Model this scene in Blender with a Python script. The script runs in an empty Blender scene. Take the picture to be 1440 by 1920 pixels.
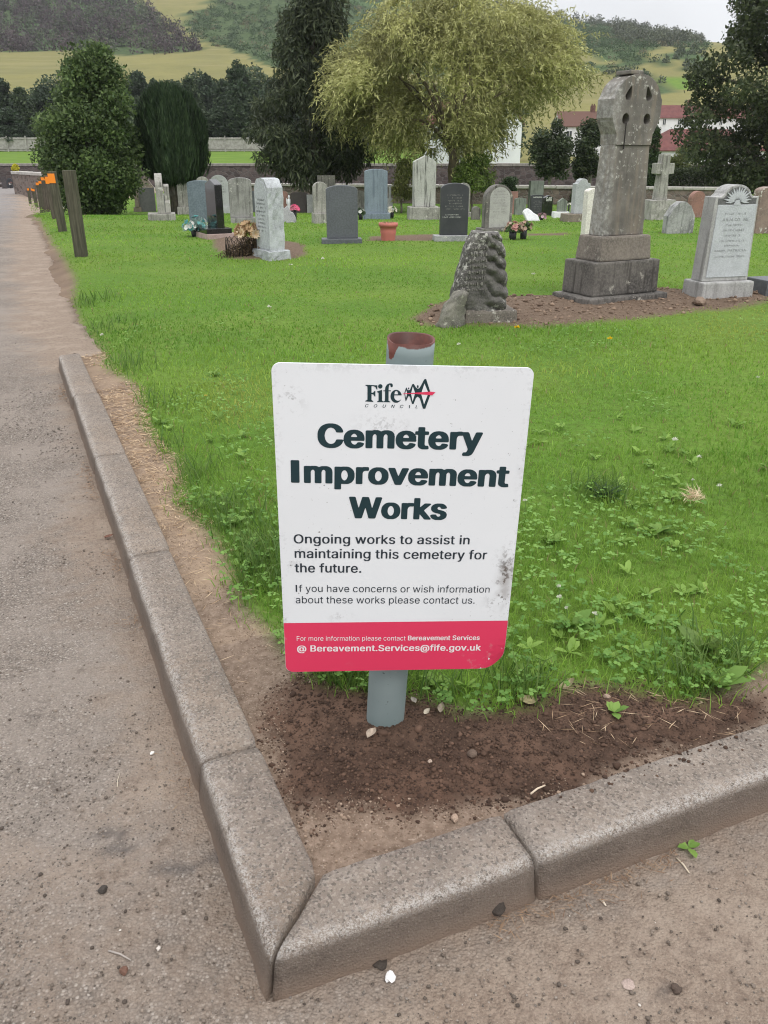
import bpy, bmesh, math, random, os
import numpy as np
from mathutils import Vector, Matrix
R = math.radians
random.seed(7)
rng = np.random.default_rng(11)
S = bpy.context.scene
COL = S.collection

# ------------------------------------------------------------------ camera, world, sun, exposure
F = 1560.0; PITCH = R(23.4); CAMZ = 1.10
cd = bpy.data.cameras.new("camera"); cam = bpy.data.objects.new("camera", cd); COL.objects.link(cam)
cam.location = (0, 0, CAMZ); cam.rotation_euler = (R(90) - PITCH, 0, 0)
cd.sensor_fit = 'VERTICAL'; cd.sensor_height = 24.0; cd.lens = 24.0 * F / 1920.0
cd.clip_start = 0.02; cd.clip_end = 3000
S.camera = cam

SUN_EL, SUN_AZ = R(58), R(150)      # azimuth measured clockwise from +Y: behind and to the right of the camera
w = bpy.data.worlds.new("World"); S.world = w; w.use_nodes = True
nt = w.node_tree; nt.nodes.clear()
def wn(t): return nt.nodes.new(t)
sky = wn('ShaderNodeTexSky'); sky.sky_type = 'NISHITA'; sky.sun_disc = False
sky.sun_elevation = SUN_EL; sky.sun_rotation = SUN_AZ
hsv = wn('ShaderNodeHueSaturation'); hsv.inputs['Saturation'].default_value = 0.25
nt.links.new(sky.outputs[0], hsv.inputs['Color'])
tc = wn('ShaderNodeTexCoord'); sep = wn('ShaderNodeSeparateXYZ'); nt.links.new(tc.outputs['Generated'], sep.inputs[0])
mr = wn('ShaderNodeMapRange'); mr.inputs[1].default_value = 0.0; mr.inputs[2].default_value = 1.0
mr.inputs[3].default_value = 5.6; mr.inputs[4].default_value = 16.5
nt.links.new(sep.outputs[2], mr.inputs[0])
nz = wn('ShaderNodeTexNoise'); nz.inputs['Scale'].default_value = 2.2; nz.inputs['Detail'].default_value = 5
nt.links.new(tc.outputs['Generated'], nz.inputs['Vector'])
mr2 = wn('ShaderNodeMapRange'); mr2.inputs[1].default_value = 0.3; mr2.inputs[2].default_value = 0.7
mr2.inputs[3].default_value = 0.80; mr2.inputs[4].default_value = 1.15
nt.links.new(nz.outputs[0], mr2.inputs[0])
mu = wn('ShaderNodeMath'); mu.operation = 'MULTIPLY'; nt.links.new(mr.outputs[0], mu.inputs[0]); nt.links.new(mr2.outputs[0], mu.inputs[1])
vm = wn('ShaderNodeVectorMath'); vm.operation = 'SCALE'; vm.inputs[0].default_value = (0.985, 1.0, 1.03)
nt.links.new(mu.outputs[0], vm.inputs['Scale'])
mx = wn('ShaderNodeMixRGB'); mx.inputs[0].default_value = 0.85
nt.links.new(hsv.outputs[0], mx.inputs[1]); nt.links.new(vm.outputs[0], mx.inputs[2])
bg = wn('ShaderNodeBackground'); bg.inputs[1].default_value = 0.10
nt.links.new(mx.outputs[0], bg.inputs[0])
wo = wn('ShaderNodeOutputWorld'); nt.links.new(bg.outputs[0], wo.inputs[0])

sl = bpy.data.lights.new("sun", 'SUN'); so = bpy.data.objects.new("sun", sl); COL.objects.link(so)
sl.energy = 0.9; sl.angle = R(24); sl.color = (1.0, 0.96, 0.90)
sd = Vector((math.sin(SUN_AZ) * math.cos(SUN_EL), math.cos(SUN_AZ) * math.cos(SUN_EL), math.sin(SUN_EL)))
so.rotation_euler = sd.to_track_quat('Z', 'Y').to_euler()
S.view_settings.view_transform = 'Standard'; S.view_settings.look = 'None'
S.view_settings.exposure = 0.52; S.view_settings.gamma = 1.0
S.render.engine = 'CYCLES'
S.cycles.use_denoising = True
S.cycles.pixel_filter_type = 'BLACKMAN_HARRIS'; S.cycles.filter_width = 1.1
S.cycles.max_bounces = 6; S.cycles.diffuse_bounces = 3; S.cycles.transparent_max_bounces = 6
S.render.film_transparent = False

# ------------------------------------------------------------------ numbers
CP, SP = math.cos(PITCH), math.sin(PITCH)
def ray(px, py):
    u = (px - 720) / F; v = -(py - 960) / F
    return Vector((u, CP + v * SP, -SP + v * CP))
def el(py):
    d = ray(720, py); return d.z / d.y
def project(x, y, z):
    """world -> photo pixel (numpy)"""
    dz = z - CAMZ
    f = y * CP - dz * SP; u = y * SP + dz * CP
    f = np.maximum(f, 1e-3)
    return 720 + F * x / f, 960 - F * u / f
def sst(a, b, x):
    t = np.clip((x - a) / (b - a), 0, 1); return t * t * (3 - 2 * t)

def _h(ix, iy, s):
    n = (ix.astype(np.int64) * 374761393 + iy.astype(np.int64) * 668265263 + s * 974634541) & 0xFFFFFFFF
    n = ((n ^ (n >> 13)) * 1274126177) & 0xFFFFFFFF
    n = n ^ (n >> 16)
    return (n & 0xFFFFFF) / float(0xFFFFFF)
def vnoise(x, y, s=0):
    x = np.asarray(x, float); y = np.asarray(y, float)
    ix = np.floor(x); iy = np.floor(y); fx = x - ix; fy = y - iy
    fx = fx * fx * (3 - 2 * fx); fy = fy * fy * (3 - 2 * fy)
    ix = ix.astype(np.int64); iy = iy.astype(np.int64)
    a = _h(ix, iy, s); b = _h(ix + 1, iy, s); c = _h(ix, iy + 1, s); d = _h(ix + 1, iy + 1, s)
    return (a + (b - a) * fx) + ((c + (d - c) * fx) - (a + (b - a) * fx)) * fy
def fbm(x, y, s=0, o=4):
    r = 0; a = 0.5; t = 0
    for i in range(o):
        r = r + a * vnoise(np.asarray(x) * 2 ** i, np.asarray(y) * 2 ** i, s + i * 17); t += a; a *= 0.5
    return r / t - 0.5
def inpoly(x, y, poly):
    x = np.asarray(x); y = np.asarray(y); r = np.zeros(x.shape, bool); n = len(poly)
    for i in range(n):
        x1, y1 = poly[i]; x2, y2 = poly[(i + 1) % n]
        if y1 == y2: continue
        c = ((y1 > y) != (y2 > y)) & (x < (x2 - x1) * (y - y1) / (y2 - y1) + x1)
        r ^= c
    return r
def sdist(x, y, poly):
    """signed distance to a polygon, positive inside"""
    x = np.asarray(x, float); y = np.asarray(y, float)
    d = np.full(x.shape, 1e9); n = len(poly)
    for i in range(n):
        x1, y1 = poly[i]; x2, y2 = poly[(i + 1) % n]
        ex, ey = x2 - x1, y2 - y1; l2 = ex * ex + ey * ey + 1e-12
        t = np.clip(((x - x1) * ex + (y - y1) * ey) / l2, 0, 1)
        d = np.minimum(d, np.hypot(x - x1 - t * ex, y - y1 - t * ey))
    return np.where(inpoly(x, y, poly), d, -d)

# ------------------------------------------------------------------ terrain heights
LAWN = 0.055
def fall(y): return -1.38 * sst(11, 41, np.asarray(y, float))
def lawn_h(x, y):
    x = np.asarray(x, float); y = np.asarray(y, float)
    return LAWN + fall(y) + 0.03 * fbm(x * 0.5, y * 0.5, 3, 2) * sst(2.5, 7, y)
def road_h(x, y): return fall(y)
def gp(px, py, hf=lawn_h, add=0.0):
    d = ray(px, py); lo = 0.3; t = lo; prev = lo
    while t < 3000:
        if CAMZ + d.z * t <= float(hf(d.x * t, d.y * t)) + add: break
        prev = t; t *= 1.03
    a, b = prev, t
    for _ in range(40):
        m = (a + b) / 2
        if CAMZ + d.z * m <= float(hf(d.x * m, d.y * m)) + add: b = m
        else: a = m
    return Vector((d.x * b, d.y * b, CAMZ + d.z * b))
def gp2(px, py, hf=lawn_h): v = gp(px, py, hf); return (v.x, v.y)

# hill and field heights
HY_L = [69, 120, 180, 206, 275, 385, 480, 620, 760, 1200]
HZ_L = [0.24, 1.2, 5, 8.3, 20.6, 39, 62, 103, 118, 120]
HY_R = [69, 120, 160, 225, 260, 300, 385, 480, 620, 760, 1200]
HZ_R = [-0.6, -0.7, 0.0, 3.4, 10.5, 20, 39, 62, 103, 118, 120]
def field_h(x, y):
    x = np.asarray(x, float); y = np.asarray(y, float)
    az = x / np.maximum(y, 1)
    wl = 1 - sst(0.02, 0.09, az)
    z = np.interp(y, HY_L, HZ_L) * wl + np.interp(y, HY_R, HZ_R) * (1 - wl)
    m = np.interp(az, [-0.6, 0.0, 0.1, 0.2, 0.336, 0.5], [1.25, 1.05, 0.76, 0.62, 0.44, 0.2])
    z = np.where(z > 39, 39 + (z - 39) * m, z)
    z = z + fbm(x / 60, y / 60, 21, 4) * 7 * sst(180, 420, y)
    return z

# ------------------------------------------------------------------ mesh helpers
def link(o, parent=None):
    COL.objects.link(o)
    if parent: o.parent = parent
    return o
def setmat(me, m):
    if m: me.materials.append(m)
def mk(name, verts, faces, m=None, parent=None, smooth=False):
    me = bpy.data.meshes.new(name); me.from_pydata([tuple(v) for v in verts], [], faces); me.update(); setmat(me, m)
    if smooth: me.polygons.foreach_set('use_smooth', [True] * len(me.polygons))
    return link(bpy.data.objects.new(name, me), parent)
def mkbm(name, bm, m=None, parent=None, smooth=False, recalc=True):
    if recalc: bmesh.ops.recalc_face_normals(bm, faces=bm.faces[:])
    me = bpy.data.meshes.new(name); bm.to_mesh(me); bm.free(); setmat(me, m)
    if smooth: me.polygons.foreach_set('use_smooth', [True] * len(me.polygons))
    return link(bpy.data.objects.new(name, me), parent)
def mknp(name, V, counts, idx, m=None, parent=None, col=None, smooth=False, attrs=None):
    """V (n,3); counts: verts per face (array); idx: flat loop indices"""
    me = bpy.data.meshes.new(name)
    V = np.ascontiguousarray(V, dtype=np.float32); idx = np.ascontiguousarray(idx, dtype=np.int32)
    counts = np.ascontiguousarray(counts, dtype=np.int32)
    me.vertices.add(len(V)); me.vertices.foreach_set('co', V.ravel())
    me.loops.add(len(idx)); me.loops.foreach_set('vertex_index', idx)
    me.polygons.add(len(counts))
    st = np.zeros(len(counts), np.int32); st[1:] = np.cumsum(counts)[:-1]
    me.polygons.foreach_set('loop_start', st)
    try: me.polygons.foreach_set('loop_total', counts)
    except Exception: pass
    if smooth: me.polygons.foreach_set('use_smooth', np.ones(len(counts), dtype=bool))
    if col is not None:
        a = me.color_attributes.new('Col', 'FLOAT_COLOR', 'POINT')
        c4 = np.ones((len(V), 4), np.float32); c4[:, :3] = col
        a.data.foreach_set('color', c4.ravel())
    for k, arr in (attrs or {}).items():
        a = me.attributes.new(k, 'FLOAT', 'POINT'); a.data.foreach_set('value', np.ascontiguousarray(np.asarray(arr, dtype=np.float32).ravel()))
    me.update(calc_edges=True); me.validate()
    setmat(me, m)
    return link(bpy.data.objects.new(name, me), parent)
def gridmesh(name, X, Y, Z, m, col=None, attrs=None, parent=None):
    ny, nx = X.shape
    V = np.stack([X.ravel(), Y.ravel(), Z.ravel()], 1)
    i = np.arange(ny * nx).reshape(ny, nx)
    q = np.stack([i[:-1, :-1], i[:-1, 1:], i[1:, 1:], i[1:, :-1]], -1).reshape(-1, 4)
    return mknp(name, V, np.full(len(q), 4), q.ravel(), m, parent, col, True, attrs)
def thing(name, label, cat, loc=(0, 0, 0), rz=0.0, group=None):
    o = bpy.data.objects.new(name, None); o.empty_display_size = 0.1; COL.objects.link(o)
    o.location = loc; o.rotation_euler = (0, 0, rz); o['label'] = label; o['category'] = cat; o['kind'] = 'thing'
    if group: o['group'] = group
    return o
def tag(o, label=None, cat=None, group=None, kind=None):
    if label: o['label'] = label
    if cat: o['category'] = cat
    if group: o['group'] = group
    o['kind'] = kind or 'thing'
    return o
def struct(o): o['kind'] = 'structure'; return o
def bmbox(bm, c, s, rz=0.0, taper=1.0):
    hx, hy, hz = s[0] / 2, s[1] / 2, s[2] / 2
    vs = []
    for z, k in ((-hz, 1), (hz, taper)):
        for x, y in ((-hx, -hy), (hx, -hy), (hx, hy), (-hx, hy)):
            x2, y2 = x * k, y * k
            vs.append(bm.verts.new((c[0] + x2 * math.cos(rz) - y2 * math.sin(rz), c[1] + x2 * math.sin(rz) + y2 * math.cos(rz), c[2] + z)))
    b, t = vs[:4], vs[4:]
    fs = [bm.faces.new(b[::-1]), bm.faces.new(t)]
    for i in range(4): fs.append(bm.faces.new((b[i], b[(i + 1) % 4], t[(i + 1) % 4], t[i])))
    return vs
def bmbevel(bm, off=0.006, seg=2, ang=20):
    bmesh.ops.recalc_face_normals(bm, faces=bm.faces[:])
    es = [e for e in bm.edges if len(e.link_faces) == 2 and e.calc_face_angle(0) > R(ang)]
    try: bmesh.ops.bevel(bm, geom=es, offset=off, segments=seg, profile=0.6, affect='EDGES', clamp_overlap=True)
    except Exception: pass
def bmprism(bm, prof, y0, y1, taper=0.0, zc=None):
    """profile in (x,z), extruded along y"""
    a = [bm.verts.new((x, y0, z)) for x, z in prof]; b = [bm.verts.new((x, y1, z)) for x, z in prof]
    n = len(prof); fs = [bm.faces.new(a), bm.faces.new(b[::-1])]
    for i in range(n): fs.append(bm.faces.new((a[i], b[i], b[(i + 1) % n], a[(i + 1) % n])))
    return fs
def tube(V, Fc, pts, rad, seg=8):
    """append a tapered tube along pts to python lists"""
    base = len(V); n = len(pts); pts = [Vector(p) for p in pts]
    for i, p in enumerate(pts):
        t = (pts[min(i + 1, n - 1)] - pts[max(i - 1, 0)]).normalized()
        a = t.orthogonal().normalized() if abs(t.z) < 0.95 else Vector((1, 0, 0)).cross(t).normalized()
        b = t.cross(a)
        for k in range(seg):
            an = 2 * math.pi * k / seg
            V.append(p + (a * math.cos(an) + b * math.sin(an)) * rad[i])
    for i in range(n - 1):
        for k in range(seg):
            k2 = (k + 1) % seg
            Fc.append((base + i * seg + k, base + i * seg + k2, base + (i + 1) * seg + k2, base + (i + 1) * seg + k))
    Fc.append(tuple(base + k for k in range(seg))[::-1]); Fc.append(tuple(base + (n - 1) * seg + k for k in range(seg)))

# ------------------------------------------------------------------ materials
def newmat(name):
    m = bpy.data.materials.new(name); m.use_nodes = True; t = m.node_tree; t.nodes.clear()
    o = t.nodes.new('ShaderNodeOutputMaterial'); b = t.nodes.new('ShaderNodeBsdfPrincipled')
    t.links.new(b.outputs[0], o.inputs[0]); return m, t, b
def nd(t, k, **kw):
    n = t.nodes.new(k)
    for a, v in kw.items():
        if a.startswith('i_'): n.inputs[a[2:].replace('_', ' ')].default_value = v
        else: setattr(n, a, v)
    return n
def noise(t, scale, detail=4, rough=0.55, vec=None, mapping=None, coord='Object'):
    c = nd(t, 'ShaderNodeTexCoord'); n = nd(t, 'ShaderNodeTexNoise'); n.inputs['Scale'].default_value = scale
    n.inputs['Detail'].default_value = detail; n.inputs['Roughness'].default_value = rough
    if mapping:
        mp = nd(t, 'ShaderNodeMapping'); mp.inputs['Scale'].default_value = mapping
        t.links.new(c.outputs[coord], mp.inputs[0]); t.links.new(mp.outputs[0], n.inputs['Vector'])
    else: t.links.new(c.outputs[coord], n.inputs['Vector'])
    return n.outputs[0]
def ramp(t, sock, a, b, lo=0.0, hi=1.0):
    r = nd(t, 'ShaderNodeMapRange'); r.interpolation_type = 'SMOOTHSTEP'
    r.inputs[1].default_value = a; r.inputs[2].default_value = b; r.inputs[3].default_value = lo; r.inputs[4].default_value = hi
    t.links.new(sock, r.inputs[0]); return r.outputs[0]
def mixc(t, fac, a, b, mode='MIX'):
    n = nd(t, 'ShaderNodeMixRGB'); n.blend_type = mode
    for i, v in ((0, fac), (1, a), (2, b)):
        if hasattr(v, 'is_linked') or hasattr(v, 'links'): t.links.new(v, n.inputs[i])
        elif i == 0: n.inputs[0].default_value = v
        else: n.inputs[i].default_value = (*v, 1) if len(v) == 3 else v
    return n.outputs[0]
def mul(t, a, b):
    n = nd(t, 'ShaderNodeMath'); n.operation = 'MULTIPLY'
    for i, v in ((0, a), (1, b)):
        if hasattr(v, 'links'): t.links.new(v, n.inputs[i])
        else: n.inputs[i].default_value = v
    return n.outputs[0]
def add(t, a, b, op='ADD'):
    n = nd(t, 'ShaderNodeMath'); n.operation = op
    for i, v in ((0, a), (1, b)):
        if hasattr(v, 'links'): t.links.new(v, n.inputs[i])
        else: n.inputs[i].default_value = v
    return n.outputs[0]
def scalec(t, c, k):
    n = nd(t, 'ShaderNodeVectorMath'); n.operation = 'SCALE'; n.inputs['Scale'].default_value = k; t.links.new(c, n.inputs[0]); return n.outputs[0]
def bump(t, b, h, strength=0.3, dist=0.01):
    n = nd(t, 'ShaderNodeBump'); n.inputs['Strength'].default_value = strength; n.inputs['Distance'].default_value = dist
    t.links.new(h, n.inputs['Height']); t.links.new(n.outputs[0], b.inputs['Normal'])
def attr(t, name):
    n = nd(t, 'ShaderNodeAttribute'); n.attribute_name = name; return n
def setc(t, b, c):
    if hasattr(c, 'links'): t.links.new(c, b.inputs['Base Color'])
    else: b.inputs['Base Color'].default_value = (*c, 1)
def plain(name, c, rough=0.6, spec=0.3, metal=0.0, c2=None, sc=30, bmp=0.0):
    m, t, b = newmat(name); b.inputs['Roughness'].default_value = rough
    b.inputs['Specular IOR Level'].default_value = spec; b.inputs['Metallic'].default_value = metal
    if c2:
        n = noise(t, sc); setc(t, b, mixc(t, ramp(t, n, 0.35, 0.65), c, c2))
        if bmp: bump(t, b, n, bmp, 0.004)
    else: setc(t, b, c)
    return m
def stone(name, c, c2, lichen=None, streak=None, rough=0.85, sc=9, bmp=0.35, spec=0.25, lich_lo=0.60, speck=True):
    m, t, b = newmat(name); b.inputs['Roughness'].default_value = rough; b.inputs['Specular IOR Level'].default_value = spec
    n1 = noise(t, sc, 6, 0.65); col = mixc(t, ramp(t, n1, 0.35, 0.65), c, c2)
    fine = noise(t, sc * 18, 3, 0.6)
    if speck: col = mixc(t, ramp(t, fine, 0.4, 0.62, 0.0, 0.35), col, tuple(min(1, x * 1.7) for x in c))
    if streak:
        n2 = noise(t, 1.0, 4, 0.6, mapping=(22, 22, 1.6)); col = mixc(t, ramp(t, n2, 0.5, 0.68, 0, 0.85), col, streak)
    if lichen:
        n3 = noise(t, sc * 3.2, 5, 0.7); n4 = noise(t, sc * 0.45, 2, 0.5)
        f = mul(t, ramp(t, n3, lich_lo - 0.03, lich_lo + 0.05), ramp(t, n4, 0.4, 0.6)); col = mixc(t, f, col, lichen)
    setc(t, b, col)
    if bmp: bump(t, b, add(t, mul(t, n1, 1.0), mul(t, fine, 0.5)), bmp, 0.006)
    return m
def leafmat(name, trans=0.3, rough=0.55, spec=0.25):
    m, t, b = newmat(name); a = attr(t, 'Col'); b.inputs['Roughness'].default_value = rough; b.inputs['Specular IOR Level'].default_value = spec
    t.links.new(a.outputs['Color'], b.inputs['Base Color'])
    tr = nd(t, 'ShaderNodeBsdfTranslucent'); t.links.new(a.outputs['Color'], tr.inputs[0])
    ms = nd(t, 'ShaderNodeMixShader'); ms.inputs[0].default_value = trans
    t.links.new(b.outputs[0], ms.inputs[1]); t.links.new(tr.outputs[0], ms.inputs[2])
    o = [n for n in t.nodes if n.type == 'OUTPUT_MATERIAL'][0]; t.links.new(ms.outputs[0], o.inputs[0])
    return m
M_leaf = leafmat('foliage'); M_grass = leafmat('grass_blades', 0.45, 0.5, 0.3)
M_bark = stone('bark', (0.10, 0.085, 0.065), (0.05, 0.042, 0.034), streak=(0.15, 0.14, 0.12), bmp=0.6, sc=6)

# ------------------------------------------------------------------ kerb frame and zones
CI = np.array([-0.101, 0.955]); DL = np.array([-0.4003, 0.9164]); DR = np.array([0.9164, 0.4003])
KW, KH, KEND = 0.125, 0.078, 4.02
def kab(x, y): return (x - CI[0]) * DL[0] + (y - CI[1]) * DL[1], (x - CI[0]) * DR[0] + (y - CI[1]) * DR[1]
def kxy(a, b): return (CI[0] + DL[0] * a + DR[0] * b, CI[1] + DL[1] * a + DR[1] * b)
far_verge = [gp2(px, py, road_h) for px, py in ((84, 610), (76, 560), (64, 505), (54, 455), (46, 420), (41, 398), (37, 378), (34, 366))]
ZONE = [kxy(0, 60), kxy(0, 0), kxy(KEND, 0)] + far_verge + [(far_verge[-1][0] + 1.5, 66.0), (60, 66.0)]
grass_px = [(1500, 1235), (1440, 1245), (1380, 1275), (1300, 1320), (1210, 1305), (1130, 1285), (1060, 1292), (1000, 1325), (950, 1340), (870, 1338),
            (800, 1315), (730, 1300), (650, 1295), (592, 1275), (520, 1195), (455, 1130), (425, 1040), (385, 985), (338, 950), (332, 872), (270, 800), (258, 722), (205, 690),
            (190, 640), (150, 598), (138, 560), (142, 520), (120, 480), (100, 450), (85, 425), (70, 405), (58, 388), (48, 374)]
LAWNP = [gp2(*p) for p in grass_px]; LAWNP = [(40, LAWNP[0][1] + 12.0)] + LAWNP + [(LAWNP[-1][0] + 1, 65.5), (58, 65.5)]
bed_px = [[(775, 598), (810, 575), (860, 560), (950, 556), (1045, 558), (1140, 540), (1240, 540), (1330, 548), (1440, 545), (1440, 568), (1400, 578), (1300, 586), (1210, 596), (1110, 604), (1010, 612), (900, 612), (800, 612)],
          [(405, 445), (440, 440), (500, 452), (560, 455), (575, 478), (540, 488), (440, 486), (398, 462)],
          [(690, 443), (812, 439), (850, 447), (800, 452), (692, 451)],
          [(985, 438), (1062, 437), (1064, 441), (990, 442)]]
BEDS = [[gp2(*p) for p in bb] for bb in bed_px]
fresh_px = [(515, 1400), (522, 1330), (560, 1275), (640, 1290), (720, 1300), (860, 1325), (1000, 1320), (1100, 1280), (1180, 1290), (1300, 1330), (1440, 1300), (1440, 1345), (1250, 1395), (1120, 1440), (1000, 1490), (900, 1522), (760, 1515), (640, 1500), (560, 1530), (530, 1470)]
FRESH = [gp2(*p) for p in fresh_px]

def graded(lo, hi, fine_lo, fine_hi, step, grow=1.06, mx=2.5):
    a = list(np.arange(fine_lo, fine_hi, step)); s = step; v = a[-1]
    while v < hi: s = min(s * grow, mx); v += s; a.append(v)
    s = step; v = fine_lo; b = []
    while v > lo: s = min(s * grow, mx); v -= s; b.append(v)
    return np.array(b[::-1] + a)

# ------------------------------------------------------------------ road
def make_road():
    xs = graded(-40, 30, -1.3, 1.3, 0.02); xs = np.concatenate([xs[xs < -7], np.arange(-7, -1.32, .05), xs[xs > -1.32]]); ys = graded(-4, 72, 0.5, 2.6, 0.02, 1.016, 0.6)
    X, Y = np.meshgrid(xs, ys); D = -sdist(X, Y, ZONE)
    Z = road_h(X, Y) + 0.006 * fbm(X * 2.2, Y * 2.2, 5, 3) + 0.004 * fbm(X * 12, Y * 12, 6, 3) * (Y < 6)
    a, b = kab(X, Y)
    ins = sdist(X, Y, ZONE)
    Z = np.where(ins > 0.25, Z - 0.25, Z)
    near = np.clip(1 - np.where(D > 0, D, 0) / 0.45, 0, 1)
    n = fbm(X * 3, Y * 3, 9, 4)
    dirt = np.clip(near * 1.0 + n * 0.9 * (near > 0), 0, 1)
    frontright = sst(-0.02, -0.25, a)                      # in front of the right-hand arm the surface is packed earth
    dirt = np.clip(np.maximum(dirt, frontright * (0.88 + n * 0.3)), 0, 1)
    px, py = project(X, Y, Z)
    smooth = sst(1545, 1585, py + 25 * fbm(X * 9, Y * 9, 12, 3) * 2) * (a > -0.2)
    dirt = np.maximum(dirt, 0.55 * smooth)
    m, t, bs = newmat('worn_tarmac'); bs.inputs['Roughness'].default_value = 0.9; bs.inputs['Specular IOR Level'].default_value = 0.2
    vo = nd(t, 'ShaderNodeTexVoronoi'); vo.inputs['Scale'].default_value = 210; c = nd(t, 'ShaderNodeTexCoord'); t.links.new(c.outputs['Object'], vo.inputs['Vector'])
    n1 = noise(t, 2.3, 6, 0.65); n2 = noise(t, 60, 5, 0.75); n3 = noise(t, 420, 3, .7); n5 = noise(t, 14, 5, 0.7); n6 = noise(t, 5, 5, .7)
    sc_ = nd(t, 'ShaderNodeSeparateColor'); t.links.new(vo.outputs['Color'], sc_.inputs[0])
    agg = mixc(t, sc_.outputs[0], (0.125, 0.104, 0.088), (0.255, 0.22, 0.19))
    agg = mixc(t, ramp(t, sc_.outputs[1], .86, .92, 0, .7), agg, (0.42, 0.38, 0.34)); agg = mixc(t, ramp(t, vo.outputs['Distance'], .35, .75, 0, .75), agg, (0.06, 0.05, 0.043))
    agg = mixc(t, ramp(t, n2, 0.42, 0.68, 0, 0.75), agg, (0.20, 0.165, 0.137))
    agg = mixc(t, ramp(t, n1, 0.42, 0.62, 0, 0.6), agg, (0.235, 0.20, 0.172))
    agg = mixc(t, ramp(t, n5, 0.56, 0.70, 0, 0.55), agg, (0.075, 0.063, 0.055))
    earth = mixc(t, ramp(t, n2, 0.35, 0.65), (0.245, 0.192, 0.15), (0.165, 0.124, 0.096))
    earth = mixc(t, ramp(t, n2, 0.42, 0.33, 0, 0.75), earth, (0.105, 0.080, 0.062)); earth = mixc(t, ramp(t, n6, 0.45, 0.65, 0, 0.7), earth, (0.275, 0.222, 0.178)); earth = mixc(t, ramp(t, n5, 0.58, 0.70, 0, 0.7), earth, (0.115, 0.085, 0.066))  # low spots darkened: crevice shade between the mud lumps put into the earth colour
    earth = mixc(t, ramp(t, n3, 0.58, 0.70, 0, 0.6), earth, (0.34, 0.29, 0.24)); earth = mixc(t, ramp(t, n3, 0.40, 0.30, 0, 0.6), earth, (0.09, 0.068, 0.053))
    d = attr(t, 'dirt'); f = ramp(t, add(t, d.outputs['Fac'], mul(t, add(t, n5, -0.5), 0.9)), 0.3, 0.85)
    col = mixc(t, f, agg, earth)
    wt = attr(t, 'wet'); col = mixc(t, wt.outputs['Fac'], col, (0.16, 0.155, 0.16)); dp = attr(t, 'damp'); col = mixc(t, mul(t, dp.outputs['Fac'], ramp(t, n2, .35, .6, .5, .9)), col, (0.055, 0.05, 0.05))
    setc(t, bs, scalec(t, col, 1.36))
    hgt = add(t, add(t, mul(t, vo.outputs['Distance'], -1.2), mul(t, n2, 1.5)), mul(t, n3, 0.8)); bump(t, bs, hgt, 0.9, 0.0045)
    damp = np.zeros_like(X)
    for (qx, qy, rx, ry) in ((430, 1610, 60, 24), (330, 1625, 60, 16), (215, 1590, 50, 14), (200, 1560, 40, 10), (1250, 1870, 30, 14)): damp = np.maximum(damp, sst(1.0, .2, ((px - qx) / rx) ** 2 + ((py - qy) / ry) ** 2 + 1.6 * fbm(X * 22, Y * 22, 77, 3)) * (qx and .8))
    wet = sst(9, 16, Y) * (0.45 + 0.9 * np.clip(fbm(X * .8, Y * .25, 31, 3) + .1, 0, 1)) * sst(0.25, 0.6, D)
    struct(gridmesh('road', X, Y, Z, m, attrs={'dirt': dirt, 'wet': wet, 'damp': damp}))
make_road()

# ------------------------------------------------------------------ cemetery ground (soil under the lawn, verge, planting bed)
def ground_z(X, Y):
    a, b = kab(X, Y); D = sdist(X, Y, ZONE)
    kerbed = (a < KEND + 0.02)
    up = np.where(kerbed, sst(-0.07, -0.05, D), sst(-0.20, 0.55, D + 0.30 * fbm(X * 2.2, Y * 1.2, 41, 4)))
    base = lawn_h(X, Y) - LAWN
    lv = np.where(kerbed, LAWN - 0.01 * np.exp(-np.clip(D, 0, 9) / 0.12), LAWN)
    lawn = sdist(X, Y, LAWNP)
    soil = 1 - sst(-0.04, 0.04, lawn)
    z = base + up * lv - (1 - up) * 0.07
    fr = sst(-0.12, 0.09, sdist(X, Y, FRESH) + 0.16 * fbm(X * 6, Y * 6, 55, 4))
    z = z + fr * (0.012 + 0.016 * fbm(X * 14, Y * 14, 51, 4) + 0.02 * fbm(X * 5, Y * 5, 52, 2) + .016 * fbm(X * 33, Y * 33, 59, 3)) + soil * (1 - fr) * 0.011 * fbm(X * 16, Y * 16, 53, 4) * up
    for bb in BEDS[:2]:
        bd = sst(-0.05, 0.1, sdist(X, Y, bb) + 0.1 * fbm(X * 3, Y * 3, 56, 2))
        z = z + bd * (0.02 + 0.05 * fbm(X * 6, Y * 6, 57, 4))
    return z, soil, fr
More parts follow.
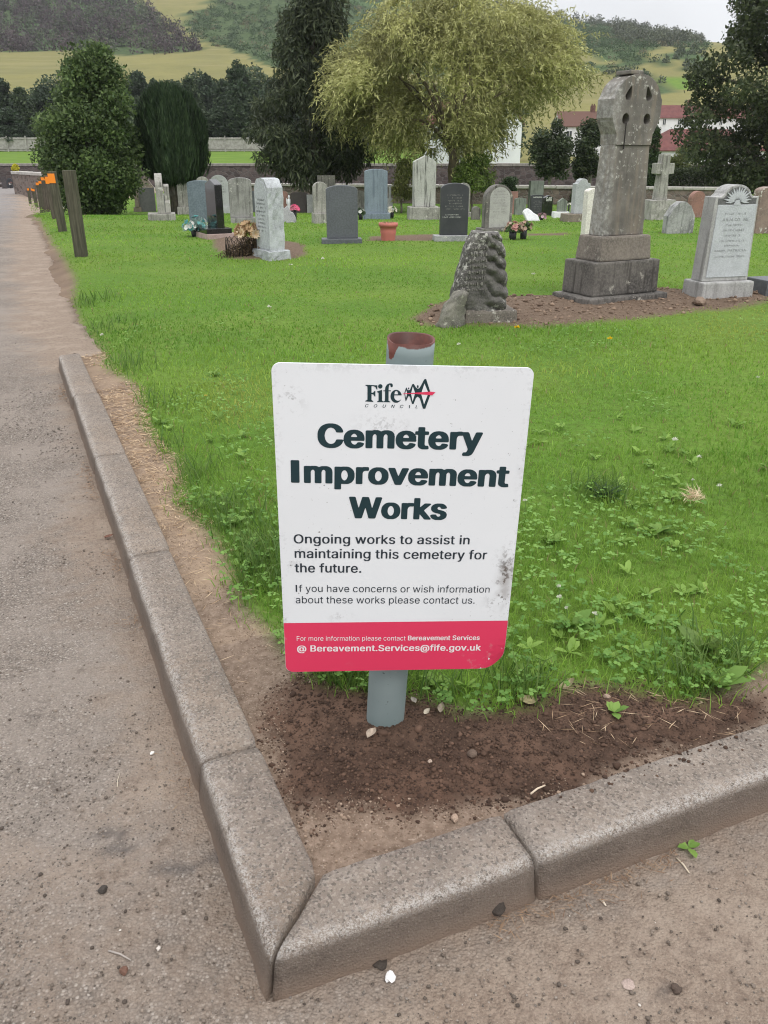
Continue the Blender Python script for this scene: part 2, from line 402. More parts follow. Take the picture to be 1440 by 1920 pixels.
def make_ground():
    xs = graded(-14, 58, -1.25, 1.3, 0.016, 1.05, 1.0); xs = np.concatenate([xs[xs < -7], np.arange(-7, -1.27, .045), xs[xs > -1.27]]); ys = graded(0.5, 66, 0.85, 2.3, 0.016, 1.014, 0.6)
    X, Y = np.meshgrid(xs, ys)
    Z, soil, fr = ground_z(X, Y)
    for bb in BEDS: soil = np.maximum(soil, sst(-0.06, 0.04, sdist(X, Y, bb) + 0.12 * fbm(X * 4, Y * 4, 58, 3)))
    bed = np.zeros_like(X)
    for bb in BEDS: bed = np.maximum(bed, sst(-0.06, 0.04, sdist(X, Y, bb) + 0.12 * fbm(X * 4, Y * 4, 58, 3)))
    D = sdist(X, Y, LAWNP)
    a, b = kab(X, Y)
    straw = sst(-0.28, -0.02, D) * (1 - sst(0, .06, D)) * np.clip(0.5 + 2.2 * fbm(X * 5, Y * 5, 61, 3), 0, 1) * (a > 0.75)
    m, t, bs = newmat('cemetery_soil'); bs.inputs['Roughness'].default_value = 0.95; bs.inputs['Specular IOR Level'].default_value = 0.1
    n1 = noise(t, 7, 6, 0.65); n2 = noise(t, 45, 5, 0.7); n3 = noise(t, 170, 3, 0.6); n0 = noise(t, 0.7, 4, 0.6)
    dry = mixc(t, ramp(t, n2, 0.3, 0.7), (0.285, 0.215, 0.165), (0.165, 0.118, 0.087))
    dry = mixc(t, ramp(t, n3, 0.6, 0.7, 0, 0.6), dry, (0.45, 0.37, 0.30))
    wet = mixc(t, ramp(t, n1, 0.35, 0.65), (0.06, 0.038, 0.028), (0.135, 0.082, 0.058))
    wet = mixc(t, ramp(t, n3, 0.62, 0.74, 0, 0.5), wet, (0.20, 0.14, 0.10))
    bedc = mixc(t, ramp(t, n2, 0.3, 0.7), (0.10, 0.07, 0.05), (0.22, 0.16, 0.115))
    grs = mixc(t, ramp(t, n0, 0.35, 0.65), (0.10, 0.20, 0.030), (0.145, 0.235, 0.040))
    grs = mixc(t, ramp(t, n2, 0.35, 0.7, 0, 0.5), grs, (0.06, 0.06, 0.018))
    s1 = attr(t, 'soil').outputs['Fac']; s2 = attr(t, 'fresh').outputs['Fac']; s3 = attr(t, 'straw').outputs['Fac']; s4 = attr(t, 'bed').outputs['Fac']
    so_ = mixc(t, ramp(t, add(t, s2, mul(t, add(t, n1, -0.5), 0.8)), 0.3, 0.7), dry, wet)
    so_ = mixc(t, mul(t, s3, 0.7), so_, (0.42, 0.31, 0.21)); so_ = mixc(t, s4, so_, bedc)
    so_ = mixc(t, attr(t, 'verge').outputs['Fac'], so_, mixc(t, ramp(t, n2, 0.3, 0.7), (0.105, 0.073, 0.053), (0.185, 0.135, 0.10)))
    setc(t, bs, mixc(t, s1, grs, so_))
    bump(t, bs, add(t, mul(t, n2, 1.5), mul(t, n3, 0.7)), 0.8, 0.008)
    struct(gridmesh('ground', X, Y, Z, m, attrs={'soil': soil, 'fresh': fr, 'straw': straw, 'bed': bed, 'verge': sst(3.6, 5.2, Y) * (0.75 + 1.0 * fbm(X * 3, Y * 3, 66, 4))}))
make_ground()
def ghz(x, y): return float(ground_z(np.array([x]), np.array([y]))[0][0])

# ------------------------------------------------------------------ far field and hill
WOODL = [(-400, -200), (262, -200), (264, 4), (300, 45), (345, 68), (378, 98), (250, 104), (130, 96), (0, 97), (-400, 100)]
GORSE = [(345, 50), (400, -5), (420, -200), (3000, -200), (1325, 66), (1325, 95), (1250, 85), (1205, 100), (1230, 118), (1190, 125), (1120, 108), (1075, 96), (1068, 118),
         (1150, 120), (1155, 135), (1070, 134), (1000, 140), (700, 150), (560, 140), (505, 122), (440, 96), (375, 78)]
CLUMPS = [[(1140, 136), (1180, 130), (1215, 140), (1255, 165), (1248, 182), (1205, 178), (1150, 150)], [(1225, 105), (1310, 88), (1330, 110), (1290, 118)],
          [(1225, 112), (1262, 115), (1255, 128), (1225, 124)], [(1280, 120), (1340, 122), (1340, 140), (1290, 136)], [(350, 20), (375, 28), (360, 36), (340, 28)], [(420, 0), (470, 0), (466, 22), (430, 22)]]
GREENF = [(1232, 140), (1330, 138), (1330, 166), (1250, 168)]
def make_far():
    xs = np.concatenate([np.arange(-560, -60, 6), np.arange(-60, 60, 1.5), np.arange(60, 620, 6)])
    ys = np.concatenate([np.arange(69.25, 130, 1.5), np.arange(130, 300, 3), np.arange(300, 1200, 6)])
    X, Y = np.meshgrid(xs, ys); Z = field_h(X, Y)
    px, py = project(X, Y, Z)
    jx = px + 14 * fbm(X / 12, Y / 12, 71, 3); jy = py + 9 * fbm(X / 12, Y / 12, 72, 3)
    dark = np.where(Y > 300, np.maximum(inpoly(jx, jy, WOODL), inpoly(jx, jy, GORSE)), 0.0)
    for c in CLUMPS: dark = np.maximum(dark, np.where(Y > 200, inpoly(jx, jy, c), 0))
    near = 1 - sst(112, 150, Y)
    green = np.maximum(near, inpoly(jx, jy, GREENF) * (Y > 200))
    m, t, bs = newmat('hill_pasture'); bs.inputs['Roughness'].default_value = 1; bs.inputs['Specular IOR Level'].default_value = 0.05
    n1 = noise(t, 0.03, 6, 0.65); n2 = noise(t, 0.4, 5, 0.7); n3 = noise(t, 0.012, 3, 0.5)
    n4 = noise(t, 1.0, 5, 0.65, mapping=(0.02, 0.16, 0.16))
    yel = mixc(t, ramp(t, n1, 0.35, 0.65), (0.205, 0.19, 0.075), (0.165, 0.158, 0.066)); yel = mixc(t, ramp(t, n2, 0.45, 0.75, 0, 0.5), yel, (0.15, 0.14, 0.05))
    yel = mixc(t, ramp(t, n4, 0.5, 0.68, 0, 0.5), yel, (0.24, 0.21, 0.105))
    dk = mixc(t, ramp(t, n2, 0.35, 0.65), (0.045, 0.07, 0.03), (0.075, 0.105, 0.045)); dk = mixc(t, ramp(t, n3, 0.48, 0.6, 0, 0.7), dk, (0.07, 0.125, 0.05))
    gr = mixc(t, ramp(t, n2, 0.3, 0.7), (0.135, 0.21, 0.038), (0.10, 0.17, 0.032))
    c = mixc(t, attr(t, 'green').outputs['Fac'], yel, gr); c = mixc(t, attr(t, 'dark').outputs['Fac'], c, dk); setc(t, bs, c)
    struct(gridmesh('hill', X, Y, Z, m, attrs={'dark': dark.astype(float), 'green': green.astype(float)}))
make_far()

# ------------------------------------------------------------------ leaves
def leaf_quads(C, U, W, L, Wd):
    """diamond leaves: centres C, long axis U, side axis W (unit), length L, width Wd"""
    n = len(C); L = np.broadcast_to(np.asarray(L, float), (n,))[:, None]; Wd = np.broadcast_to(np.asarray(Wd, float), (n,))[:, None]
    V = np.empty((n, 4, 3)); V[:, 0] = C - U * L / 2; V[:, 1] = C + W * Wd / 2; V[:, 2] = C + U * L / 2; V[:, 3] = C - W * Wd / 2
    return V.reshape(-1, 3)
def unit(v): return v / (np.linalg.norm(v, axis=-1, keepdims=True) + 1e-9)
def rdir(n): return unit(rng.normal(size=(n, 3)))
def leafobj(name, V, cols, m, parent=None):
    n = len(V) // 4
    return mknp(name, V, np.full(n, 4), np.arange(n * 4), m, parent, np.repeat(cols, 4, 0))
def crown_pts(lobes, n, shell=0.55):
    """lobes: (cx,cy,cz,rx,ry,rz); returns points, outward dirs, lobe index"""
    L = np.array(lobes, float); wgt = (L[:, 3] * L[:, 5]); k = rng.choice(len(L), n, p=wgt / wgt.sum())
    d = rdir(n); r = 1 - shell * rng.random(n) ** 1.8
    r = r * (0.88 + 0.24 * rng.random(n))
    P = L[k, :3] + d * L[k, 3:6] * r[:, None]
    return P, d, k
def colvar(base, alt, n, k=None, spread=0.25):
    base = np.array(base); alt = np.array(alt); f = rng.random(n)[:, None] ** 1.3
    c = base * (1 - f) + alt * f
    if k is not None:
        kv = 0.68 + 0.62 * _h(k.astype(np.int64), k.astype(np.int64) * 3 + 1, 5)
        c = c * kv[:, None]
    return np.clip(1.28 * c * (1 + spread * (rng.random(n)[:, None] - 0.5)), 0.004, 0.9)
def lobes_from(outline, cx, cy, n, jit=0.9, rr=(0.5, 0.9), depth=0.8):
    """outline: list of (z, halfwidth) -> overlapping lobes filling a body of revolution"""
    zs = [o[0] for o in outline]; hw = [o[1] for o in outline]; out = []
    for _ in range(n):
        z = random.uniform(zs[0], zs[-1]); h = float(np.interp(z, zs, hw)); a = random.uniform(0, 2 * math.pi)
        q = random.uniform(*rr); rad = max(0.15, min(q, h * 0.75)); ro = max(0, h - rad * 0.8) * math.sqrt(random.uniform(0.25, 1)) * jit
        out.append((cx + ro * math.cos(a), cy + ro * math.sin(a) * depth, z, rad * random.uniform(.8, 1.25), rad * random.uniform(.8, 1.2), rad * random.uniform(.65, 1.0)))
    return out
def leafy_tree(name, label, cat, base, lobes, n, L, Wd, c1, c2, trunk_r=0.2, limbs=6, group=None, up=0.0, droop=0.0, flat=0.5, trunk_mat=None, trunk_top=0.6, parent_only=False, shell=0.55):
    root = thing(name, label, cat, base, 0, group)
    P, d, k = crown_pts(lobes, n, shell)
    U = unit(rdir(n) + d * 0.6 + np.array([0, 0, up - droop])); Nn = unit(d * flat + rdir(n)); W = unit(np.cross(U, Nn))
    sc = rng.uniform(0.5, 1.0, n) ** 1.0 + .9 * rng.random(n) ** 3
    leafobj('crown', leaf_quads(P, U, W, L * sc, Wd * sc), colvar(c1, c2, n, k), M_leaf, root)
    if trunk_r > 0:
        V, Fc = [], []; zt = max(l[2] for l in lobes) * trunk_top
        pts = [(0.0, 0, -0.2), (0.03, 0, zt * .15), (0.1 * trunk_r, 0.05, zt * .4), (0.3 * trunk_r, -0.05, zt * .7), (0, 0, zt)]
        tube(V, Fc, pts, [trunk_r * 1.3, trunk_r * 1.05, trunk_r * .85, trunk_r * .6, trunk_r * .25], 9)
        ls = sorted(lobes, key=lambda l: -l[3])[:limbs]
        for l in ls:
            z0 = min(l[2] * 0.6, zt * .8); p0 = Vector((0, 0, z0)); p2 = Vector(l[:3]); p1 = (p0 + p2) / 2 + Vector((0, 0, 0.15 * (p2 - p0).length))
            tube(V, Fc, [p0, p1, p2], [trunk_r * .45, trunk_r * .3, trunk_r * .1], 6)
        mk('trunk', V, Fc, trunk_mat or M_bark, root, True)
    return root
def mpx(Y, py=350):
    """metres per photo pixel at forward distance of a point at ground distance Y seen at row py"""
    d = ray(720, py); return (Y / d.y) / F
def zat(py, Y): return CAMZ + el(py) * Y
def xat(px, py, Y): d = ray(px, py); return d.x / d.y * Y

# outline given by photo silhouettes: (row, left px, right px) -> lobes in tree space
def tree_from_rows(rows, Y, n, base_z, rr, jit=0.9, depth=0.8, ref_px=None):
    cx = xat(ref_px if ref_px else sum((r[1] + r[2]) / 2 for r in rows) / len(rows), 350, Y)
    zs, xl, xr = [], [], []
    for py, l, r in sorted(rows, key=lambda q: -q[0]):
        zs.append(zat(py, Y) - base_z); xl.append(xat(l, py, Y) - cx); xr.append(xat(r, py, Y) - cx)
    out = []
    hw = [(b - a) / 2 for a, b in zip(xl, xr)]; ww = np.array(hw) + 0.01
    zz = np.linspace(zs[0], zs[-1], 60); pw = np.interp(zz, zs, ww); pw = pw / pw.sum()
    for _ in range(n):
        z = float(rng.choice(zz, p=pw)) + random.uniform(-.05, .05); a_, b_ = float(np.interp(z, zs, xl)), float(np.interp(z, zs, xr)); h = (b_ - a_) / 2; c = (a_ + b_) / 2
        rad = max(0.12, min(random.uniform(*rr), h * 0.8)); an = random.uniform(0, 2 * math.pi)
        ro = max(0, h - rad * 0.85) * math.sqrt(random.uniform(0.15, 1)) * jit
        out.append((c + ro * math.cos(an), ro * math.sin(an) * depth, min(z, zs[-1] - rad * .6), rad * random.uniform(.85, 1.2), rad * random.uniform(.85, 1.2), rad * random.uniform(.7, 1.0)))
    return cx, out

# --- the big trees standing among and behind the graves
Y0 = 34.0; bz = float(lawn_h(0, Y0))
cx, lb = tree_from_rows([(388, 120, 235), (350, 85, 262), (300, 62, 272), (240, 60, 276), (190, 95, 262), (140, 115, 240), (110, 135, 225), (84, 165, 205)], Y0, 120, bz, (0.35, 0.95), 1.06)
leafy_tree('laurel_tree', 'broad glossy dark green evergreen, leafy to the ground, behind the wooden posts', 'tree', (cx, Y0, bz), lb, 56000, 0.14, 0.075,
           (0.036, 0.062, 0.022), (0.11, 0.155, 0.052), 0.2, 8, flat=0.9)

Y1 = 35.5; bz = float(lawn_h(0, Y1)); cx = xat(328, 300, Y1)
root = thing('yew_tree', 'dense blackish green yew with smooth rounded top and bare trunk, right of the glossy evergreen', 'tree', (cx, Y1, bz))
def yew():
    n = 26000; rows = [(345, 305, 350), (325, 275, 382), (300, 266, 392), (250, 266, 391), (210, 270, 380), (180, 285, 366), (166, 300, 345), (160, 315, 330)]
    zs = np.array([zat(r[0], Y1) - bz for r in rows]); hw = np.array([(r[2] - r[1]) / 2 * mpx(Y1) for r in rows]); oc = np.array([xat((r[1] + r[2]) / 2, 300, Y1) - cx for r in rows])
    z = rng.choice(np.linspace(zs[0], zs[-1], 300), n, p=(lambda p: p / p.sum())(np.interp(np.linspace(zs[0], zs[-1], 300), zs, hw) + .05))
    h = np.interp(z, zs, hw); a = rng.random(n) * 2 * np.pi
    rib = 1 + 0.06 * np.sin(a * 19 + 2 * np.sin(z * 1.2)) + 0.26 * (vnoise(a * 4, z * .9, 9) - .5) + .10 * (vnoise(a * 14, z * 3, 10) - .5)
    r = h * rib * (1 - 0.3 * rng.random(n) ** 2)
    P = np.stack([np.interp(z, zs, oc) + r * np.cos(a), r * np.sin(a) * .95, z + rng.normal(0, .05, n)], 1)
    U = unit(np.stack([np.cos(a) * .28, np.sin(a) * .28, np.full(n, 1.0)], 1) + rng.normal(0, .14, (n, 3))); W = unit(np.cross(U, np.stack([np.cos(a), np.sin(a), np.zeros(n)], 1) + rng.normal(0, .4, (n, 3))))
    leafobj('crown', leaf_quads(P, U, W, rng.uniform(.18, .36, n), 0.055), colvar((0.020, 0.036, 0.018), (0.048, 0.075, 0.034), n, (a * 9).astype(int)), M_leaf, root)
    V, Fc = [], []
    for k in range(7):
        an = k * .9; tube(V, Fc, [(0.18 * math.cos(an), .18 * math.sin(an), -.3), (0.2 * math.cos(an), .2 * math.sin(an), .6), (0.45 * math.cos(an), .45 * math.sin(an), 1.7)], [.2, .15, .11], 7)
    mk('trunk', V, Fc, M_bark, root, True)
yew()

Y2 = 40.0; bz = float(lawn_h(0, Y2))
cx, lb = tree_from_rows([(340, 515, 650), (310, 482, 690), (270, 470, 690), (225, 455, 680), (190, 470, 670), (160, 500, 660), (140, 512, 650), (110, 508, 648), (60, 520, 650), (0, 545, 640), (-50, 560, 620), (-90, 575, 600)], Y2, 110, bz, (0.35, 1.0), 1.3, ref_px=592)
leafy_tree('cypress_tree', 'tall ragged dark conifer with drooping boughs and a bare leaning trunk, just behind the willow', 'tree', (cx, Y2, bz), lb, 42000, 0.27, 0.055,
           (0.028, 0.038, 0.022), (0.075, 0.088, 0.045), 0.26, 14, droop=0.9, flat=0.4, trunk_top=.9)
# crooked lower limb of the conifer is part of its trunk mesh above

def willow():
    Yw = 38.0; bz = float(lawn_h(0, Yw)); cx = xat(850, 390, Yw)
    root = thing('willow_tree', 'large pale yellow-green willow with curled drooping branches behind the tall grey stones', 'tree', (cx, Yw, bz))
    rows = [(290, 800, 905), (262, 720, 930), (235, 650, 950), (212, 620, 970), (190, 606, 1050), (165, 606, 1092), (140, 615, 1098), (110, 630, 1088), (60, 662, 1076), (25, 690, 1000), (-10, 765, 900), (-25, 800, 880)]
    zs = np.array([zat(r[0], Yw) - bz for r in rows]); xl = np.array([xat(r[1], r[0], Yw) - cx for r in rows]); xr = np.array([xat(r[2], r[0], Yw) - cx for r in rows])
    ns = 8200; zz = np.linspace(zs[0], zs[-1], 200); pw = np.interp(zz, zs, xr - xl) * (.75 + .25 * zz / zz.max())
    z = rng.choice(zz, ns, p=pw / pw.sum()); a_ = np.interp(z, zs, xl); b_ = np.interp(z, zs, xr); h = (b_ - a_) / 2; c = (a_ + b_) / 2
    an = rng.random(ns) * 2 * np.pi; rr_ = np.sqrt(rng.uniform(.25, 1, ns))
    # bunch the strands on about 90 boughs so that clumps and gaps form
    nb = 105; bi = rng.integers(0, nb, ns); bz_ = rng.choice(zz, nb, p=pw / pw.sum()); ban = rng.random(nb) * 2 * np.pi; brr = np.sqrt(rng.uniform(.12, 1, nb)) * rng.uniform(.72, 1.12, nb)
    z = bz_[bi] + rng.normal(0, .27, ns); z = np.clip(z, zs[0], zs[-1]); a_ = np.interp(z, zs, xl); b_ = np.interp(z, zs, xr); h = (b_ - a_) / 2 * 0.93; c = (a_ + b_) / 2
    an = ban[bi] + rng.normal(0, .13, ns); rr_ = np.clip(brr[bi] + rng.normal(0, .09, ns), 0, 1.12)
    P = np.stack([c + h * rr_ * np.cos(an), h * .75 * rr_ * np.sin(an), z], 1)
    out = unit(np.stack([np.cos(an), np.sin(an), np.full(ns, .55)], 1) + rng.normal(0, .35, (ns, 3)))
    bshade = rng.uniform(0.6, 1.25, nb)
    VV, CC = [], []; v = out * 0.17; p = P.copy(); steps = 11
    length = rng.integers(5, steps + 1, ns)
    for s in range(steps):
        live = length > s
        v = v + np.array([0, 0, -0.030]) + rng.normal(0, .028, (ns, 3)); v = unit(v) * 0.155
        p = p + v; p[:, 2] = np.maximum(p[:, 2], 0.35)
        for q in range(2):
            n = int(live.sum()); U = unit(v[live] + rng.normal(0, .09, (n, 3))); W = unit(np.cross(U, rdir(n)))
            VV.append(leaf_quads(p[live] + rng.normal(0, .03, (n, 3)), U, W, rng.uniform(.14, .26, n), rng.uniform(.03, .055, n)))
            CC.append(colvar((0.225, 0.228, 0.082), (0.40, 0.39, 0.18), n, None, .3) * bshade[bi[live]][:, None])
    leafobj('crown', np.concatenate(VV), np.concatenate(CC), M_leaf, root)
    V, Fc = [], []
    tube(V, Fc, [(0, 0, -.3), (.05, 0, .8), (-.05, 0, 1.7), (0, 0, 2.5)], [.34, .27, .25, .2], 10)
    for b in range(0, nb, 7):
        i = np.where(bi == b)[0]
        if len(i) == 0: continue
        q = Vector(P[i[0]]); p0 = Vector((0, 0, random.uniform(1.4, 2.6))); mid = p0.lerp(q, .5) + Vector((random.uniform(-.3, .3), random.uniform(-.3, .3), .5))
        m2 = p0.lerp(q, .25) + Vector((random.uniform(-.2, .2), 0, .45)); m3 = p0.lerp(q, .78) + Vector((random.uniform(-.2, .2), 0, .3))
        tube(V, Fc, [p0, m2, mid, m3, q], [.075, .06, .045, .03, .012], 6)
    mk('trunk', V, Fc, stone('willow_bark', (0.16, 0.13, 0.085), (0.09, 0.075, 0.05), sc=6), root, True)
willow()

Y3 = 47.0; bz = float(lawn_h(0, Y3))
cx, lb = tree_from_rows([(335, 1335, 1520), (300, 1300, 1540), (270, 1285, 1560), (225, 1275, 1580), (185, 1258, 1600), (150, 1272, 1600), (110, 1310, 1590), (60, 1330, 1580), (20, 1350, 1560), (-40, 1380, 1520), (-90, 1420, 1480)], Y3, 140, bz, (0.45, 1.2), 1.16, ref_px=1445)
leafy_tree('sycamore_tree', 'big dark broadleaf tree with heavy crown beside the red roofed houses', 'tree', (cx, Y3, bz), lb, 52000, 0.19, 0.115,
           (0.038, 0.052, 0.026), (0.088, 0.105, 0.045), 0.35, 16, flat=0.7, trunk_top=.8)

def shrub(name, label, px, rows, Y, n, leaf, c1, c2, nl=30, rr=(.2, .45), hf=lawn_h, tr=0.06, cat='shrub', base=None, **kw):
    bz = float(hf(xat(px, 350, Y), Y)) if base is None else base
    cx, lb = tree_from_rows(rows, Y, nl, bz, rr, .95, ref_px=px)
    return leafy_tree(name, label, cat, (cx, Y, bz), lb, n, leaf[0], leaf[1], c1, c2, tr, 6, **kw)
pale_bark = stone('pale_bark', (0.28, 0.26, 0.23), (0.17, 0.15, 0.13), sc=5)
Yb = 49
shrub('broadleaf_tree', 'dark rounded garden tree with pale stems beside the white gabled house', 1030, [(322, 1000, 1070), (300, 982, 1085), (270, 985, 1080), (245, 1000, 1070), (225, 1015, 1060)], Yb, 9000, (.15, .09), (0.03, 0.045, 0.024), (0.07, 0.088, 0.042), 40, (.3, .6), trunk_mat=pale_bark, cat='tree', tr=.1)
shrub('broadleaf_tree', 'dark bushy garden tree seen against the left edge of the cross monument', 1105, [(330, 1075, 1135), (300, 1065, 1140), (265, 1070, 1140), (240, 1085, 1130), (225, 1095, 1120)], Yb + 1, 8000, (.15, .09), (0.03, 0.045, 0.024), (0.075, 0.092, 0.042), 36, (.3, .55), trunk_mat=pale_bark, cat='tree', tr=.1)
shrub('conifer_tree', 'narrow dark green column conifer peeping out beside the cross monument', 1222, [(350, 1200, 1242), (300, 1202, 1243), (260, 1206, 1242), (235, 1212, 1238), (222, 1222, 1230)], 46, 6500, (.16, .05), (0.03, 0.05, 0.022), (0.065, 0.10, 0.036), 26, (.2, .4), up=.8, cat='tree', tr=.08)
shrub('garden_shrub', 'small light olive shrub below the red tiled roof', 1275, [(318, 1250, 1302), (300, 1245, 1305), (282, 1255, 1300), (272, 1268, 1288)], 62, 3500, (.14, .07), (0.085, 0.10, 0.035), (0.15, 0.165, 0.07), 22, (.25, .45), hf=lawn_h, tr=.05)
shrub('garden_shrub', 'bright green leafy shrub growing under the willow behind the black headstone', 885, [(352, 842, 932), (330, 838, 938), (305, 848, 932), (288, 870, 915)], 36, 6500, (.11, .05), (0.06, 0.095, 0.022), (0.15, 0.20, 0.05), 30, (.2, .42), tr=.05)
shrub('garden_shrub', 'small dark green bush on the wall right of the bright shrub', 952, [(366, 936, 976), (350, 932, 978), (335, 940, 970)], 43, 2600, (.11, .06), (0.03, 0.05, 0.024), (0.06, 0.09, 0.04), 18, (.18, .32), tr=.04)
shrub('garden_shrub', 'olive weeping foliage hanging to the ground left of the tall streaked stone', 752, [(398, 735, 775), (370, 728, 780), (330, 732, 778), (300, 745, 775)], 37, 3600, (.16, .04), (0.085, 0.098, 0.032), (0.17, 0.175, 0.06), 22, (.2, .36), droop=1.0, tr=.04)
shrub('garden_shrub', 'low dark bush on the wall in front of the far right grave stones', 1085, [(382, 1060, 1110), (366, 1062, 1108), (352, 1075, 1100)], 44, 2200, (.11, .06), (0.045, 0.06, 0.026), (0.085, 0.11, 0.045), 16, (.15, .28), tr=.03)
shrub('golden_shrub', 'bright yellow clipped bush on a stem by the far left wall', 28, [(322, 22, 34), (316, 20, 36), (309, 23, 34)], 58, 1600, (.07, .05), (0.32, 0.30, 0.02), (0.48, 0.44, 0.05), 14, (.14, .22), tr=.03)
shrub('garden_shrub', 'low straggling brown-green bush over the end of the stone wall', 85, [(350, 66, 108), (335, 68, 110), (318, 76, 100)], 50, 1800, (.12, .06), (0.07, 0.065, 0.035), (0.11, 0.105, 0.05), 16, (.15, .3), tr=.03)

# hedge in front of the houses
def hedge():
    V, Cc = [], []; n = 14000; Y = 56.0
    x0, x1 = xat(1205, 330, Y), xat(1560, 330, Y); ztop = zat(314, Y); zb = float(lawn_h(0, Y)); h = ztop - zb
    P = np.stack([rng.uniform(x0, x1, n), Y + rng.uniform(-.7, .7, n), zb + h * rng.random(n) ** .6], 1); P[:, 2] += .22 * fbm(P[:, 0], P[:, 0] * 0, 4, 3)
    U = rdir(n); W = unit(np.cross(U, rdir(n)))
    o = leafobj('hedge', leaf_quads(P, U, W, .16, .09), colvar((0.025, 0.035, 0.018), (0.06, 0.075, 0.034), n), M_leaf)
    tag(o, 'long dark clipped hedge under the big dark tree', 'hedge')
hedge()

# ------------------------------------------------------------------ walls and fence
def rubble(name, c1, c2, mortar, sc=3.2):
    m, t, b = newmat(name); b.inputs['Roughness'].default_value = .95; b.inputs['Specular IOR Level'].default_value = .1
    c = nd(t, 'ShaderNodeTexCoord'); mp = nd(t, 'ShaderNodeMapping'); mp.inputs['Scale'].default_value = (1, 1, 1.7); t.links.new(c.outputs['Object'], mp.inputs[0])
    v = nd(t, 'ShaderNodeTexVoronoi'); v.feature = 'F1'; v.inputs['Scale'].default_value = sc; t.links.new(mp.outputs[0], v.inputs['Vector'])
    e = nd(t, 'ShaderNodeTexVoronoi'); e.feature = 'DISTANCE_TO_EDGE'; e.inputs['Scale'].default_value = sc; t.links.new(mp.outputs[0], e.inputs['Vector'])
    n = noise(t, 6, 5); col = mixc(t, ramp(t, v.outputs['Color'], .2, .8), c1, c2); col = mixc(t, ramp(t, n, .4, .7, 0, .5), col, tuple(x * .5 for x in c1))
    ed = ramp(t, e.outputs['Distance'], .02, .09); col = mixc(t, ed, mortar, col); setc(t, b, col); bump(t, b, ed, .6, .03)
    return m
M_rub = rubble('rubble_wall', (0.24, 0.19, 0.165), (0.13, 0.10, 0.09), (0.20, 0.18, 0.16))
M_rubd = rubble('dark_rubble_wall', (0.13, 0.105, 0.098), (0.065, 0.052, 0.05), (0.11, 0.10, 0.095), 2.4)
M_cope = stone('wall_coping', (0.42, 0.40, 0.37), (0.30, 0.28, 0.26), sc=4, bmp=.2)
M_coped = stone('dark_coping', (0.24, 0.22, 0.20), (0.15, 0.14, 0.13), sc=4, bmp=.2)
def wall(name, label, p0, p1, ztop, zbot, th, m, mc, cope=.14, ztop1=None):
    p0 = Vector((*p0, 0)); p1 = Vector((*p1, 0)); d = p1 - p0; L = d.length; root = thing(name, label, 'wall', (p0.x, p0.y, 0), math.atan2(d.y, d.x))
    ztop1 = ztop if ztop1 is None else ztop1; n = max(2, int(L / 1.2)); bm = bmesh.new()
    prev = None
    for i in range(n + 1):
        x = L * i / n; zt = ztop + (ztop1 - ztop) * i / n + random.uniform(-.02, .02)
        r = [bm.verts.new((x, -th / 2, zbot)), bm.verts.new((x, -th / 2, zt)), bm.verts.new((x, th / 2, zt)), bm.verts.new((x, th / 2, zbot))]
        if prev:
            for k in range(4): bm.faces.new((prev[k], prev[(k + 1) % 4], r[(k + 1) % 4], r[k]))
        else: bm.faces.new(r)
        prev = r
    bm.faces.new(prev[::-1]); mkbm('masonry', bm, m, root)
    bm = bmesh.new(); x = 0.0
    while x < L:
        w_ = random.uniform(.7, 1.2); w_ = min(w_, L - x)
        if w_ > .1:
            zt = ztop + (ztop1 - ztop) * (x + w_ / 2) / L
            bmbox(bm, (x + w_ / 2, 0, zt + cope / 2 - .02), (w_ - .015, th + .12, cope + random.uniform(-.02, .02)))
        x += w_
    bmbevel(bm, .02, 1); mkbm('coping', bm, mc, root)
    return root
wall('stone_wall', 'low rubble stone wall with pale coping behind the rows of gravestones', (xat(400, 345, 47), 47.0), (xat(1400, 350, 43.5), 43.5), zat(347, 47), -1.8, .45, M_rub, M_cope, .14, zat(356, 43.5))
wall('retaining_wall', 'long dark rubble wall with flat coping along the foot of the green field', (-52, 69), (44, 69), .12, -1.9, .4, M_rubd, M_coped, .2, .12)
wall('stone_wall', 'short rubble wall with pale coping stones at the far end of the tarmac path', (xat(33, 350, 57.5), 57.5), (xat(120, 350, 53), 53), zat(326, 57), -1.8, .5, M_rub, M_cope, .18, zat(331, 53))
M_slatf = plain('weathered_fence', (0.40, 0.385, 0.36), .85, .15, c2=(0.29, 0.275, 0.255), sc=3)
def boards(label, x0, x1, Y=117.0):
    root = thing('board_fence', label, 'fence', (x0, Y, 0)); L = x1 - x0; V = []; bm = bmesh.new(); x = 0.0
    while x < L:
        g = float(field_h(x0 + x, Y)); bmbox(bm, (x + .07, 0, g + .86), (.128, .025, 1.62 + random.uniform(-.03, .03))); x += .14
    mkbm('boards', bm, M_slatf, root)
    x = 0.0
    while x < L + .1:
        g = float(field_h(x0 + x, Y)); bm = bmesh.new(); bmbox(bm, (x, -.08, g + .9), (.13, .12, 1.9)); bmbevel(bm, .01, 1); mkbm('post', bm, M_slatf, root); x += 2.4
    bm = bmesh.new()
    for i in range(int(L / 2.4)):
        xx = (i + .5) * 2.4; g = float(field_h(x0 + xx, Y))
        for q in (.35, 1.5): bmbox(bm, (xx, -.045, g + q), (2.26, .05, .1))
    mkbm('rail', bm, M_slatf, root)
boards('weathered grey board fence at the top of the green field, left of the glossy evergreen', -58, -38)
boards('weathered grey board fence at the top of the green field between yew and dark conifer', -30, -6)

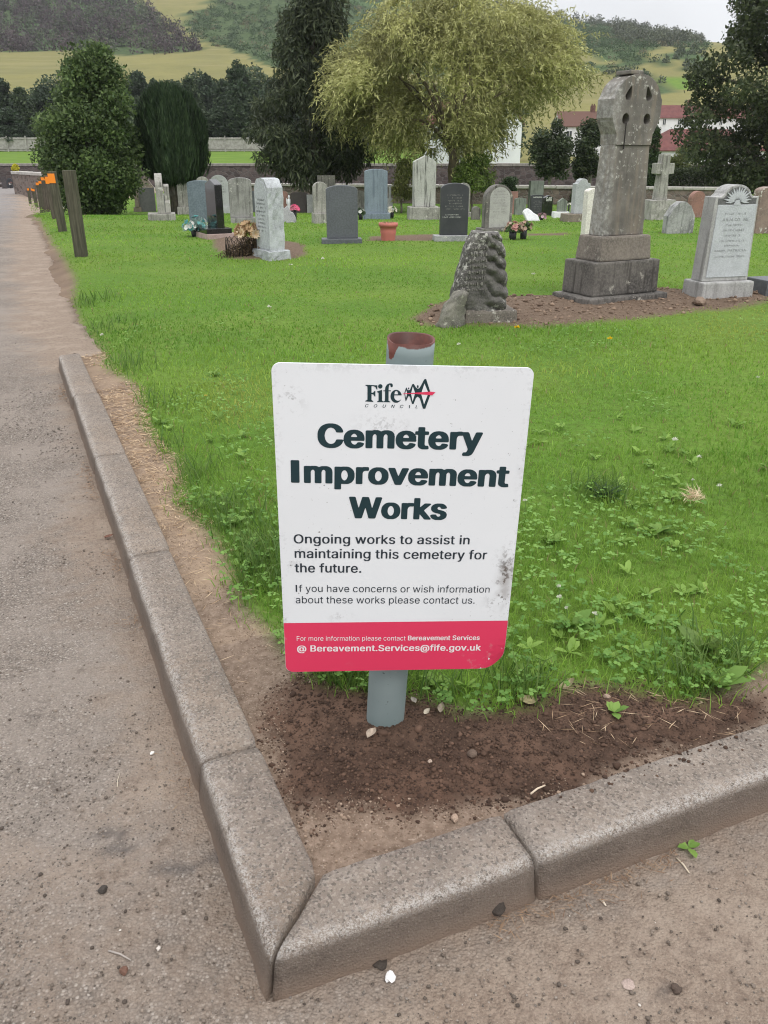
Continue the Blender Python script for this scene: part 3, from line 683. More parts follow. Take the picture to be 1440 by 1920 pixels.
# ------------------------------------------------------------------ houses
M_wh = plain('white_render', (0.74, 0.74, 0.76), .9, .1, c2=(0.66, 0.66, 0.68), sc=.6)
M_roof = plain('red_roof_tiles', (0.165, 0.068, 0.062), .85, .15, c2=(0.125, 0.052, 0.049), sc=1.2)
M_glass = plain('window_glass', (0.03, 0.035, 0.04), .12, .5)
M_frame = plain('white_window_frame', (0.7, 0.7, 0.7), .5)
M_brick = plain('chimney_brick', (0.16, 0.085, 0.07), .9, .1, c2=(.11, .06, .05), sc=3)
def house(label, loc, rz, W, D, H, RH, wins, chim=(), roof=M_roof, hip=False):
    root = thing('house', label, 'house', loc, rz)
    bm = bmesh.new(); prof = [(-D / 2, -4), (D / 2, -4), (D / 2, H), (0, H + RH), (-D / 2, H)]
    if hip: prof = [(-D / 2, -4), (D / 2, -4), (D / 2, H), (-D / 2, H)]
    a = [bm.verts.new((-W / 2, y, z)) for y, z in prof]; b = [bm.verts.new((W / 2, y, z)) for y, z in prof]; n = len(prof)
    bm.faces.new(a[::-1]); bm.faces.new(b)
    for i in range(n): bm.faces.new((a[i], a[(i + 1) % n], b[(i + 1) % n], b[i]))
    mkbm('wall', bm, M_wh, root)
    bm = bmesh.new(); o = .3; th = .16; e = W / 2 + .15; k = RH / (D / 2)
    ix = (D / 2) if hip else 0
    for s in (-1, 1):
        p = [(-e, s * (D / 2 + o), H - o * k), (e, s * (D / 2 + o), H - o * k), (e - ix, 0, H + RH), (-e + ix, 0, H + RH)]
        lo = [bm.verts.new((x, y, z + .02)) for x, y, z in p]; hi = [bm.verts.new((x, y, z + th)) for x, y, z in p]
        bm.faces.new(lo[::-1]); bm.faces.new(hi)
        for i in range(4): bm.faces.new((lo[i], lo[(i + 1) % 4], hi[(i + 1) % 4], hi[i]))
    if hip:
        for s in (-1, 1):
            p = [(s * e, -(D / 2 + o), H - o * k), (s * e, D / 2 + o, H - o * k), (s * (e - ix), 0, H + RH)]
            lo = [bm.verts.new((x, y, z + .02)) for x, y, z in p]; hi = [bm.verts.new((x, y, z + th)) for x, y, z in p]
            bm.faces.new(lo); bm.faces.new(hi)
            for i in range(3): bm.faces.new((lo[i], lo[(i + 1) % 3], hi[(i + 1) % 3], hi[i]))
    rf = mkbm('roof', bm, roof, root)
    for x in chim:
        bm = bmesh.new(); bmbox(bm, (x, 0, H + RH + .35), (.8, .7, 1.5)); bmbox(bm, (x - .2, 0, H + RH + 1.25), (.22, .22, .3), 0, .8); bmbox(bm, (x + .2, 0, H + RH + 1.25), (.22, .22, .3), 0, .8); mkbm('chimney', bm, M_brick, rf)
    for (x, z, ww, wh) in wins:
        bm = bmesh.new(); y = -D / 2 - .03
        for (cx_, cz_, sx, sz) in ((x, z + wh / 2, ww, .09), (x, z - wh / 2, ww, .09), (x - ww / 2, z, .09, wh + .088), (x + ww / 2, z, .09, wh + .088), (x, z, .07, wh - .1)): bmbox(bm, (cx_, y, cz_), (sx, .1, sz))
        f = mkbm('window', bm, M_frame, root); bm = bmesh.new(); bmbox(bm, (x, y + .02, z), (ww - .1, .04, wh - .1)); mkbm('pane', bm, M_glass, f)
    return root
Yh = 104.0
house('white gabled house with red roof half hidden behind the willow', (xat(892, 280, Yh) - .4, Yh, zat(308, Yh)), R(-38), 9.0, 6.4, 4.3, 2.1,
      [(-3.2, 3.3, .9, 1.1), (-1.0, 3.3, .9, 1.1), (1.9, 3.3, .8, 1.0), (-3.2, 1.2, .9, 1.1), (-.6, 1.2, .9, 1.1), (1.7, 1.2, 1.3, 1.1)], (3.6,))
Yh = 216.0
house('long white two storey terrace with bright red roof beside the big dark tree', (xat(1318, 240, Yh), Yh, zat(262, Yh)), R(3), 26, 8, 4.6, 2.6,
      [(x, z, .75, 1.3) for x, z in ((-10.9, 3.7), (-7.4, 3.7), (-6.2, 3.7), (-2.2, 3.7), (-1.0, 3.7), (2.4, 3.7), (-9.2, 1.3), (-6.0, 1.3), (-3.2, 1.3), (-2.0, 1.3), (-.8, 1.3), (4, 1.3))], (-4, 6))
Yh = 132.0
house('low building with hipped red tiled roof in front of the long white terrace', (xat(1308, 280, Yh), Yh, zat(312, Yh)), R(8), 17, 8, 2.2, 2.6, [(-5, 1.0, 1.2, 1.1), (-2, 1.0, 1.2, 1.1), (2, 1.0, 1.4, 1.1)], (), hip=True)
Yh = 170.0
house('distant house with brown roof and chimney behind the willow fringe', (xat(1090, 220, Yh), Yh, zat(288, Yh)), R(0), 9, 8, 4.6, 2.4, [(-2.8, 3.2, 1, 1.2), (0, 3.2, 1, 1.2), (2.8, 3.2, 1, 1.2)], (2.0,), roof=plain('brown_roof_tiles', (0.13, 0.075, 0.06), .9, .1))

# ------------------------------------------------------------------ tree belt behind the fence
def belt():
    spots = [(-30, 158, 262, 134), (12, 140, 262, 138), (48, 165, 262, 126), (92, 165, 262, 131), (136, 160, 262, 128), (180, 160, 262, 133), (236, 168, 262, 124), (266, 138, 262, 136), (298, 150, 262, 129), (330, 150, 262, 134), (362, 146, 262, 126), (392, 142, 262, 138), (424, 150, 264, 130), (452, 112, 264, 122), (482, 150, 264, 134), (520, 150, 264, 128), (560, 150, 264, 131), (600, 160, 262, 134), (650, 160, 262, 128), (700, 160, 250, 135), (740, 165, 250, 131), (412, 200, 264, 119.5), (375, 205, 264, 119.8), (20, 205, 264, 119.5), (445, 195, 264, 119.2)]
    protos = []
    for i, (px, top, bot, Y) in enumerate(spots):
        base = float(field_h(xat(px, 250, Y), Y)); H = zat(top, Y) - base; cx = xat(px, 250, Y)
        if i < 4:
            hw = [2.3, 2.9, 2.5, 3.2][i]
            out = [(H * .02, hw * .95), (H * .25, hw), (H * .5, hw * .95), (H * .75, hw * .7), (H * .97, hw * .25)]
            lb = lobes_from(out, 0, 0, 60, .95, (.5, 1.1))
            root = leafy_tree('belt_tree', 'x', 'tree', (cx, Y, base), lb, 9000, .36, .22, (0.026, 0.042, 0.024), [(0.06, 0.085, 0.042), (0.055, 0.075, 0.04), (0.075, 0.10, 0.048), (0.05, 0.07, 0.04)][i], .18, 5)
            protos.append((root, H))
        else:
            pr, ph = protos[i % 4]; root = pr.copy(); COL.objects.link(root)
            for ch in pr.children: c = ch.copy(); COL.objects.link(c); c.parent = root
            root.location = (cx, Y, base); root.rotation_euler = (0, 0, i * 1.3); s = H / ph; root.scale = (random.uniform(.9, 1.25), random.uniform(.9, 1.25), s)
        root['group'] = 'trees behind the board fence'
        root['label'] = 'dark leafy tree in the belt of woodland behind the grey board fence'
belt()
def belt_mass():
    n = 60000; x = rng.uniform(-62, 22, n); y = rng.uniform(140, 158, n); top = 7.5 + 5.5 * fbm(x / 7, y / 9, 301, 3) * 2; P = np.stack([x, y, field_h(x, y) + top * rng.random(n) ** .55], 1); U = rdir(n); W_ = unit(np.cross(U, rdir(n)))
    tone = (.75 + .8 * vnoise(x / 3.5, P[:, 2] / 2.2, 303))[:, None]; o = leafobj('woodland', leaf_quads(P, U, W_, rng.uniform(.35, .75, n), .38), colvar((0.03, 0.045, 0.025), (0.062, 0.085, 0.04), n) * tone, M_leaf); tag(o, 'continuous dark wood filling the gaps behind the belt trees', 'woodland', kind='stuff')
belt_mass()

# ------------------------------------------------------------------ woods and gorse on the hill (stuff)
def scatter_hill(name, label, poly_list, ymin, n, size, hgt, c1, c2, nleaf, cat, leaf=1.1, px_margin=True, area=(-330, 420, 300, 900), alt=None):
    x = rng.uniform(area[0], area[1], n * 16); y = rng.uniform(area[2], area[3], n * 16); z = field_h(x, y); px, py = project(x, y, z)
    ok = np.zeros(len(x), bool)
    for p in poly_list: ok |= inpoly(px + rng.normal(0, 2, len(x)), py + rng.normal(0, 1.2, len(x)), p)
    ok &= (y > ymin) & (px > -500) & (px < 1900); i = np.where(ok)[0][:n]; x, y, z = x[i], y[i], z[i]; n = len(i)
    if n == 0: return
    sz = rng.uniform(*size, n); hh = rng.uniform(*hgt, n); tone = rng.uniform(.7, 1.3, n); which = rng.random(n)
    k = np.repeat(np.arange(n), nleaf); N = len(k); d = rdir(N); d[:, 2] = np.abs(d[:, 2]) * 1.0; d = unit(d); r = 1 - .5 * rng.random(N) ** 2
    P = np.stack([x[k] + d[:, 0] * sz[k] * r, y[k] + d[:, 1] * sz[k] * r, z[k] - .2 + d[:, 2] * hh[k] * r], 1)
    U = unit(rdir(N) + d * .3); W = unit(np.cross(U, unit(d + rdir(N) * .7)))
    c = colvar(c1, c2, N) * tone[k][:, None]
    if alt is not None:
        sel = which[k] < alt[2]; c[sel] = (colvar(alt[0], alt[1], N) * tone[k][:, None])[sel]
    o = leafobj(name, leaf_quads(P, U, W, leaf * rng.uniform(.6, 1.4, N), leaf * .7 * rng.uniform(.6, 1.3, N)), c, M_leaf)
    tag(o, label, cat, kind='stuff')
scatter_hill('bare_woodland', 'dull purple-brown wood on the hillside above the yellow field', [WOODL], 330, 2600, (2.0, 4.2), (4, 8.5), (0.042, 0.032, 0.034), (0.082, 0.060, 0.062), 90, 'woodland', 1.0, alt=((0.04, 0.05, 0.03), (0.085, 0.10, 0.055), .36))
scatter_hill('hill_gorse', 'dark green gorse and bracken spread over the hilltop', [GORSE], 300, 9000, (1.1, 3.0), (.9, 2.8), (0.032, 0.058, 0.022), (0.056, 0.092, 0.036), 44, 'gorse', .62, area=(-200, 480, 300, 900), alt=((0.09, 0.085, 0.045), (0.14, 0.125, 0.07), .12))
scatter_hill('hill_scrub', 'scattered dark scrub clumps on the right slope of the hill', CLUMPS, 200, 520, (1.2, 3.2), (1.4, 3.6), (0.032, 0.046, 0.024), (0.068, 0.09, 0.042), 60, 'scrub', .9, area=(-150, 330, 230, 760))
RIDGE = [(900, 10), (1050, 38), (1200, 62), (1316, 90), (1316, 66), (1270, 40), (1200, 28), (1100, 10), (1000, -10), (900, -30)]
scatter_hill('ridge_woodland', 'thin grey-green wood along the skyline of the hill', [RIDGE, [(1150, 60), (1300, 68), (1300, 92), (1180, 96)]], 400, 420, (2.2, 4.2), (4, 7.5), (0.045, 0.055, 0.035), (0.095, 0.105, 0.06), 90, 'woodland', 1.0, area=(-50, 420, 400, 800))

# ------------------------------------------------------------------ kerb stones
def kerb_mat():
    m, t, b = newmat('kerb_concrete'); b.inputs['Roughness'].default_value = .9; b.inputs['Specular IOR Level'].default_value = .2
    n1 = noise(t, 9, 6, .65); n2 = noise(t, 110, 5, .75); n3 = noise(t, 420, 3, .7); n0 = noise(t, 2.5, 4, .6)
    vo = nd(t, 'ShaderNodeTexVoronoi'); vo.inputs['Scale'].default_value = 260; c = nd(t, 'ShaderNodeTexCoord'); t.links.new(c.outputs['Object'], vo.inputs['Vector'])
    col = mixc(t, ramp(t, n1, .35, .65), (0.205, 0.168, 0.138), (0.150, 0.124, 0.104))
    col = mixc(t, ramp(t, n0, .45, .65, 0, .45), col, (0.235, 0.178, 0.132)); st_ = noise(t, 3.3, 6, .72); col = mixc(t, ramp(t, st_, .54, .66, 0, .6), col, (0.098, 0.082, 0.070)); col = mixc(t, ramp(t, st_, .44, .34, 0, .45), col, (0.265, 0.235, 0.205))
    sep = nd(t, 'ShaderNodeSeparateColor'); t.links.new(vo.outputs['Color'], sep.inputs[0])
    col = mixc(t, ramp(t, sep.outputs[0], .76, .86, 0, .42), col, (0.33, 0.29, 0.25))
    col = mixc(t, ramp(t, sep.outputs[1], .78, .86, 0, .7), col, (0.075, 0.064, 0.056))
    col = mixc(t, ramp(t, n2, .54, .70, 0, .55), col, (0.09, 0.076, 0.065)); col = mixc(t, ramp(t, n3, .55, .68, 0, .5), col, (0.30, .265, .23))
    wr = attr(t, 'wear').outputs['Fac']; col = mixc(t, mul(t, wr, ramp(t, add(t, mul(t, n3, .5), mul(t, n2, .5)), .44, .58)), col, (0.37, 0.345, 0.32))
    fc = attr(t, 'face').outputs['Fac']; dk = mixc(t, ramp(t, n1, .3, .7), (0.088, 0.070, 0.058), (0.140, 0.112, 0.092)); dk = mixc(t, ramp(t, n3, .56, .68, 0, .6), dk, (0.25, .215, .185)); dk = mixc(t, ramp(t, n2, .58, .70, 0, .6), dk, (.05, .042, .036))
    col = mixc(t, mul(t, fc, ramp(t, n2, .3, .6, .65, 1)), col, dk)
    df = attr(t, 'foot').outputs['Fac']; col = mixc(t, df, col, (0.17, 0.125, 0.096))
    sp = noise(t, 5.5, 3, .6); col = mixc(t, mul(t, ramp(t, sp, .705, .73), .45), col, (0.38, 0.35, 0.31))
    setc(t, b, scalec(t, col, 1.27)); bump(t, b, add(t, add(t, mul(t, n2, .45), mul(t, n3, .9)), mul(t, vo.outputs['Distance'], .6)), .8, .0042)
    return m
M_kerb = kerb_mat()
PROF = [(0.0, -.16), (0.0, KH - .004), (-.004, KH), (-.03, KH + .001), (-.06, KH + .0005), (-.090, KH), (-.1005, KH - .0012), (-.107, KH - .0045), (-.1115, KH - .0105), (-.1135, KH - .019), (-.1165, KH - .042), (-.1195, .018), (-.1225, .004), (-.126, -.16)]
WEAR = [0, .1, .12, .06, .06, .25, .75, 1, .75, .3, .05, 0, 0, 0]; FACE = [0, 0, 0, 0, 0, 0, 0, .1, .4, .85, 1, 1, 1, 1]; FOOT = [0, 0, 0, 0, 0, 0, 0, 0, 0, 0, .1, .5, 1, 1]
def kerbstone(label, arm, s0, s1, mitre=False, dz=0.0, seed=0, skew=0.0, end_round=False):
    nS = max(8, int((s1 - s0) / .018)); V = []; wr, fa, fo = [], [], []; gap = .0055
    org = CI if arm == 'L' else CI
    along = DL if arm == 'L' else DR; out = -DR if arm == 'L' else -DL
    for i in range(nS + 1):
        for j, (wv, z) in enumerate(PROF):
            wv = -wv                                     # distance out from the inner edge
            a0 = s0 + gap - (wv if mitre else 0) + (gap * .4 if mitre else 0); a1 = s1 - gap + skew * (wv / KW - .5)
            s = a0 + (a1 - a0) * i / nS
            e = min(s - a0, a1 - s); rd = .008; dr = rd * max(0, 1 - max(e, 0) / rd) ** 2 * .45
            if end_round and a1 - s < .05: dr += .02 * (1 - (a1 - s) / .05) ** 2
            nzv = (float(fbm(s * 14 + seed * 7, wv * 14 + z * 9, 81, 3)) * .006 + float(fbm(s * 55 + seed, wv * 55 + z * 50, 82, 2)) * .0035) if z > -.05 else 0
            ww = wv + (nzv if j > 6 else 0) - (dr if j > 4 else 0) + (dr if j < 2 else 0)
            zz = z - (dr if 1 < j < 9 else 0) + (nzv * .8 if 1 <= j <= 9 else 0)
            x = org[0] + along[0] * s + out[0] * ww; y = org[1] + along[1] * s + out[1] * ww
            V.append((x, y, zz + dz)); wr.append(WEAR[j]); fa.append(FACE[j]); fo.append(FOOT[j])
    n = len(PROF); Fq = []; c = np.mean(V, 0); c[2] = 0; rj = random.Random(seed)
    V = np.array(V) - c
    for i in range(nS):
        for j in range(n): Fq.append((i * n + j, i * n + (j + 1) % n, (i + 1) * n + (j + 1) % n, (i + 1) * n + j))
    cnt = [4] * len(Fq) + [n, n]; idx = [q for f in Fq for q in f] + list(range(n))[::-1] + [nS * n + k for k in range(n)]
    if arm == 'L': pass
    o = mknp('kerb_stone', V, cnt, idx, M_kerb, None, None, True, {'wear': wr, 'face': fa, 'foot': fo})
    bm = bmesh.new(); bm.from_mesh(o.data); bmesh.ops.recalc_face_normals(bm, faces=bm.faces[:]); bm.to_mesh(o.data); bm.free()
    o.location = c + np.array([rj.uniform(-.002, .002), rj.uniform(-.002, .002), 0]); o.rotation_euler = (0, 0, rj.uniform(-.003, .003)); tag(o, label, 'kerb stone', 'concrete kerb stones edging the planting bed')
    return o
kerbstone('short mitred kerb stone at the corner, on the tarmac path side', 'L', 0, .335, True, 0, 1)
kerbstone('mitred kerb stone at the corner running towards the green weed in the dirt', 'R', 0, .325, True, 0, 2)
kerbstone('kerb stone with dark soil crumbs spilt along its top, behind the green weed', 'R', .325, 1.25, False, .002, 3)
kerbstone('kerb stone further right than the one sprinkled with soil crumbs', 'R', 1.25, 2.165, False, -.001, 8)
kerbstone('far right end kerb stone of the arm that runs beside the packed dirt', 'R', 2.165, 3.08, False, .002, 9)
kerbstone('long kerb stone next to the short corner one, beside the red band of the sign', 'L', .335, 1.25, False, .002, 4)
kerbstone('kerb stone with a pale lichen spot, level with the middle of the sign', 'L', 1.25, 2.15, False, 0, 5)
kerbstone('kerb stone beside the strip of straw, level with the top of the sign', 'L', 2.15, 3.08, False, -.002, 6)
kerbstone('last kerb stone at the broken end of the row beside the dirt verge', 'L', 3.08, 4.02, False, -.006, 7, 0, True)

# ------------------------------------------------------------------ text and the notice sign
def font(name):
    try:
        p = os.path.join(bpy.utils.system_resource('DATAFILES'), 'fonts', name)
        return bpy.data.fonts.load(p)
    except Exception: return None
FONT = font('Inter.woff2')
def text_mesh(s, bold=0.0, shear=0.0, space=1.0, em=None):
    """letters as a flat mesh: glyph outlines filled by winding number (the font's contours overlap), thickened by `bold` em"""
    c = bpy.data.curves.new('lettering', 'FONT'); c.body = s; c.size = 1.0; c.shear = shear; c.space_character = space
    if FONT: c.font = FONT
    o = bpy.data.objects.new('lettering', c); COL.objects.link(o)
    dg = bpy.context.evaluated_depsgraph_get(); cu = o.evaluated_get(dg).to_curve(dg)
    A, B, Is = [], [], {}
    for sp in cu.splines:
        bp = sp.bezier_points; pts = []
        if len(bp):
            n = len(bp)
            for k in range(n):
                p, q = bp[k], bp[(k + 1) % n]; P0, P1, P2, P3 = p.co.xy, p.handle_right.xy, q.handle_left.xy, q.co.xy
                for u in (0, .125, .25, .375, .5, .625, .75, .875): w_ = 1 - u; pts.append(P0 * w_ ** 3 + P1 * 3 * w_ * w_ * u + P2 * 3 * w_ * u * u + P3 * u ** 3)
        else: pts = [Vector(p.co[:2]) for p in sp.points]
        if len(pts) > 2 and FONT and s[sp.character_index] == 'I':        # plain upright I without serifs
            P_ = np.array([tuple(p) for p in pts]); cx_ = (P_[:, 0].min() + P_[:, 0].max()) / 2; xs_ = Is.setdefault(sp.character_index, [9, -9, 9, -9]); xs_[:] = [min(xs_[0], P_[:, 0].min()), max(xs_[1], P_[:, 0].max()), min(xs_[2], P_[:, 1].min()), max(xs_[3], P_[:, 1].max())]; continue
        if len(pts) > 2: pts = np.array([tuple(p) for p in pts]); A.append(pts); B.append(np.roll(pts, -1, 0))
    o.evaluated_get(dg).to_curve_clear(); bpy.data.objects.remove(o); bpy.data.curves.remove(c)
    for a0_, a1_, b0_, b1_ in Is.values():
        m_ = (a0_ + a1_) / 2; pts = np.array([(m_ - .048 + shear * b0_, b0_), (m_ + .048 + shear * b0_, b0_), (m_ + .048 + shear * b1_ * 0, b1_), (m_ - .048 + shear * b1_ * 0, b1_)]); A.append(pts); B.append(np.roll(pts, -1, 0))
    A, B = np.concatenate(A), np.concatenate(B)
    em = em or (70 if len(s) > 14 else 100); N = em * 2; pad = .06 + max(0, bold)
    x0, y0 = A.min(0) - pad; x1, y1 = A.max(0) + pad
    nx, ny = 2 * int((x1 - x0) * em + 2), 2 * int((y1 - y0) * em + 2); mask = np.zeros((ny, nx), bool); cxs = x0 + (np.arange(nx) + .5) / N
    for r in range(ny):
        yy = y0 + (r + .5) / N; up = (A[:, 1] <= yy) & (B[:, 1] > yy); dn = (B[:, 1] <= yy) & (A[:, 1] > yy); m = up | dn
        if not m.any(): continue
        a, b = A[m], B[m]; xi = a[:, 0] + (yy - a[:, 1]) / (b[:, 1] - a[:, 1]) * (b[:, 0] - a[:, 0]); sg = np.where(up[m], 1, -1); od = np.argsort(xi); cs = np.concatenate([[0], np.cumsum(sg[od])]); mask[r] = cs[np.searchsorted(xi[od], cxs)] != 0
    if bold > 0:
        rx_, ry_ = bold * N * 1.0, bold * N * .40; R_ = int(rx_ + 1); out = mask.copy()
        for dy in range(-R_, R_ + 1):
            for dx in range(-R_, R_ + 1):
                if (dx or dy) and (abs(dx) / rx_) ** 3 + (abs(dy) / ry_) ** 3 <= 1: out |= np.roll(np.roll(mask, dy, 0), dx, 1)
        mask = out
    f = mask.reshape(ny // 2, 2, nx // 2, 2).mean((1, 3)); f = (f + .25 * (np.roll(f, 1, 0) + np.roll(f, -1, 0) + np.roll(f, 1, 1) + np.roll(f, -1, 1))) / 2
    V, Fc = [], []; h, w = f.shape; pos = lambda i, j: (x0 + (j * 2 + 1) / N, y0 + (i * 2 + 1) / N); L = .5
    for i in range(h - 1):
        j = 0
        while j < w - 1:
            q = (f[i, j], f[i, j + 1], f[i + 1, j + 1], f[i + 1, j])
            if max(q) < L: j += 1; continue
            if min(q) >= L:
                k = j
                while k + 1 < w - 1 and f[i, k + 2] >= L and f[i + 1, k + 2] >= L: k += 1
                b = len(V); V += [pos(i, j), pos(i, k + 1), pos(i + 1, k + 1), pos(i + 1, j)]; Fc.append((b, b + 1, b + 2, b + 3)); j = k + 1; continue
            cr = [pos(i, j), pos(i, j + 1), pos(i + 1, j + 1), pos(i + 1, j)]; pl = []
            for e in range(4):
                a_, b_ = q[e], q[(e + 1) % 4]; pa, pb = cr[e], cr[(e + 1) % 4]
                if a_ >= L: pl.append(pa)
                if (a_ >= L) != (b_ >= L): t = (L - a_) / (b_ - a_); pl.append((pa[0] + (pb[0] - pa[0]) * t, pa[1] + (pb[1] - pa[1]) * t))
            if len(pl) > 2: b = len(V); V += pl; Fc.append(tuple(range(b, b + len(pl))))
            j += 1
    return np.array(V), Fc
M_ink = plain('dark_green_ink', (0.012, 0.038, 0.047), .35, .4)
M_ink2 = plain('grey_ink', (0.022, 0.033, 0.045), .35, .4)
M_red = None
def sign_mats():
    global M_red, M_panel
    m, t, b = newmat('sign_white'); b.inputs['Roughness'].default_value = .32; b.inputs['Specular IOR Level'].default_value = .45
    n1 = noise(t, 14, 5, .7); n2 = noise(t, 130, 4, .7); n3 = noise(t, 4, 3, .5); n4 = noise(t, 1, 4, .6, mapping=(10, 60, 10))
    col = mixc(t, ramp(t, n3, .4, .7, 0, .35), (0.77, 0.80, 0.825), (0.69, 0.715, 0.735))
    col = mixc(t, mul(t, ramp(t, n2, .655, .72), ramp(t, n3, .45, .60)), col, (0.07, 0.06, 0.055))
    sm = attr(t, 'smudge').outputs['Fac']; col = mixc(t, mul(t, sm, ramp(t, add(t, mul(t, n1, .5), mul(t, n2, .5)), .50, .56)), col, (0.06, 0.05, 0.045))
    col = mixc(t, mul(t, ramp(t, sm, 0, 1, 0, .55), ramp(t, n4, .5, .64)), col, (0.20, 0.17, 0.15))
    setc(t, b, col); bump(t, b, n3, .03, .01); M_panel = m
    m, t, b = newmat('sign_red'); b.inputs['Roughness'].default_value = .38; b.inputs['Specular IOR Level'].default_value = .4
    n1 = noise(t, 30, 5, .7, mapping=(1, .35, 1)); n3 = noise(t, 5, 2)
    col = mixc(t, mul(t, ramp(t, n1, .60, .70), ramp(t, n3, .42, .62, 0, .6)), (0.71, 0.045, 0.115), (0.60, 0.28, 0.30)); setc(t, b, col); M_red = m
sign_mats()
M_whiteink = plain('white_ink', (0.82, 0.74, 0.76), .4)
def sign():
    base = gp(722, 1352, lambda x, y: LAWN + .0)
    ly = -.082; d = ray(771, 634)
    # point where the ray passes the post's top centre
    zt = .5
    for _ in range(60):
        Yp = base.y + ly * (zt - base.z); t_ = Yp / d.y; zt = CAMZ + d.z * t_
    top = Vector((d.x * t_, Yp, zt)); ax = (top - base).normalized(); L = (top - base).length
    root = thing('notice_sign', 'white and pink council notice on a leaning grey-green metal tube, planted in dark soil', 'sign', base)
    q = Vector((0, 0, 1)).rotation_difference(ax)
    Rm = q.to_matrix(); r = .0375
    # tube with a thin wall, open at the top
    bm = bmesh.new(); n = 48; nh = 40; rings = []
    for i in range(nh + 1):
        z = -.25 + (L + .25) * (i / nh) ** .8; ring = []
        for k in range(n):
            a = 2 * math.pi * k / n
            zz = z + (.0008 * math.sin(3 * a) - .0015 * math.exp(-((a - 3.8) / .35) ** 2) if i == nh else 0)
            ring.append(bm.verts.new(Rm @ Vector((r * math.cos(a), r * math.sin(a), zz))))
        rings.append(ring)
    inner = []
    for z in (L - .001, L - .12, L - .5):
        ring = []
        for k in range(n):
            a = 2 * math.pi * k / n; zz = z + (.0008 * math.sin(3 * a) - .0015 * math.exp(-((a - 3.8) / .35) ** 2) if z > L - .01 else 0)
            ring.append(bm.verts.new(Rm @ Vector(((r - .0036) * math.cos(a), (r - .0036) * math.sin(a), zz))))
        inner.append(ring)
    for A, B in zip(rings[:-1], rings[1:]):
        for k in range(n): bm.faces.new((A[k], A[(k + 1) % n], B[(k + 1) % n], B[k]))
    rimf = []
    for k in range(n): rimf.append(bm.faces.new((rings[-1][k], rings[-1][(k + 1) % n], inner[0][(k + 1) % n], inner[0][k])))
    inf = []
    for A, B in zip(inner[:-1], inner[1:]):
        for k in range(n): inf.append(bm.faces.new((A[k], A[(k + 1) % n], B[(k + 1) % n], B[k])))
    bm.faces.new(inner[-1][::-1])
    m, t, b = newmat('painted_post'); b.inputs['Roughness'].default_value = .5; b.inputs['Specular IOR Level'].default_value = .35
    c = nd(t, 'ShaderNodeTexCoord'); n1 = noise(t, 22, 5, .65); n2 = noise(t, 6, 3); n3 = noise(t, 120, 2)
    paint = mixc(t, ramp(t, n2, .35, .7), (0.225, 0.275, 0.275), (0.19, 0.24, 0.238)); paint = mixc(t, ramp(t, n1, .66, .72, 0, .6), paint, (0.30, .31, .30))
    paint = mixc(t, mul(t, ramp(t, n3, .70, .74), .7), paint, (.05, .06, .06))
    rust = mixc(t, ramp(t, n1, .35, .65), (0.15, 0.046, 0.032), (0.075, 0.026, 0.02))
    at = attr(t, 'rust').outputs['Fac']; f = ramp(t, add(t, at, mul(t, add(t, n1, -.5), .5)), .45, .52); setc(t, b, mixc(t, f, paint, rust)); bump(t, b, n1, .15, .003)
    me = bpy.data.meshes.new('post'); bmesh.ops.recalc_face_normals(bm, faces=bm.faces[:])
    bm.verts.index_update(); innerset = {v.index for rg in inner for v in rg}; Ri = Rm.inverted(); ru = []
    for v in bm.verts:
        p = Ri @ v.co; a = math.atan2(p.y, p.x) % (2 * math.pi); h = L - p.z
        if v.index in innerset: ru.append(1.0); continue
        chip = .024 * math.exp(-((a - 3.75) / .30) ** 4) + .0015
        ru.append(max(0, min(1, .5 + (chip - h) / .012)))
    bm.to_mesh(me); bm.free(); a_ = me.attributes.new('rust', 'FLOAT', 'POINT'); a_.data.foreach_set('value', ru)
    me.polygons.foreach_set('use_smooth', [len(p.vertices) == 4 for p in me.polygons]); me.materials.append(m)
    link(bpy.data.objects.new('post', me), root)
    # the panel's plane: across and down directions measured from the plate's own edges
    dn = Vector((-.0169, .0791, -.9967)).normalized(); ac = Vector((.9948, .0927, -.0425)); ac.normalize(); nm = ac.cross(dn).normalized(); cab = -ac.dot(dn); 
    if nm.y > 0: nm = -nm
    mid = base + ax * (L * .62); P0 = mid + nm * (r + .016)
    cpos = Vector((0, 0, CAMZ))
    def loc(px, py):
        dd = ray(px, py); s = (P0 - cpos).dot(nm) / dd.dot(nm); p = cpos + dd * s - P0; pu, pv = p.dot(ac), -p.dot(dn); k_ = 1 - cab * cab; return (pu - cab * pv) / k_, (pv - cab * pu) / k_     # right, up
    def W(u, v, h=0.0): return (P0 - base) + ac * u - dn * v + nm * h
    tl, tr, bl, br = loc(508, 680), loc(1001, 690), loc(536, 1259), loc(944, 1254)
    x0 = (tl[0] + bl[0]) / 2; x1 = (tr[0] + br[0]) / 2; y1 = (tl[1] + tr[1]) / 2; y0 = (bl[1] + br[1]) / 2
    print('SIGN size', x1 - x0, y1 - y0, 'post L', L, 'base', base, 'top', top)
    def outline(ax0, ay0, ax1, ay1, rs, n=10):
        pts = []
        for (cx_, cy_, a0, rr) in ((ax0 + rs[0], ay0 + rs[0], 180, rs[0]), (ax1 - rs[1], ay0 + rs[1], 270, rs[1]), (ax1 - rs[2], ay1 - rs[2], 0, rs[2]), (ax0 + rs[3], ay1 - rs[3], 90, rs[3])):
            if rr < 1e-4: pts.append((cx_, cy_)); continue
            for k in range(n + 1): a = R(a0 + 90 * k / n); pts.append((cx_ + rr * math.cos(a), cy_ + rr * math.sin(a)))
        return pts
    def bend(u, v):        # the lower right corner of the plate is curled slightly backwards
        e = max(0, (u - (x1 - .05)) / .05) * max(0, (y0 + .07 - v) / .07); return -.018 * e * e
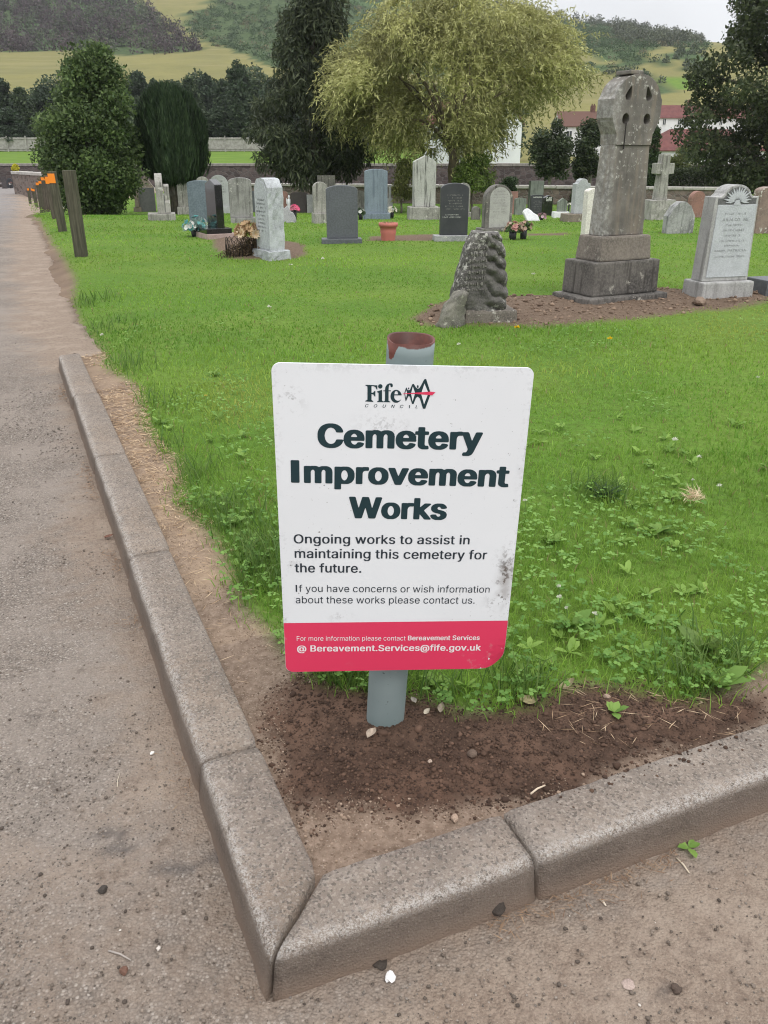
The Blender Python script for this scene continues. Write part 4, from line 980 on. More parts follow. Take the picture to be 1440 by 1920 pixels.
    ob = outline(x0, y0, x1, y1, (.014, .034, .012, .014)); nn = len(ob)
    yb = (loc(530, 1166.5)[1] + loc(953, 1165)[1]) / 2
    # plate as a grid clipped to the outline so that dirt attributes have points to sit on
    bm = bmesh.new(); f = [bm.verts.new((u, v, 0)) for u, v in ob]; bm.faces.new(f)
    for k in range(1, 28):
        u = x0 + (x1 - x0) * k / 28; bmesh.ops.bisect_plane(bm, geom=bm.verts[:] + bm.edges[:] + bm.faces[:], plane_co=(u, 0, 0), plane_no=(1, 0, 0))
    for k in range(1, 38):
        v = y0 + (y1 - y0) * k / 38; bmesh.ops.bisect_plane(bm, geom=bm.verts[:] + bm.edges[:] + bm.faces[:], plane_co=(0, v, 0), plane_no=(0, 1, 0))
    front = bm.faces[:]; ext = bmesh.ops.extrude_face_region(bm, geom=front); vs = [v for v in ext['geom'] if isinstance(v, bmesh.types.BMVert)]
    for v in vs: v.co.z = -.003
    sm = []
    for v in bm.verts:
        u, vv = v.co.x, v.co.y; su = (u - x0) / (x1 - x0); sv = (vv - y0) / (y1 - y0)
        e = min(su, 1 - su, 1 - sv) ; q_ = .16 * math.exp(-e / .012)
        q_ += 1.0 * math.exp(-(((su - .965) / .03) ** 2 + ((sv - .36) / .07) ** 2)) + .8 * math.exp(-(((su - .95) / .04) ** 2 + ((sv - .27) / .05) ** 2)) + .5 * math.exp(-(((su - .07) / .03) ** 2 + ((sv - .9) / .03) ** 2)) \
            + .4 * math.exp(-(((su - .25) / .04) ** 2 + ((sv - .20) / .015) ** 2)) + .25 * math.exp(-(((su - .06) / .06) ** 2 + ((sv - .42) / .03) ** 2)) + .3 * math.exp(-(((su - .42) / .08) ** 2 + ((sv - .83) / .03) ** 2))
        sm.append(min(1, q_)); v.co = W(u, vv, v.co.z + bend(u, vv))
    bmesh.ops.recalc_face_normals(bm, faces=bm.faces[:]); me = bpy.data.meshes.new('plate'); bm.to_mesh(me); bm.free(); a_ = me.attributes.new('smudge', 'FLOAT', 'POINT'); a_.data.foreach_set('value', sm); me.materials.append(M_panel)
    plate = link(bpy.data.objects.new('plate', me), root)
    ob = outline(x0 + .0004, y0 + .0004, x1 - .0004, yb, (.014, .034, 0, 0)); bm = bmesh.new(); bm.faces.new([bm.verts.new((u, v, 0)) for u, v in ob])
    for k in range(1, 24): bmesh.ops.bisect_plane(bm, geom=bm.verts[:] + bm.edges[:] + bm.faces[:], plane_co=(x0 + (x1 - x0) * k / 24, 0, 0), plane_no=(1, 0, 0))
    for k in range(1, 8): bmesh.ops.bisect_plane(bm, geom=bm.verts[:] + bm.edges[:] + bm.faces[:], plane_co=(0, y0 + (yb - y0) * k / 8, 0), plane_no=(0, 1, 0))
    for v in bm.verts: v.co = W(v.co.x, v.co.y, .0004 + bend(v.co.x, v.co.y))
    for f_ in bm.faces:
        f_.normal_update()
        if f_.normal.dot(nm) < 0: f_.normal_flip()
    mkbm('pink_band', bm, M_red, plate, False, False)
    def put(s, pl, pr, cap, m, bold, name='lettering', h=.0005, shear=0, space=1.0, capch='H'):
        """text from left pixel pl to right pixel pr on its baseline; cap = photo row of the capital top at the left end"""
        V, Fc = text_mesh(s, bold, shear, space); ch, _ = text_mesh(capch, bold)
        a, b_ = loc(*pl), loc(*pr); c_ = loc(pl[0], cap); vx0, vx1 = V[:, 0].min(), V[:, 0].max()
        sx = math.hypot(b_[0] - a[0], b_[1] - a[1]) / (vx1 - vx0); sy = (c_[1] - a[1]) / (ch[:, 1].max())
        an = math.atan2(b_[1] - a[1], b_[0] - a[0]); vs = []
        for x, y in V:
            xx = (x - vx0) * sx; yy = y * sy; vs.append(W(a[0] + xx * math.cos(an) - yy * math.sin(an), a[1] + xx * math.sin(an) + yy * math.cos(an), h))
        return mk(name, vs, Fc, m, plate)
    put('Cemetery', (595.7, 837.6), (903, 842.5), 794, M_ink, .043, space=1.03)
    put('Improvement', (545.7, 903.5), (953, 912), 862.5, M_ink, .043, space=1.03)
    put('Works', (653.8, 970), (837, 973.5), 931, M_ink, .043, space=1.03)
    put('Ongoing works to assist in', (551, 1018.5), (880, 1020.5), 1001.5, M_ink2, .016, space=1.02)
    put('maintaining this cemetery for', (552.6, 1045.8), (912.5, 1048.6), 1028.5, M_ink2, .016, space=1.02)
    put('the future.', (552.6, 1072.7), (677.5, 1073.5), 1056, M_ink2, .016, space=1.02)
    put('If you have concerns or wish information', (554.5, 1109.5), (917.5, 1111), 1096.5, M_ink2, -.003)
    put('about these works please contact us.', (554.5, 1130.8), (889.6, 1131.6), 1117.5, M_ink2, -.003)
    put('For more information please contact', (556.5, 1201), (760, 1200.3), 1192.3, M_whiteink, .002, h=.0009)
    put('Bereavement Services', (764.6, 1200), (899, 1199.3), 1191.3, M_whiteink, .024, h=.0009, space=1.03)
    put('@ Bereavement.Services@fife.gov.uk', (557, 1221), (901, 1219), 1209.5, M_whiteink, .026, h=.0009, space=1.03)
    put('COUNCIL', (684.5, 763.2), (783, 765.3), 757.5, M_ink, .005, shear=.25, space=2.4)
    def poly(pl, h, m=M_ink, name='logo'):
        bm = bmesh.new(); vs = [bm.verts.new(W(*loc(660 + x / 8, 690 + y / 8), h)) for x, y in pl]; f_ = bm.faces.new(vs); f_.normal_update(); bmesh.ops.triangulate(bm, faces=[f_], ngon_method='EAR_CLIP')
        for g in bm.faces:
            g.normal_update()
            if g.normal.dot(nm) < 0: g.normal_flip()
        return bm
    def join(bms, name, m):
        bm = bmesh.new()
        for q_ in bms:
            me_ = bpy.data.meshes.new('t'); q_.to_mesh(me_); q_.free(); bm.from_mesh(me_); bpy.data.meshes.remove(me_)
        return mkbm(name, bm, m, plate, False, False)
    def ellipse(cx_, cy_, rx, ry, a0=0, a1=360, n=24): return [(cx_ + rx * math.cos(R(a0 + (a1 - a0) * k / n)), cy_ + ry * math.sin(R(a0 + (a1 - a0) * k / n))) for k in range(n + (0 if a1 - a0 == 360 else 1))]
    Fg = [(200, 250), (380, 258), (380, 322), (368, 318), (352, 285), (322, 270), (292, 268), (292, 372), (316, 368), (338, 342), (350, 342), (350, 425), (338, 425), (320, 395), (292, 388), (292, 478), (318, 496), (318, 506), (200, 501), (200, 491), (232, 475), (232, 275), (200, 259)]
    ig = [(374, 350), (448, 326), (450, 330), (450, 488), (474, 503), (474, 511), (376, 508), (376, 500), (398, 488), (398, 372), (374, 360)]
    fg = [(470, 335), (494, 335), (500, 288), (524, 246), (565, 228), (598, 230), (613, 250), (610, 278), (592, 287), (578, 276), (574, 252), (560, 250), (550, 290), (548, 334), (582, 334), (582, 347), (548, 347), (548, 490), (576, 506), (576, 513), (470, 509), (470, 501), (495, 488), (495, 347), (470, 347)]
    eg = ellipse(662, 423, 84, 97, 0, -180, 20)[::-1]; eg = [(578, 423)] + ellipse(662, 423, 84, 97, -180, -8, 20) + [(744, 408), (634, 408)] + [(634, 394), (692, 394)] + ellipse(664, 394, 28, 52, 0, -180, 12)[1:] + [(632, 440)] + ellipse(690, 425, 58, 66, 170, 60, 10) + [(738, 470)] + ellipse(662, 423, 84, 97, 28, 176, 20)
    join([poly(Fg, .0005), poly(ig, .0005), poly(ellipse(424, 274, 33, 33), .0005), poly(fg, .0005), poly(eg, .0005)], 'logo_letters', M_ink)
    sil = [(784, 378), (810, 292), (818, 292), (834, 328), (850, 332), (868, 326), (905, 240), (926, 237), (958, 290), (985, 312), (1014, 298), (1085, 166), (1112, 164), (1172, 352), (1172, 408), (1098, 610), (1064, 608), (1018, 455), (985, 425), (958, 450), (922, 538), (900, 536), (872, 438), (852, 414), (832, 448), (813, 492), (802, 490)]
    join([poly(sil, .0005), poly(ellipse(850, 305, 9, 14), .0005), poly(ellipse(986, 278, 13, 22), .0005)], 'logo_figures', M_ink)
    join([poly([(812, 328), (826, 380), (809, 448), (796, 385)], .0009), poly([(912, 275), (946, 372), (908, 498), (885, 380)], .0009), poly([(1086, 230), (1146, 372), (1080, 540), (1036, 382)], .0009)], 'logo_diamonds', M_panel)
    join([poly([(760, 379), (1175, 350), (1250, 360), (1203, 405), (1165, 402), (940, 384), (760, 387)], .0013)], 'logo_ribbon', M_red)
    # fixing clamps behind the plate
    for q_ in (.30, -.30):
        v_ = (y0 + y1) / 2 + q_ * (y1 - y0); bm = bmesh.new(); pts = [W(u, v_ + dv, h) for h in (-.004, -.011) for u, dv in ((-.06, -.011), (.06, -.011), (.06, .011), (-.06, .011))]
        vs = [bm.verts.new(p) for p in pts]; bm.faces.new(vs[:4]); bm.faces.new(vs[4:][::-1])
        for k in range(4): bm.faces.new((vs[k], vs[k + 4], vs[(k + 1) % 4 + 4], vs[(k + 1) % 4]))
        mkbm('clamp', bm, plain('steel', (.35, .35, .35), .4, .5, .8), root)
    return base
SIGN_BASE = sign()

# ------------------------------------------------------------------ gravestones
def prof(kind, W, H, n=14, p=None):
    h = W / 2
    if kind == 'flat': top = [(h, H), (-h, H)]
    elif kind == 'arch':        # shallow segment
        r = p or .12 * W; top = [(h * math.cos(math.pi * k / n), H - r + r * math.sin(math.pi * k / n)) for k in range(n + 1)]
    elif kind == 'round': top = [(h * math.cos(math.pi * k / n), H - h + h * math.sin(math.pi * k / n)) for k in range(n + 1)]
    elif kind == 'gable': r = p or .18 * W; top = [(h, H - r), (0, H), (-h, H - r)]
    elif kind == 'mitre':       # cut corners with flat apex
        r = .3 * W; top = [(h, H - r * 1.6), (h * .62, H - r * .5), (h * .2, H), (-h * .2, H), (-h * .62, H - r * .5), (-h, H - r * 1.6)]
    elif kind == 'ogee':
        r = p or .2 * W; top = [(h, H - r), (h * .9, H - r)] + [(h * .9 * math.cos(math.pi * k / n), H - r * .9 + r * .9 * math.sin(math.pi * k / n) ** .8) for k in range(1, n)] + [(-h * .9, H - r), (-h, H - r)]
    elif kind == 'shoulder':
        r = .3 * W; top = [(h, H - r), (h * .78, H - r * .9)] + [(h * .62 * math.cos(math.pi * k / n), H - r * .8 + r * .8 * math.sin(math.pi * k / n)) for k in range(n + 1)] + [(-h * .78, H - r * .9), (-h, H - r)]
    elif kind == 'wave':        # flat shoulders rising to a round head (the inscribed granite stone)
        r = p or .13 * W; top = [(h, H - r * 1.35), (h * .74, H - r * 1.35)] + [(h * .62 * math.cos(t_), H - r * 1.25 + r * 1.25 * math.sin(t_) ** 1.0) for t_ in [math.pi * (.06 + .88 * k / n) for k in range(n + 1)]] + [(-h * .74, H - r * 1.35), (-h, H - r * 1.35)]
    elif kind == 'trefoil':
        top = [(h, H * .45)] + [(h * .6 + h * .4 * math.cos(t_), H * .5 + h * .4 * math.sin(t_)) for t_ in np.linspace(0, 2, 6)] + [(h * .42 * math.cos(t_), H - h * .42 + h * .42 * math.sin(t_)) for t_ in np.linspace(-.2, math.pi + .2, 10)] + [(-h * .6 + h * .4 * math.cos(t_), H * .5 + h * .4 * math.sin(t_)) for t_ in np.linspace(math.pi - 2, math.pi, 6)] + [(-h, H * .45)]
    return [(-h, 0), (h, 0)] + top
GR = stone('grey_granite', (0.30, 0.30, 0.30), (0.21, 0.215, 0.215), lichen=(.5, .5, .46), sc=5)
GRW = stone('weathered_grey_stone', (0.32, 0.31, 0.28), (0.19, 0.185, 0.165), lichen=(.52, .51, .46), streak=(.10, .095, .085), sc=5)
GRD = stone('dark_weathered_stone', (0.17, 0.16, 0.145), (0.095, 0.09, 0.083), lichen=(.42, .40, .34), streak=(.06, .056, .05), sc=5)
BLU = stone('blue_grey_slate', (0.135, 0.165, 0.19), (0.105, 0.13, 0.15), sc=3, bmp=.1, rough=.6)
SLT = stone('slate_grey_stone', (0.098, 0.105, 0.115), (0.08, 0.086, 0.094), sc=3, bmp=.06, rough=.5, spec=.4)
BLB = stone('pale_blue_stone', (0.195, 0.235, 0.27), (0.15, 0.185, 0.215), sc=4, bmp=.15, rough=.7, streak=(.12, .15, .18))
BLK = stone('polished_black_granite', (0.012, 0.013, 0.014), (0.02, 0.02, 0.021), sc=8, bmp=0, rough=.08, spec=.6, speck=False)
BLKM = stone('honed_black_granite', (0.035, 0.036, 0.042), (0.05, 0.051, 0.056), sc=6, bmp=.03, rough=.35, spec=.5)
RED = stone('red_granite', (0.27, 0.15, 0.12), (0.19, 0.11, 0.095), lichen=(.4, .36, .3), sc=6)
RSE = stone('rose_granite', (0.36, 0.28, 0.25), (0.26, 0.19, 0.17), sc=9)
BRN = stone('brown_sandstone', (0.215, 0.18, 0.145), (0.14, 0.118, 0.098), lichen=(.42, .40, .33), sc=5)
WHT = stone('white_portland_stone', (0.62, 0.58, 0.53), (0.54, 0.50, 0.46), sc=3, bmp=.08)
MRB = stone('white_marble', (0.70, 0.70, 0.72), (0.56, 0.56, 0.58), sc=6, bmp=.15)
ROC = stone('rock_faced_granite', (0.42, 0.44, 0.45), (0.27, 0.28, 0.29), sc=8, bmp=.5)
GRN = stone('green_grey_stone', (0.19, 0.21, 0.18), (0.13, 0.145, 0.125), sc=5, streak=(.09, .1, .085))
M_car = plain('cut_letters', (0.07, 0.07, 0.075), .7); M_carw = plain('pale_letters', (0.55, 0.55, 0.52), .6); M_carg = plain('grey_letters', (0.24, 0.23, 0.22), .7)
def rows_bm(bm, W, z0, z1, y, n, frac=.75, seed=0, dens=.8, h=.5):
    rnd = random.Random(seed); dz = (z1 - z0) / n
    for i in range(n):
        zc = z1 - dz * (i + .5); wl = W * frac * rnd.uniform(.55, 1); x = -wl / 2; hh = dz * h
        while x < wl / 2:
            cw = hh * rnd.uniform(.35, .8)
            if rnd.random() < dens:
                for q in range(rnd.choice((1, 2, 2))):
                    if rnd.random() < .5: a_, b_, c_, d_ = x + rnd.uniform(0, cw * .6), zc - hh / 2, cw * .3, hh
                    else: a_, b_, c_, d_ = x, zc - hh / 2 + rnd.uniform(0, hh * .75), cw * .8, hh * .24
                    bm.faces.new([bm.verts.new((a_, y, b_)), bm.verts.new((a_ + c_, y, b_)), bm.verts.new((a_ + c_, y, b_ + d_)), bm.verts.new((a_, y, b_ + d_))])
                x += cw * 1.25
            else: x += cw * 1.6
def gravestone(label, xl, xr, yt, yb, kind, mat, yaw=0, D=.10, plinth=None, pm=None, ins=None, W=None, name='gravestone', cat='gravestone', pD=None, lean=0.0, p=None, sub=False, text=None, panel=None, bev=.008, group='gravestones'):
    """xl,xr,yt: the slab in the photo; yb: row where it meets the ground; plinth=(xl,xr,ytop)"""
    px = (plinth[0] + plinth[1]) / 2 if plinth else (xl + xr) / 2
    g = gp(px, yb); d = ray(px, yb); t_ = g.y / d.y; mp = t_ / F
    yw = R(yaw); ca = max(.25, math.cos(yw)); Wd = W or (xr - xl) * mp / (ca + .0)
    zt = CAMZ + el(yt) * (g.y + .05) - g.z; root = thing(name, label, cat, (g.x, g.y + D * .5, g.z), yw, group)
    if lean: root.rotation_euler = (0, R(lean), yw)
    hp = 0
    if plinth:
        Wp = (plinth[1] - plinth[0]) * mp / ca if not W else W * (plinth[3] if len(plinth) > 3 else 1.25); hp = CAMZ + el(plinth[2]) * g.y - g.z; Dp = pD or D * 2.1
        bm = bmesh.new(); bmbox(bm, (0, 0, (hp - .15) / 2), (Wp, Dp, hp + .15), 0, .97); bmbevel(bm, .01, 2); mkbm('plinth', bm, pm or mat, root)
    off = (((xl + xr) / 2 - px) * mp) if plinth else 0
    H = zt - hp; bm = bmesh.new(); pr = prof(kind, Wd, H, p=p); pr = [(x + off, z + hp + (.001 if hp else 0)) for x, z in pr]
    if not plinth: pr[0] = (pr[0][0], -.15); pr[1] = (pr[1][0], -.15)
    bmprism(bm, pr, -D / 2, D / 2); bmbevel(bm, bev, 2, 35); mkbm('slab', bm, mat, root)
    if ins:
        bm = bmesh.new(); n, z0, z1, m2 = ins[:4]; rows_bm(bm, Wd, hp + H * z0, hp + H * z1, -D / 2 - .0016, n, .74, int(px * 7 + yb)); 
        for v in bm.verts: v.co.x += off
        mkbm('lettering', bm, m2, root, False, False)
    if text:
        s, zc, wf, hh, m2 = text; V, Fc = text_mesh(s, .02); w0, w1 = V[:, 0].min(), V[:, 0].max(); sx = Wd * wf / (w1 - w0); sy = hh / V[:, 1].max()
        mk('name_lettering', [(off + (x - (w0 + w1) / 2) * sx, -D / 2 - .002, hp + H * zc + y * sy) for x, y in V], Fc, m2, root)
    root['H'] = H; root['hp'] = hp; root['Wd'] = Wd
    return root
G = gravestone
# row by row, from the posts towards the cross
r_ = G('slim grey stone seen edge-on at the foot of the glossy evergreen', 219, 231, 330, 394, 'round', GRW, -80, .15, W=.5)
r_ = G('narrow brown round-headed stone seen edge-on between the evergreen and the yew', 257, 268, 339, 397, 'round', BRN, -82, .16, W=.45, plinth=(250, 268, 388, 1.3))
G('dark grey square-topped slab beside the brown edge-on stone under the yew', 264, 292, 352, 397, 'flat', stone('plain_dark_slab', (.15, .15, .15), (.11, .11, .11), sc=3, bmp=.1), 6, .1)
G('rough brown pointed boulder-like stone behind the dark square slab', 262, 290, 329, 390, 'gable', BRN, 10, .3, p=.5)
r_ = G('tall grey stone seen nearly edge-on with a stepped buttress and wedge foot, beside the yew', 286, 302, 325, 413, 'round', GRW, -76, .13, W=.5, plinth=(287, 318, 400, 1.1), pD=.5)
def buttress(root):
    bm = bmesh.new(); H = root['H']; hp = root['hp']; bmprism(bm, [(.0, hp + .01), (.16, hp + .01), (.14, hp + H * .28), (.10, hp + H * .33), (.10, hp + H * .68), (.02, hp + H * .74)], .077, .17); bmbevel(bm, .006, 1); mkbm('buttress', bm, GRW, root)
buttress(r_)
G('small pale arched stone just right of the stepped edge-on stone', 301, 317, 363, 398, 'round', GR, -50, .1, W=.36)
G('small dark trefoil-headed stone under the yew trunk', 317, 334, 379, 398, 'trefoil', GRD, 10, .1)
G('light grey square stone with moulded base, partly behind the blue slate slab', 336, 359, 342, 402, 'ogee', GRW, 12, .14, plinth=(333, 362, 388))
G('plain broad blue-grey slate slab beside the polished black stone', 356, 401, 338, 417, 'arch', BLU, 4, .09, p=.05)
r_ = G('polished black granite stone seen edge-on, on a pink granite block', 396, 421, 336, 446, 'gable', BLK, -62, .1, W=.42, plinth=(381, 428, 436, 1.35), pm=RSE, pD=.42, p=.06)
bm = bmesh.new(); hp = r_['hp']; bmbox(bm, (0, -.03, hp + .034), (.5, .34, .066)); bmbevel(bm, .008, 2); mkbm('black_base', bm, BLK, r_)
G('white arched stone with dark lettering behind the polished black one', 396, 431, 328, 400, 'round', stone('pale_granite', (.46, .47, .47), (.37, .38, .385), sc=6), 8, .12, plinth=(394, 436, 388), ins=(6, .35, .85, M_car))
G('pair of pale stone tops showing above the blue slate slab', 366, 402, 331, 404, 'shoulder', GRW, 8, .1)
G('broad rough grey stone with vertical weather streaks and low plinth', 432, 474, 333, 418, 'arch', stone('streaked_grey_stone', (.27, .265, .25), (.16, .158, .148), lichen=(.45, .44, .4), streak=(.11, .107, .1), sc=7, bmp=.6), 8, .14, plinth=(432, 478, 408), p=.06)
G('small plain dark grey slab right of the rough streaked stone', 471, 487, 358, 398, 'flat', SLT, 10, .08)
# rock-faced white stone with the dried flowers
def rockstone():
    g = gp(507, 487); mp = g.y / ray(507, 487).y / F; yw = R(-58)
    root = thing('gravestone', 'pale rock-faced stone with gabled head and lettered side face, behind the dried brown flowers', 'gravestone', (g.x, g.y + .1, g.z), yw, 'gravestones')
    H = zat(333, g.y + .1) - g.z; hp = zat(470, g.y) - g.z; D = .17; Wd = .34
    bm = bmesh.new(); bmbox(bm, (0, 0, (hp - .15) / 2), (.42, .25, hp + .15)); bmesh.ops.subdivide_edges(bm, edges=bm.edges[:], cuts=5, use_grid_fill=True)
    for v in bm.verts: v.co += Vector((random.uniform(-1, 1), random.uniform(-1, 1), random.uniform(-1, 1))) * .006
    mkbm('plinth', bm, ROC, root)
    bm = bmesh.new(); bmprism(bm, [(-Wd / 2, hp), (Wd / 2, hp), (Wd / 2 * .94, H - .09), (Wd / 2 * .55, H - .012), (0, H), (-Wd / 2 * .55, H - .012), (-Wd / 2 * .94, H - .09)], -D / 2, D / 2)
    bmesh.ops.triangulate(bm, faces=[f for f in bm.faces if len(f.verts) > 4]); bmesh.ops.subdivide_edges(bm, edges=bm.edges[:], cuts=11, use_grid_fill=True)
    for v in bm.verts:
        if v.co.y > -D / 2 + .004:
            k = float(fbm(v.co.y * 22 + v.co.x * 9, v.co.z * 18 + v.co.x * 14, 7, 3)); v.co.x += .035 * k * (1 if v.co.x > 0 else -1); v.co.y += .03 * k
    mkbm('slab', bm, ROC, root)
    bm = bmesh.new(); bmprism(bm, [(-Wd * .44, hp + .02), (Wd * .44, hp + .02), (Wd * .41, H - .12), (Wd * .25, H - .05), (0, H - .03), (-Wd * .25, H - .05), (-Wd * .41, H - .12)], -D / 2 - .006, -D / 2 + .02); mkbm('dressed_face', bm, stone('dressed_granite', (.40, .42, .43), (.33, .345, .355), sc=4, bmp=.1), root)
    bm = bmesh.new(); rows_bm(bm, Wd, hp + H * .22, H * .76, -D / 2 - .0075, 9, .7, 3, .85); mkbm('lettering', bm, M_car, root, False, False)
rockstone()
G('reddish granite round-headed stone behind the leaning broken slab', 518, 540, 358, 398, 'arch', RED, 10, .1, p=.06)
def broken_slab(label, xl, xr, yt, yb, mat, tilt, pts):
    g = gp((xl + xr) / 2, yb); mp = g.y / ray(720, yb).y / F; W = (xr - xl) * mp; H = zat(yt, g.y) - g.z
    root = thing('broken_slab', label, 'broken slab', (g.x, g.y + .12, g.z)); bm = bmesh.new()
    bmprism(bm, [((u - .5) * W, v * H) for u, v in pts], -.045, .045); bmbevel(bm, .012, 1)
    M_ = Matrix.Rotation(R(tilt), 4, 'X'); bm.transform(M_); mkbm('slab', bm, mat, root); return root
broken_slab('broken pale grey slab leaning in the grass in front of the reddish stone', 520, 554, 385, 418, GR, -18, [(0, -.1), (1, -.1), (1, .25), (.86, .55), (.7, .62), (.55, 1), (.35, .8), (.15, .9), (0, .6)])
broken_slab('bright white broken marble slab leaning in the grass near the black lettered stone', 981, 1014, 391, 415, MRB, -22, [(.28, -.1), (1, -.1), (.88, .4), (.62, .62), (.5, .8), (.3, 1), (.12, .92), (0, .72), (.12, .4)])
G('wide low dark slab with curved top beside the small white figure', 546, 578, 360, 399, 'arch', stone('brown_black_slab', (.06, .052, .05), (.045, .04, .038), sc=4, bmp=.1), 6, .1, p=.08)
def figure():
    g = gp(543, 399); root = thing('small_statue', 'small white angel-like figure standing beside the low dark slab', 'statue', g); V, Fc = [], []
    H = zat(366, g.y) - g.z; tube(V, Fc, [(0, 0, -.05), (0, 0, H * .15), (0, 0, H * .45), (.005, 0, H * .68), (0, 0, H * .78), (0, 0, H * .82), (0, -.01, H * .9), (0, 0, H)], [.1, .085, .07, .09, .055, .03, .052, .02], 10); mk('body', V, Fc, MRB, root, True)
    for s in (-1, 1):
        bm = bmesh.new(); bmprism(bm, [(s * .04, H * .7), (s * .13, H * .86), (s * .12, H * .5), (s * .05, H * .45)], .03, .05); mkbm('wing', bm, MRB, root)
figure()
G('grey carved stone with pillared frame and arched head behind the slate stone', 588, 614, 341, 419, 'arch', GRW, 12, .16, plinth=(586, 616, 400), ins=(7, .2, .8, M_carg), p=.1)
G('narrow pale side slab against the pillared carved stone', 576, 588, 365, 399, 'flat', GR, 10, .1)
G('weathered square stone top showing above the slate headstone', 597, 629, 329, 400, 'flat', GRD, 10, .16)
G('smooth slate grey headstone with shallow arched top on a dark base, nearest the pot', 613, 671, 347, 456, 'arch', SLT, 5, .075, plinth=(602, 679, 447), pD=.22, p=.055)
G('small weathered stone half hidden behind the slate headstone', 668, 684, 357, 396, 'round', GRW, 10, .1, plinth=(666, 686, 388))
G('tall pale blue headstone with arched top on a rough base', 684, 726, 317, 411, 'arch', BLB, 6, .14, plinth=(681, 731, 400), p=.05)
G('tall pale grey gabled stone with black streaks, in front of the willow trunk', 774, 815, 292, 412, 'gable', stone('black_streaked_stone', (.40, .40, .37), (.29, .29, .265), streak=(.035, .034, .032), sc=4), 5, .22, plinth=(765, 823, 388), pm=GRW, p=.10)
G('black honed headstone with bright lower lettering and arched top', 824, 876, 343, 452, 'arch', BLKM, 6, .075, plinth=(812, 878, 441), pm=GR, pD=.2, ins=(6, .48, .80, M_carg), p=.07)
def addrows(root, n, z0, z1, m):
    bm = bmesh.new(); rows_bm(bm, root['Wd'], root['hp'] + root['H'] * z0, root['hp'] + root['H'] * z1, -.0375 - .002, n, .8, 91, .97, .55); mkbm('bright_lettering', bm, m, root, False, False)
addrows([o for o in bpy.data.objects if o.get('label', '').startswith('black honed')][0], 2, .33, .42, M_carw)
G('pale arched stone edge showing behind the black honed headstone', 858, 879, 343, 407, 'round', GRW, 10, .14, plinth=(858, 884, 398))
r_ = G('grey round-headed stone with pale recessed lettered face beside the flower bowl', 906, 957, 346, 434, 'round', GRD, 14, .16, plinth=(898, 964, 428), p=.3)
def recessed(root):
    H, hp, W = root['H'], root['hp'], root['Wd']; bm = bmesh.new(); pr = prof('round', W * .76, H * .93); bmprism(bm, [(x + .01, z + hp + .01) for x, z in pr], -.085, -.06); mkbm('pale_face', bm, stone('pale_face_stone', (.38, .375, .35), (.28, .275, .26), sc=9), root)
    bm = bmesh.new(); rows_bm(bm, W * .75, hp + H * .35, hp + H * .88, -.0865, 8, .8, 9); mkbm('lettering', bm, M_carg, root, False, False)
recessed(r_)
G('reddish plain stone just right of the round-headed lettered stone', 955, 969, 359, 402, 'flat', RED, 14, .1)
G('small rough grey-green stone beside the reddish plain one', 964, 985, 371, 404, 'arch', GRN, 14, .14, p=.05)
G('tall green-grey streaked stone rising behind the dark lettered memorial', 990, 1016, 339, 400, 'flat', GRN, 14, .2)
G('dark grey memorial with arched name and rows of lettering', 993, 1018, 365, 402, 'arch', BLKM, 8, .1, ins=(7, .1, .72, M_carg), text=('MORAN', .84, .62, .05, M_carw), p=.04)
G('polished black stone with white capital letters next to the dark memorial', 1017, 1034, 366, 405, 'gable', BLK, 24, .1, text=('GAR', .72, .7, .09, M_carw), p=.05)
G('small plain green-grey arched stone on a white base', 1044, 1062, 371, 409, 'gable', GRN, 10, .08, plinth=(1036, 1066, 397), pm=MRB, p=.07)
G('tall pale grey stone with rounded carved head on a brown plinth', 1073, 1101, 335, 416, 'shoulder', stone('pale_carved_granite', (.37, .38, .385), (.28, .29, .295), sc=6), 12, .16, plinth=(1057, 1096, 401), pm=BRN)
G('clean white war grave stone with curved top, just left of the cross', 1092, 1120, 353, 443, 'arch', WHT, 24, .1, p=.04)
G('ornate grey lobed small stone with lichen, in the grass behind the cross', 1247, 1299, 378, 438, 'mitre', stone('lobed_grey_stone', (.33, .33, .32), (.17, .17, .165), lichen=(.55, .55, .5), streak=(.13, .13, .13), sc=6), 10, .16)
G('reddish arched stone behind the lobed grey one', 1290, 1318, 358, 408, 'round', RED, 14, .14)
G('mottled reddish-brown arched stone, half cut off, behind the granite headstone', 1410, 1450, 350, 438, 'arch', stone('mottled_red_stone', (.25, .185, .155), (.16, .12, .105), lichen=(.6, .58, .52), sc=7, lich_lo=.57), 16, .16, p=.06)
for i, (xl, xr, yt, yb, m, k, lab) in enumerate([(100, 108, 345, 383, GR, 'round', 'tiny pale stone glimpsed behind the second wooden post'), (112, 120, 352, 384, MRB, 'gable', 'tiny white pointed stone glimpsed between the two tallest posts'), (121, 128, 356, 384, GR, 'flat', 'tiny light grey stone beside the plain leaning post'),
        (4, 13, 331, 352, stone('dark_far_stone', (.08, .07, .07), (.05, .045, .045), sc=4), 'arch', 'dark distant stone at the end of the tarmac path'), (14, 24, 334, 351, BLKM, 'round', 'black distant stone with white flowers at the end of the path'),
        (684, 695, 385, 404, GRD, 'round', 'tiny dark stone behind the pale blue headstone'), (884, 900, 387, 412, GRD, 'round', 'two-part dark small stone between the black and the round-headed headstones'), (726, 736, 346, 400, GR, 'trefoil', 'small pale cross-topped stone right of the pale blue headstone')]):
    G(lab, xl, xr, yt, yb, k, m, 10, .1)
G('dark low kerb block cut off by the picture edge right of the granite headstone', 1424, 1470, 524, 556, 'flat', SLT, 16, .25)

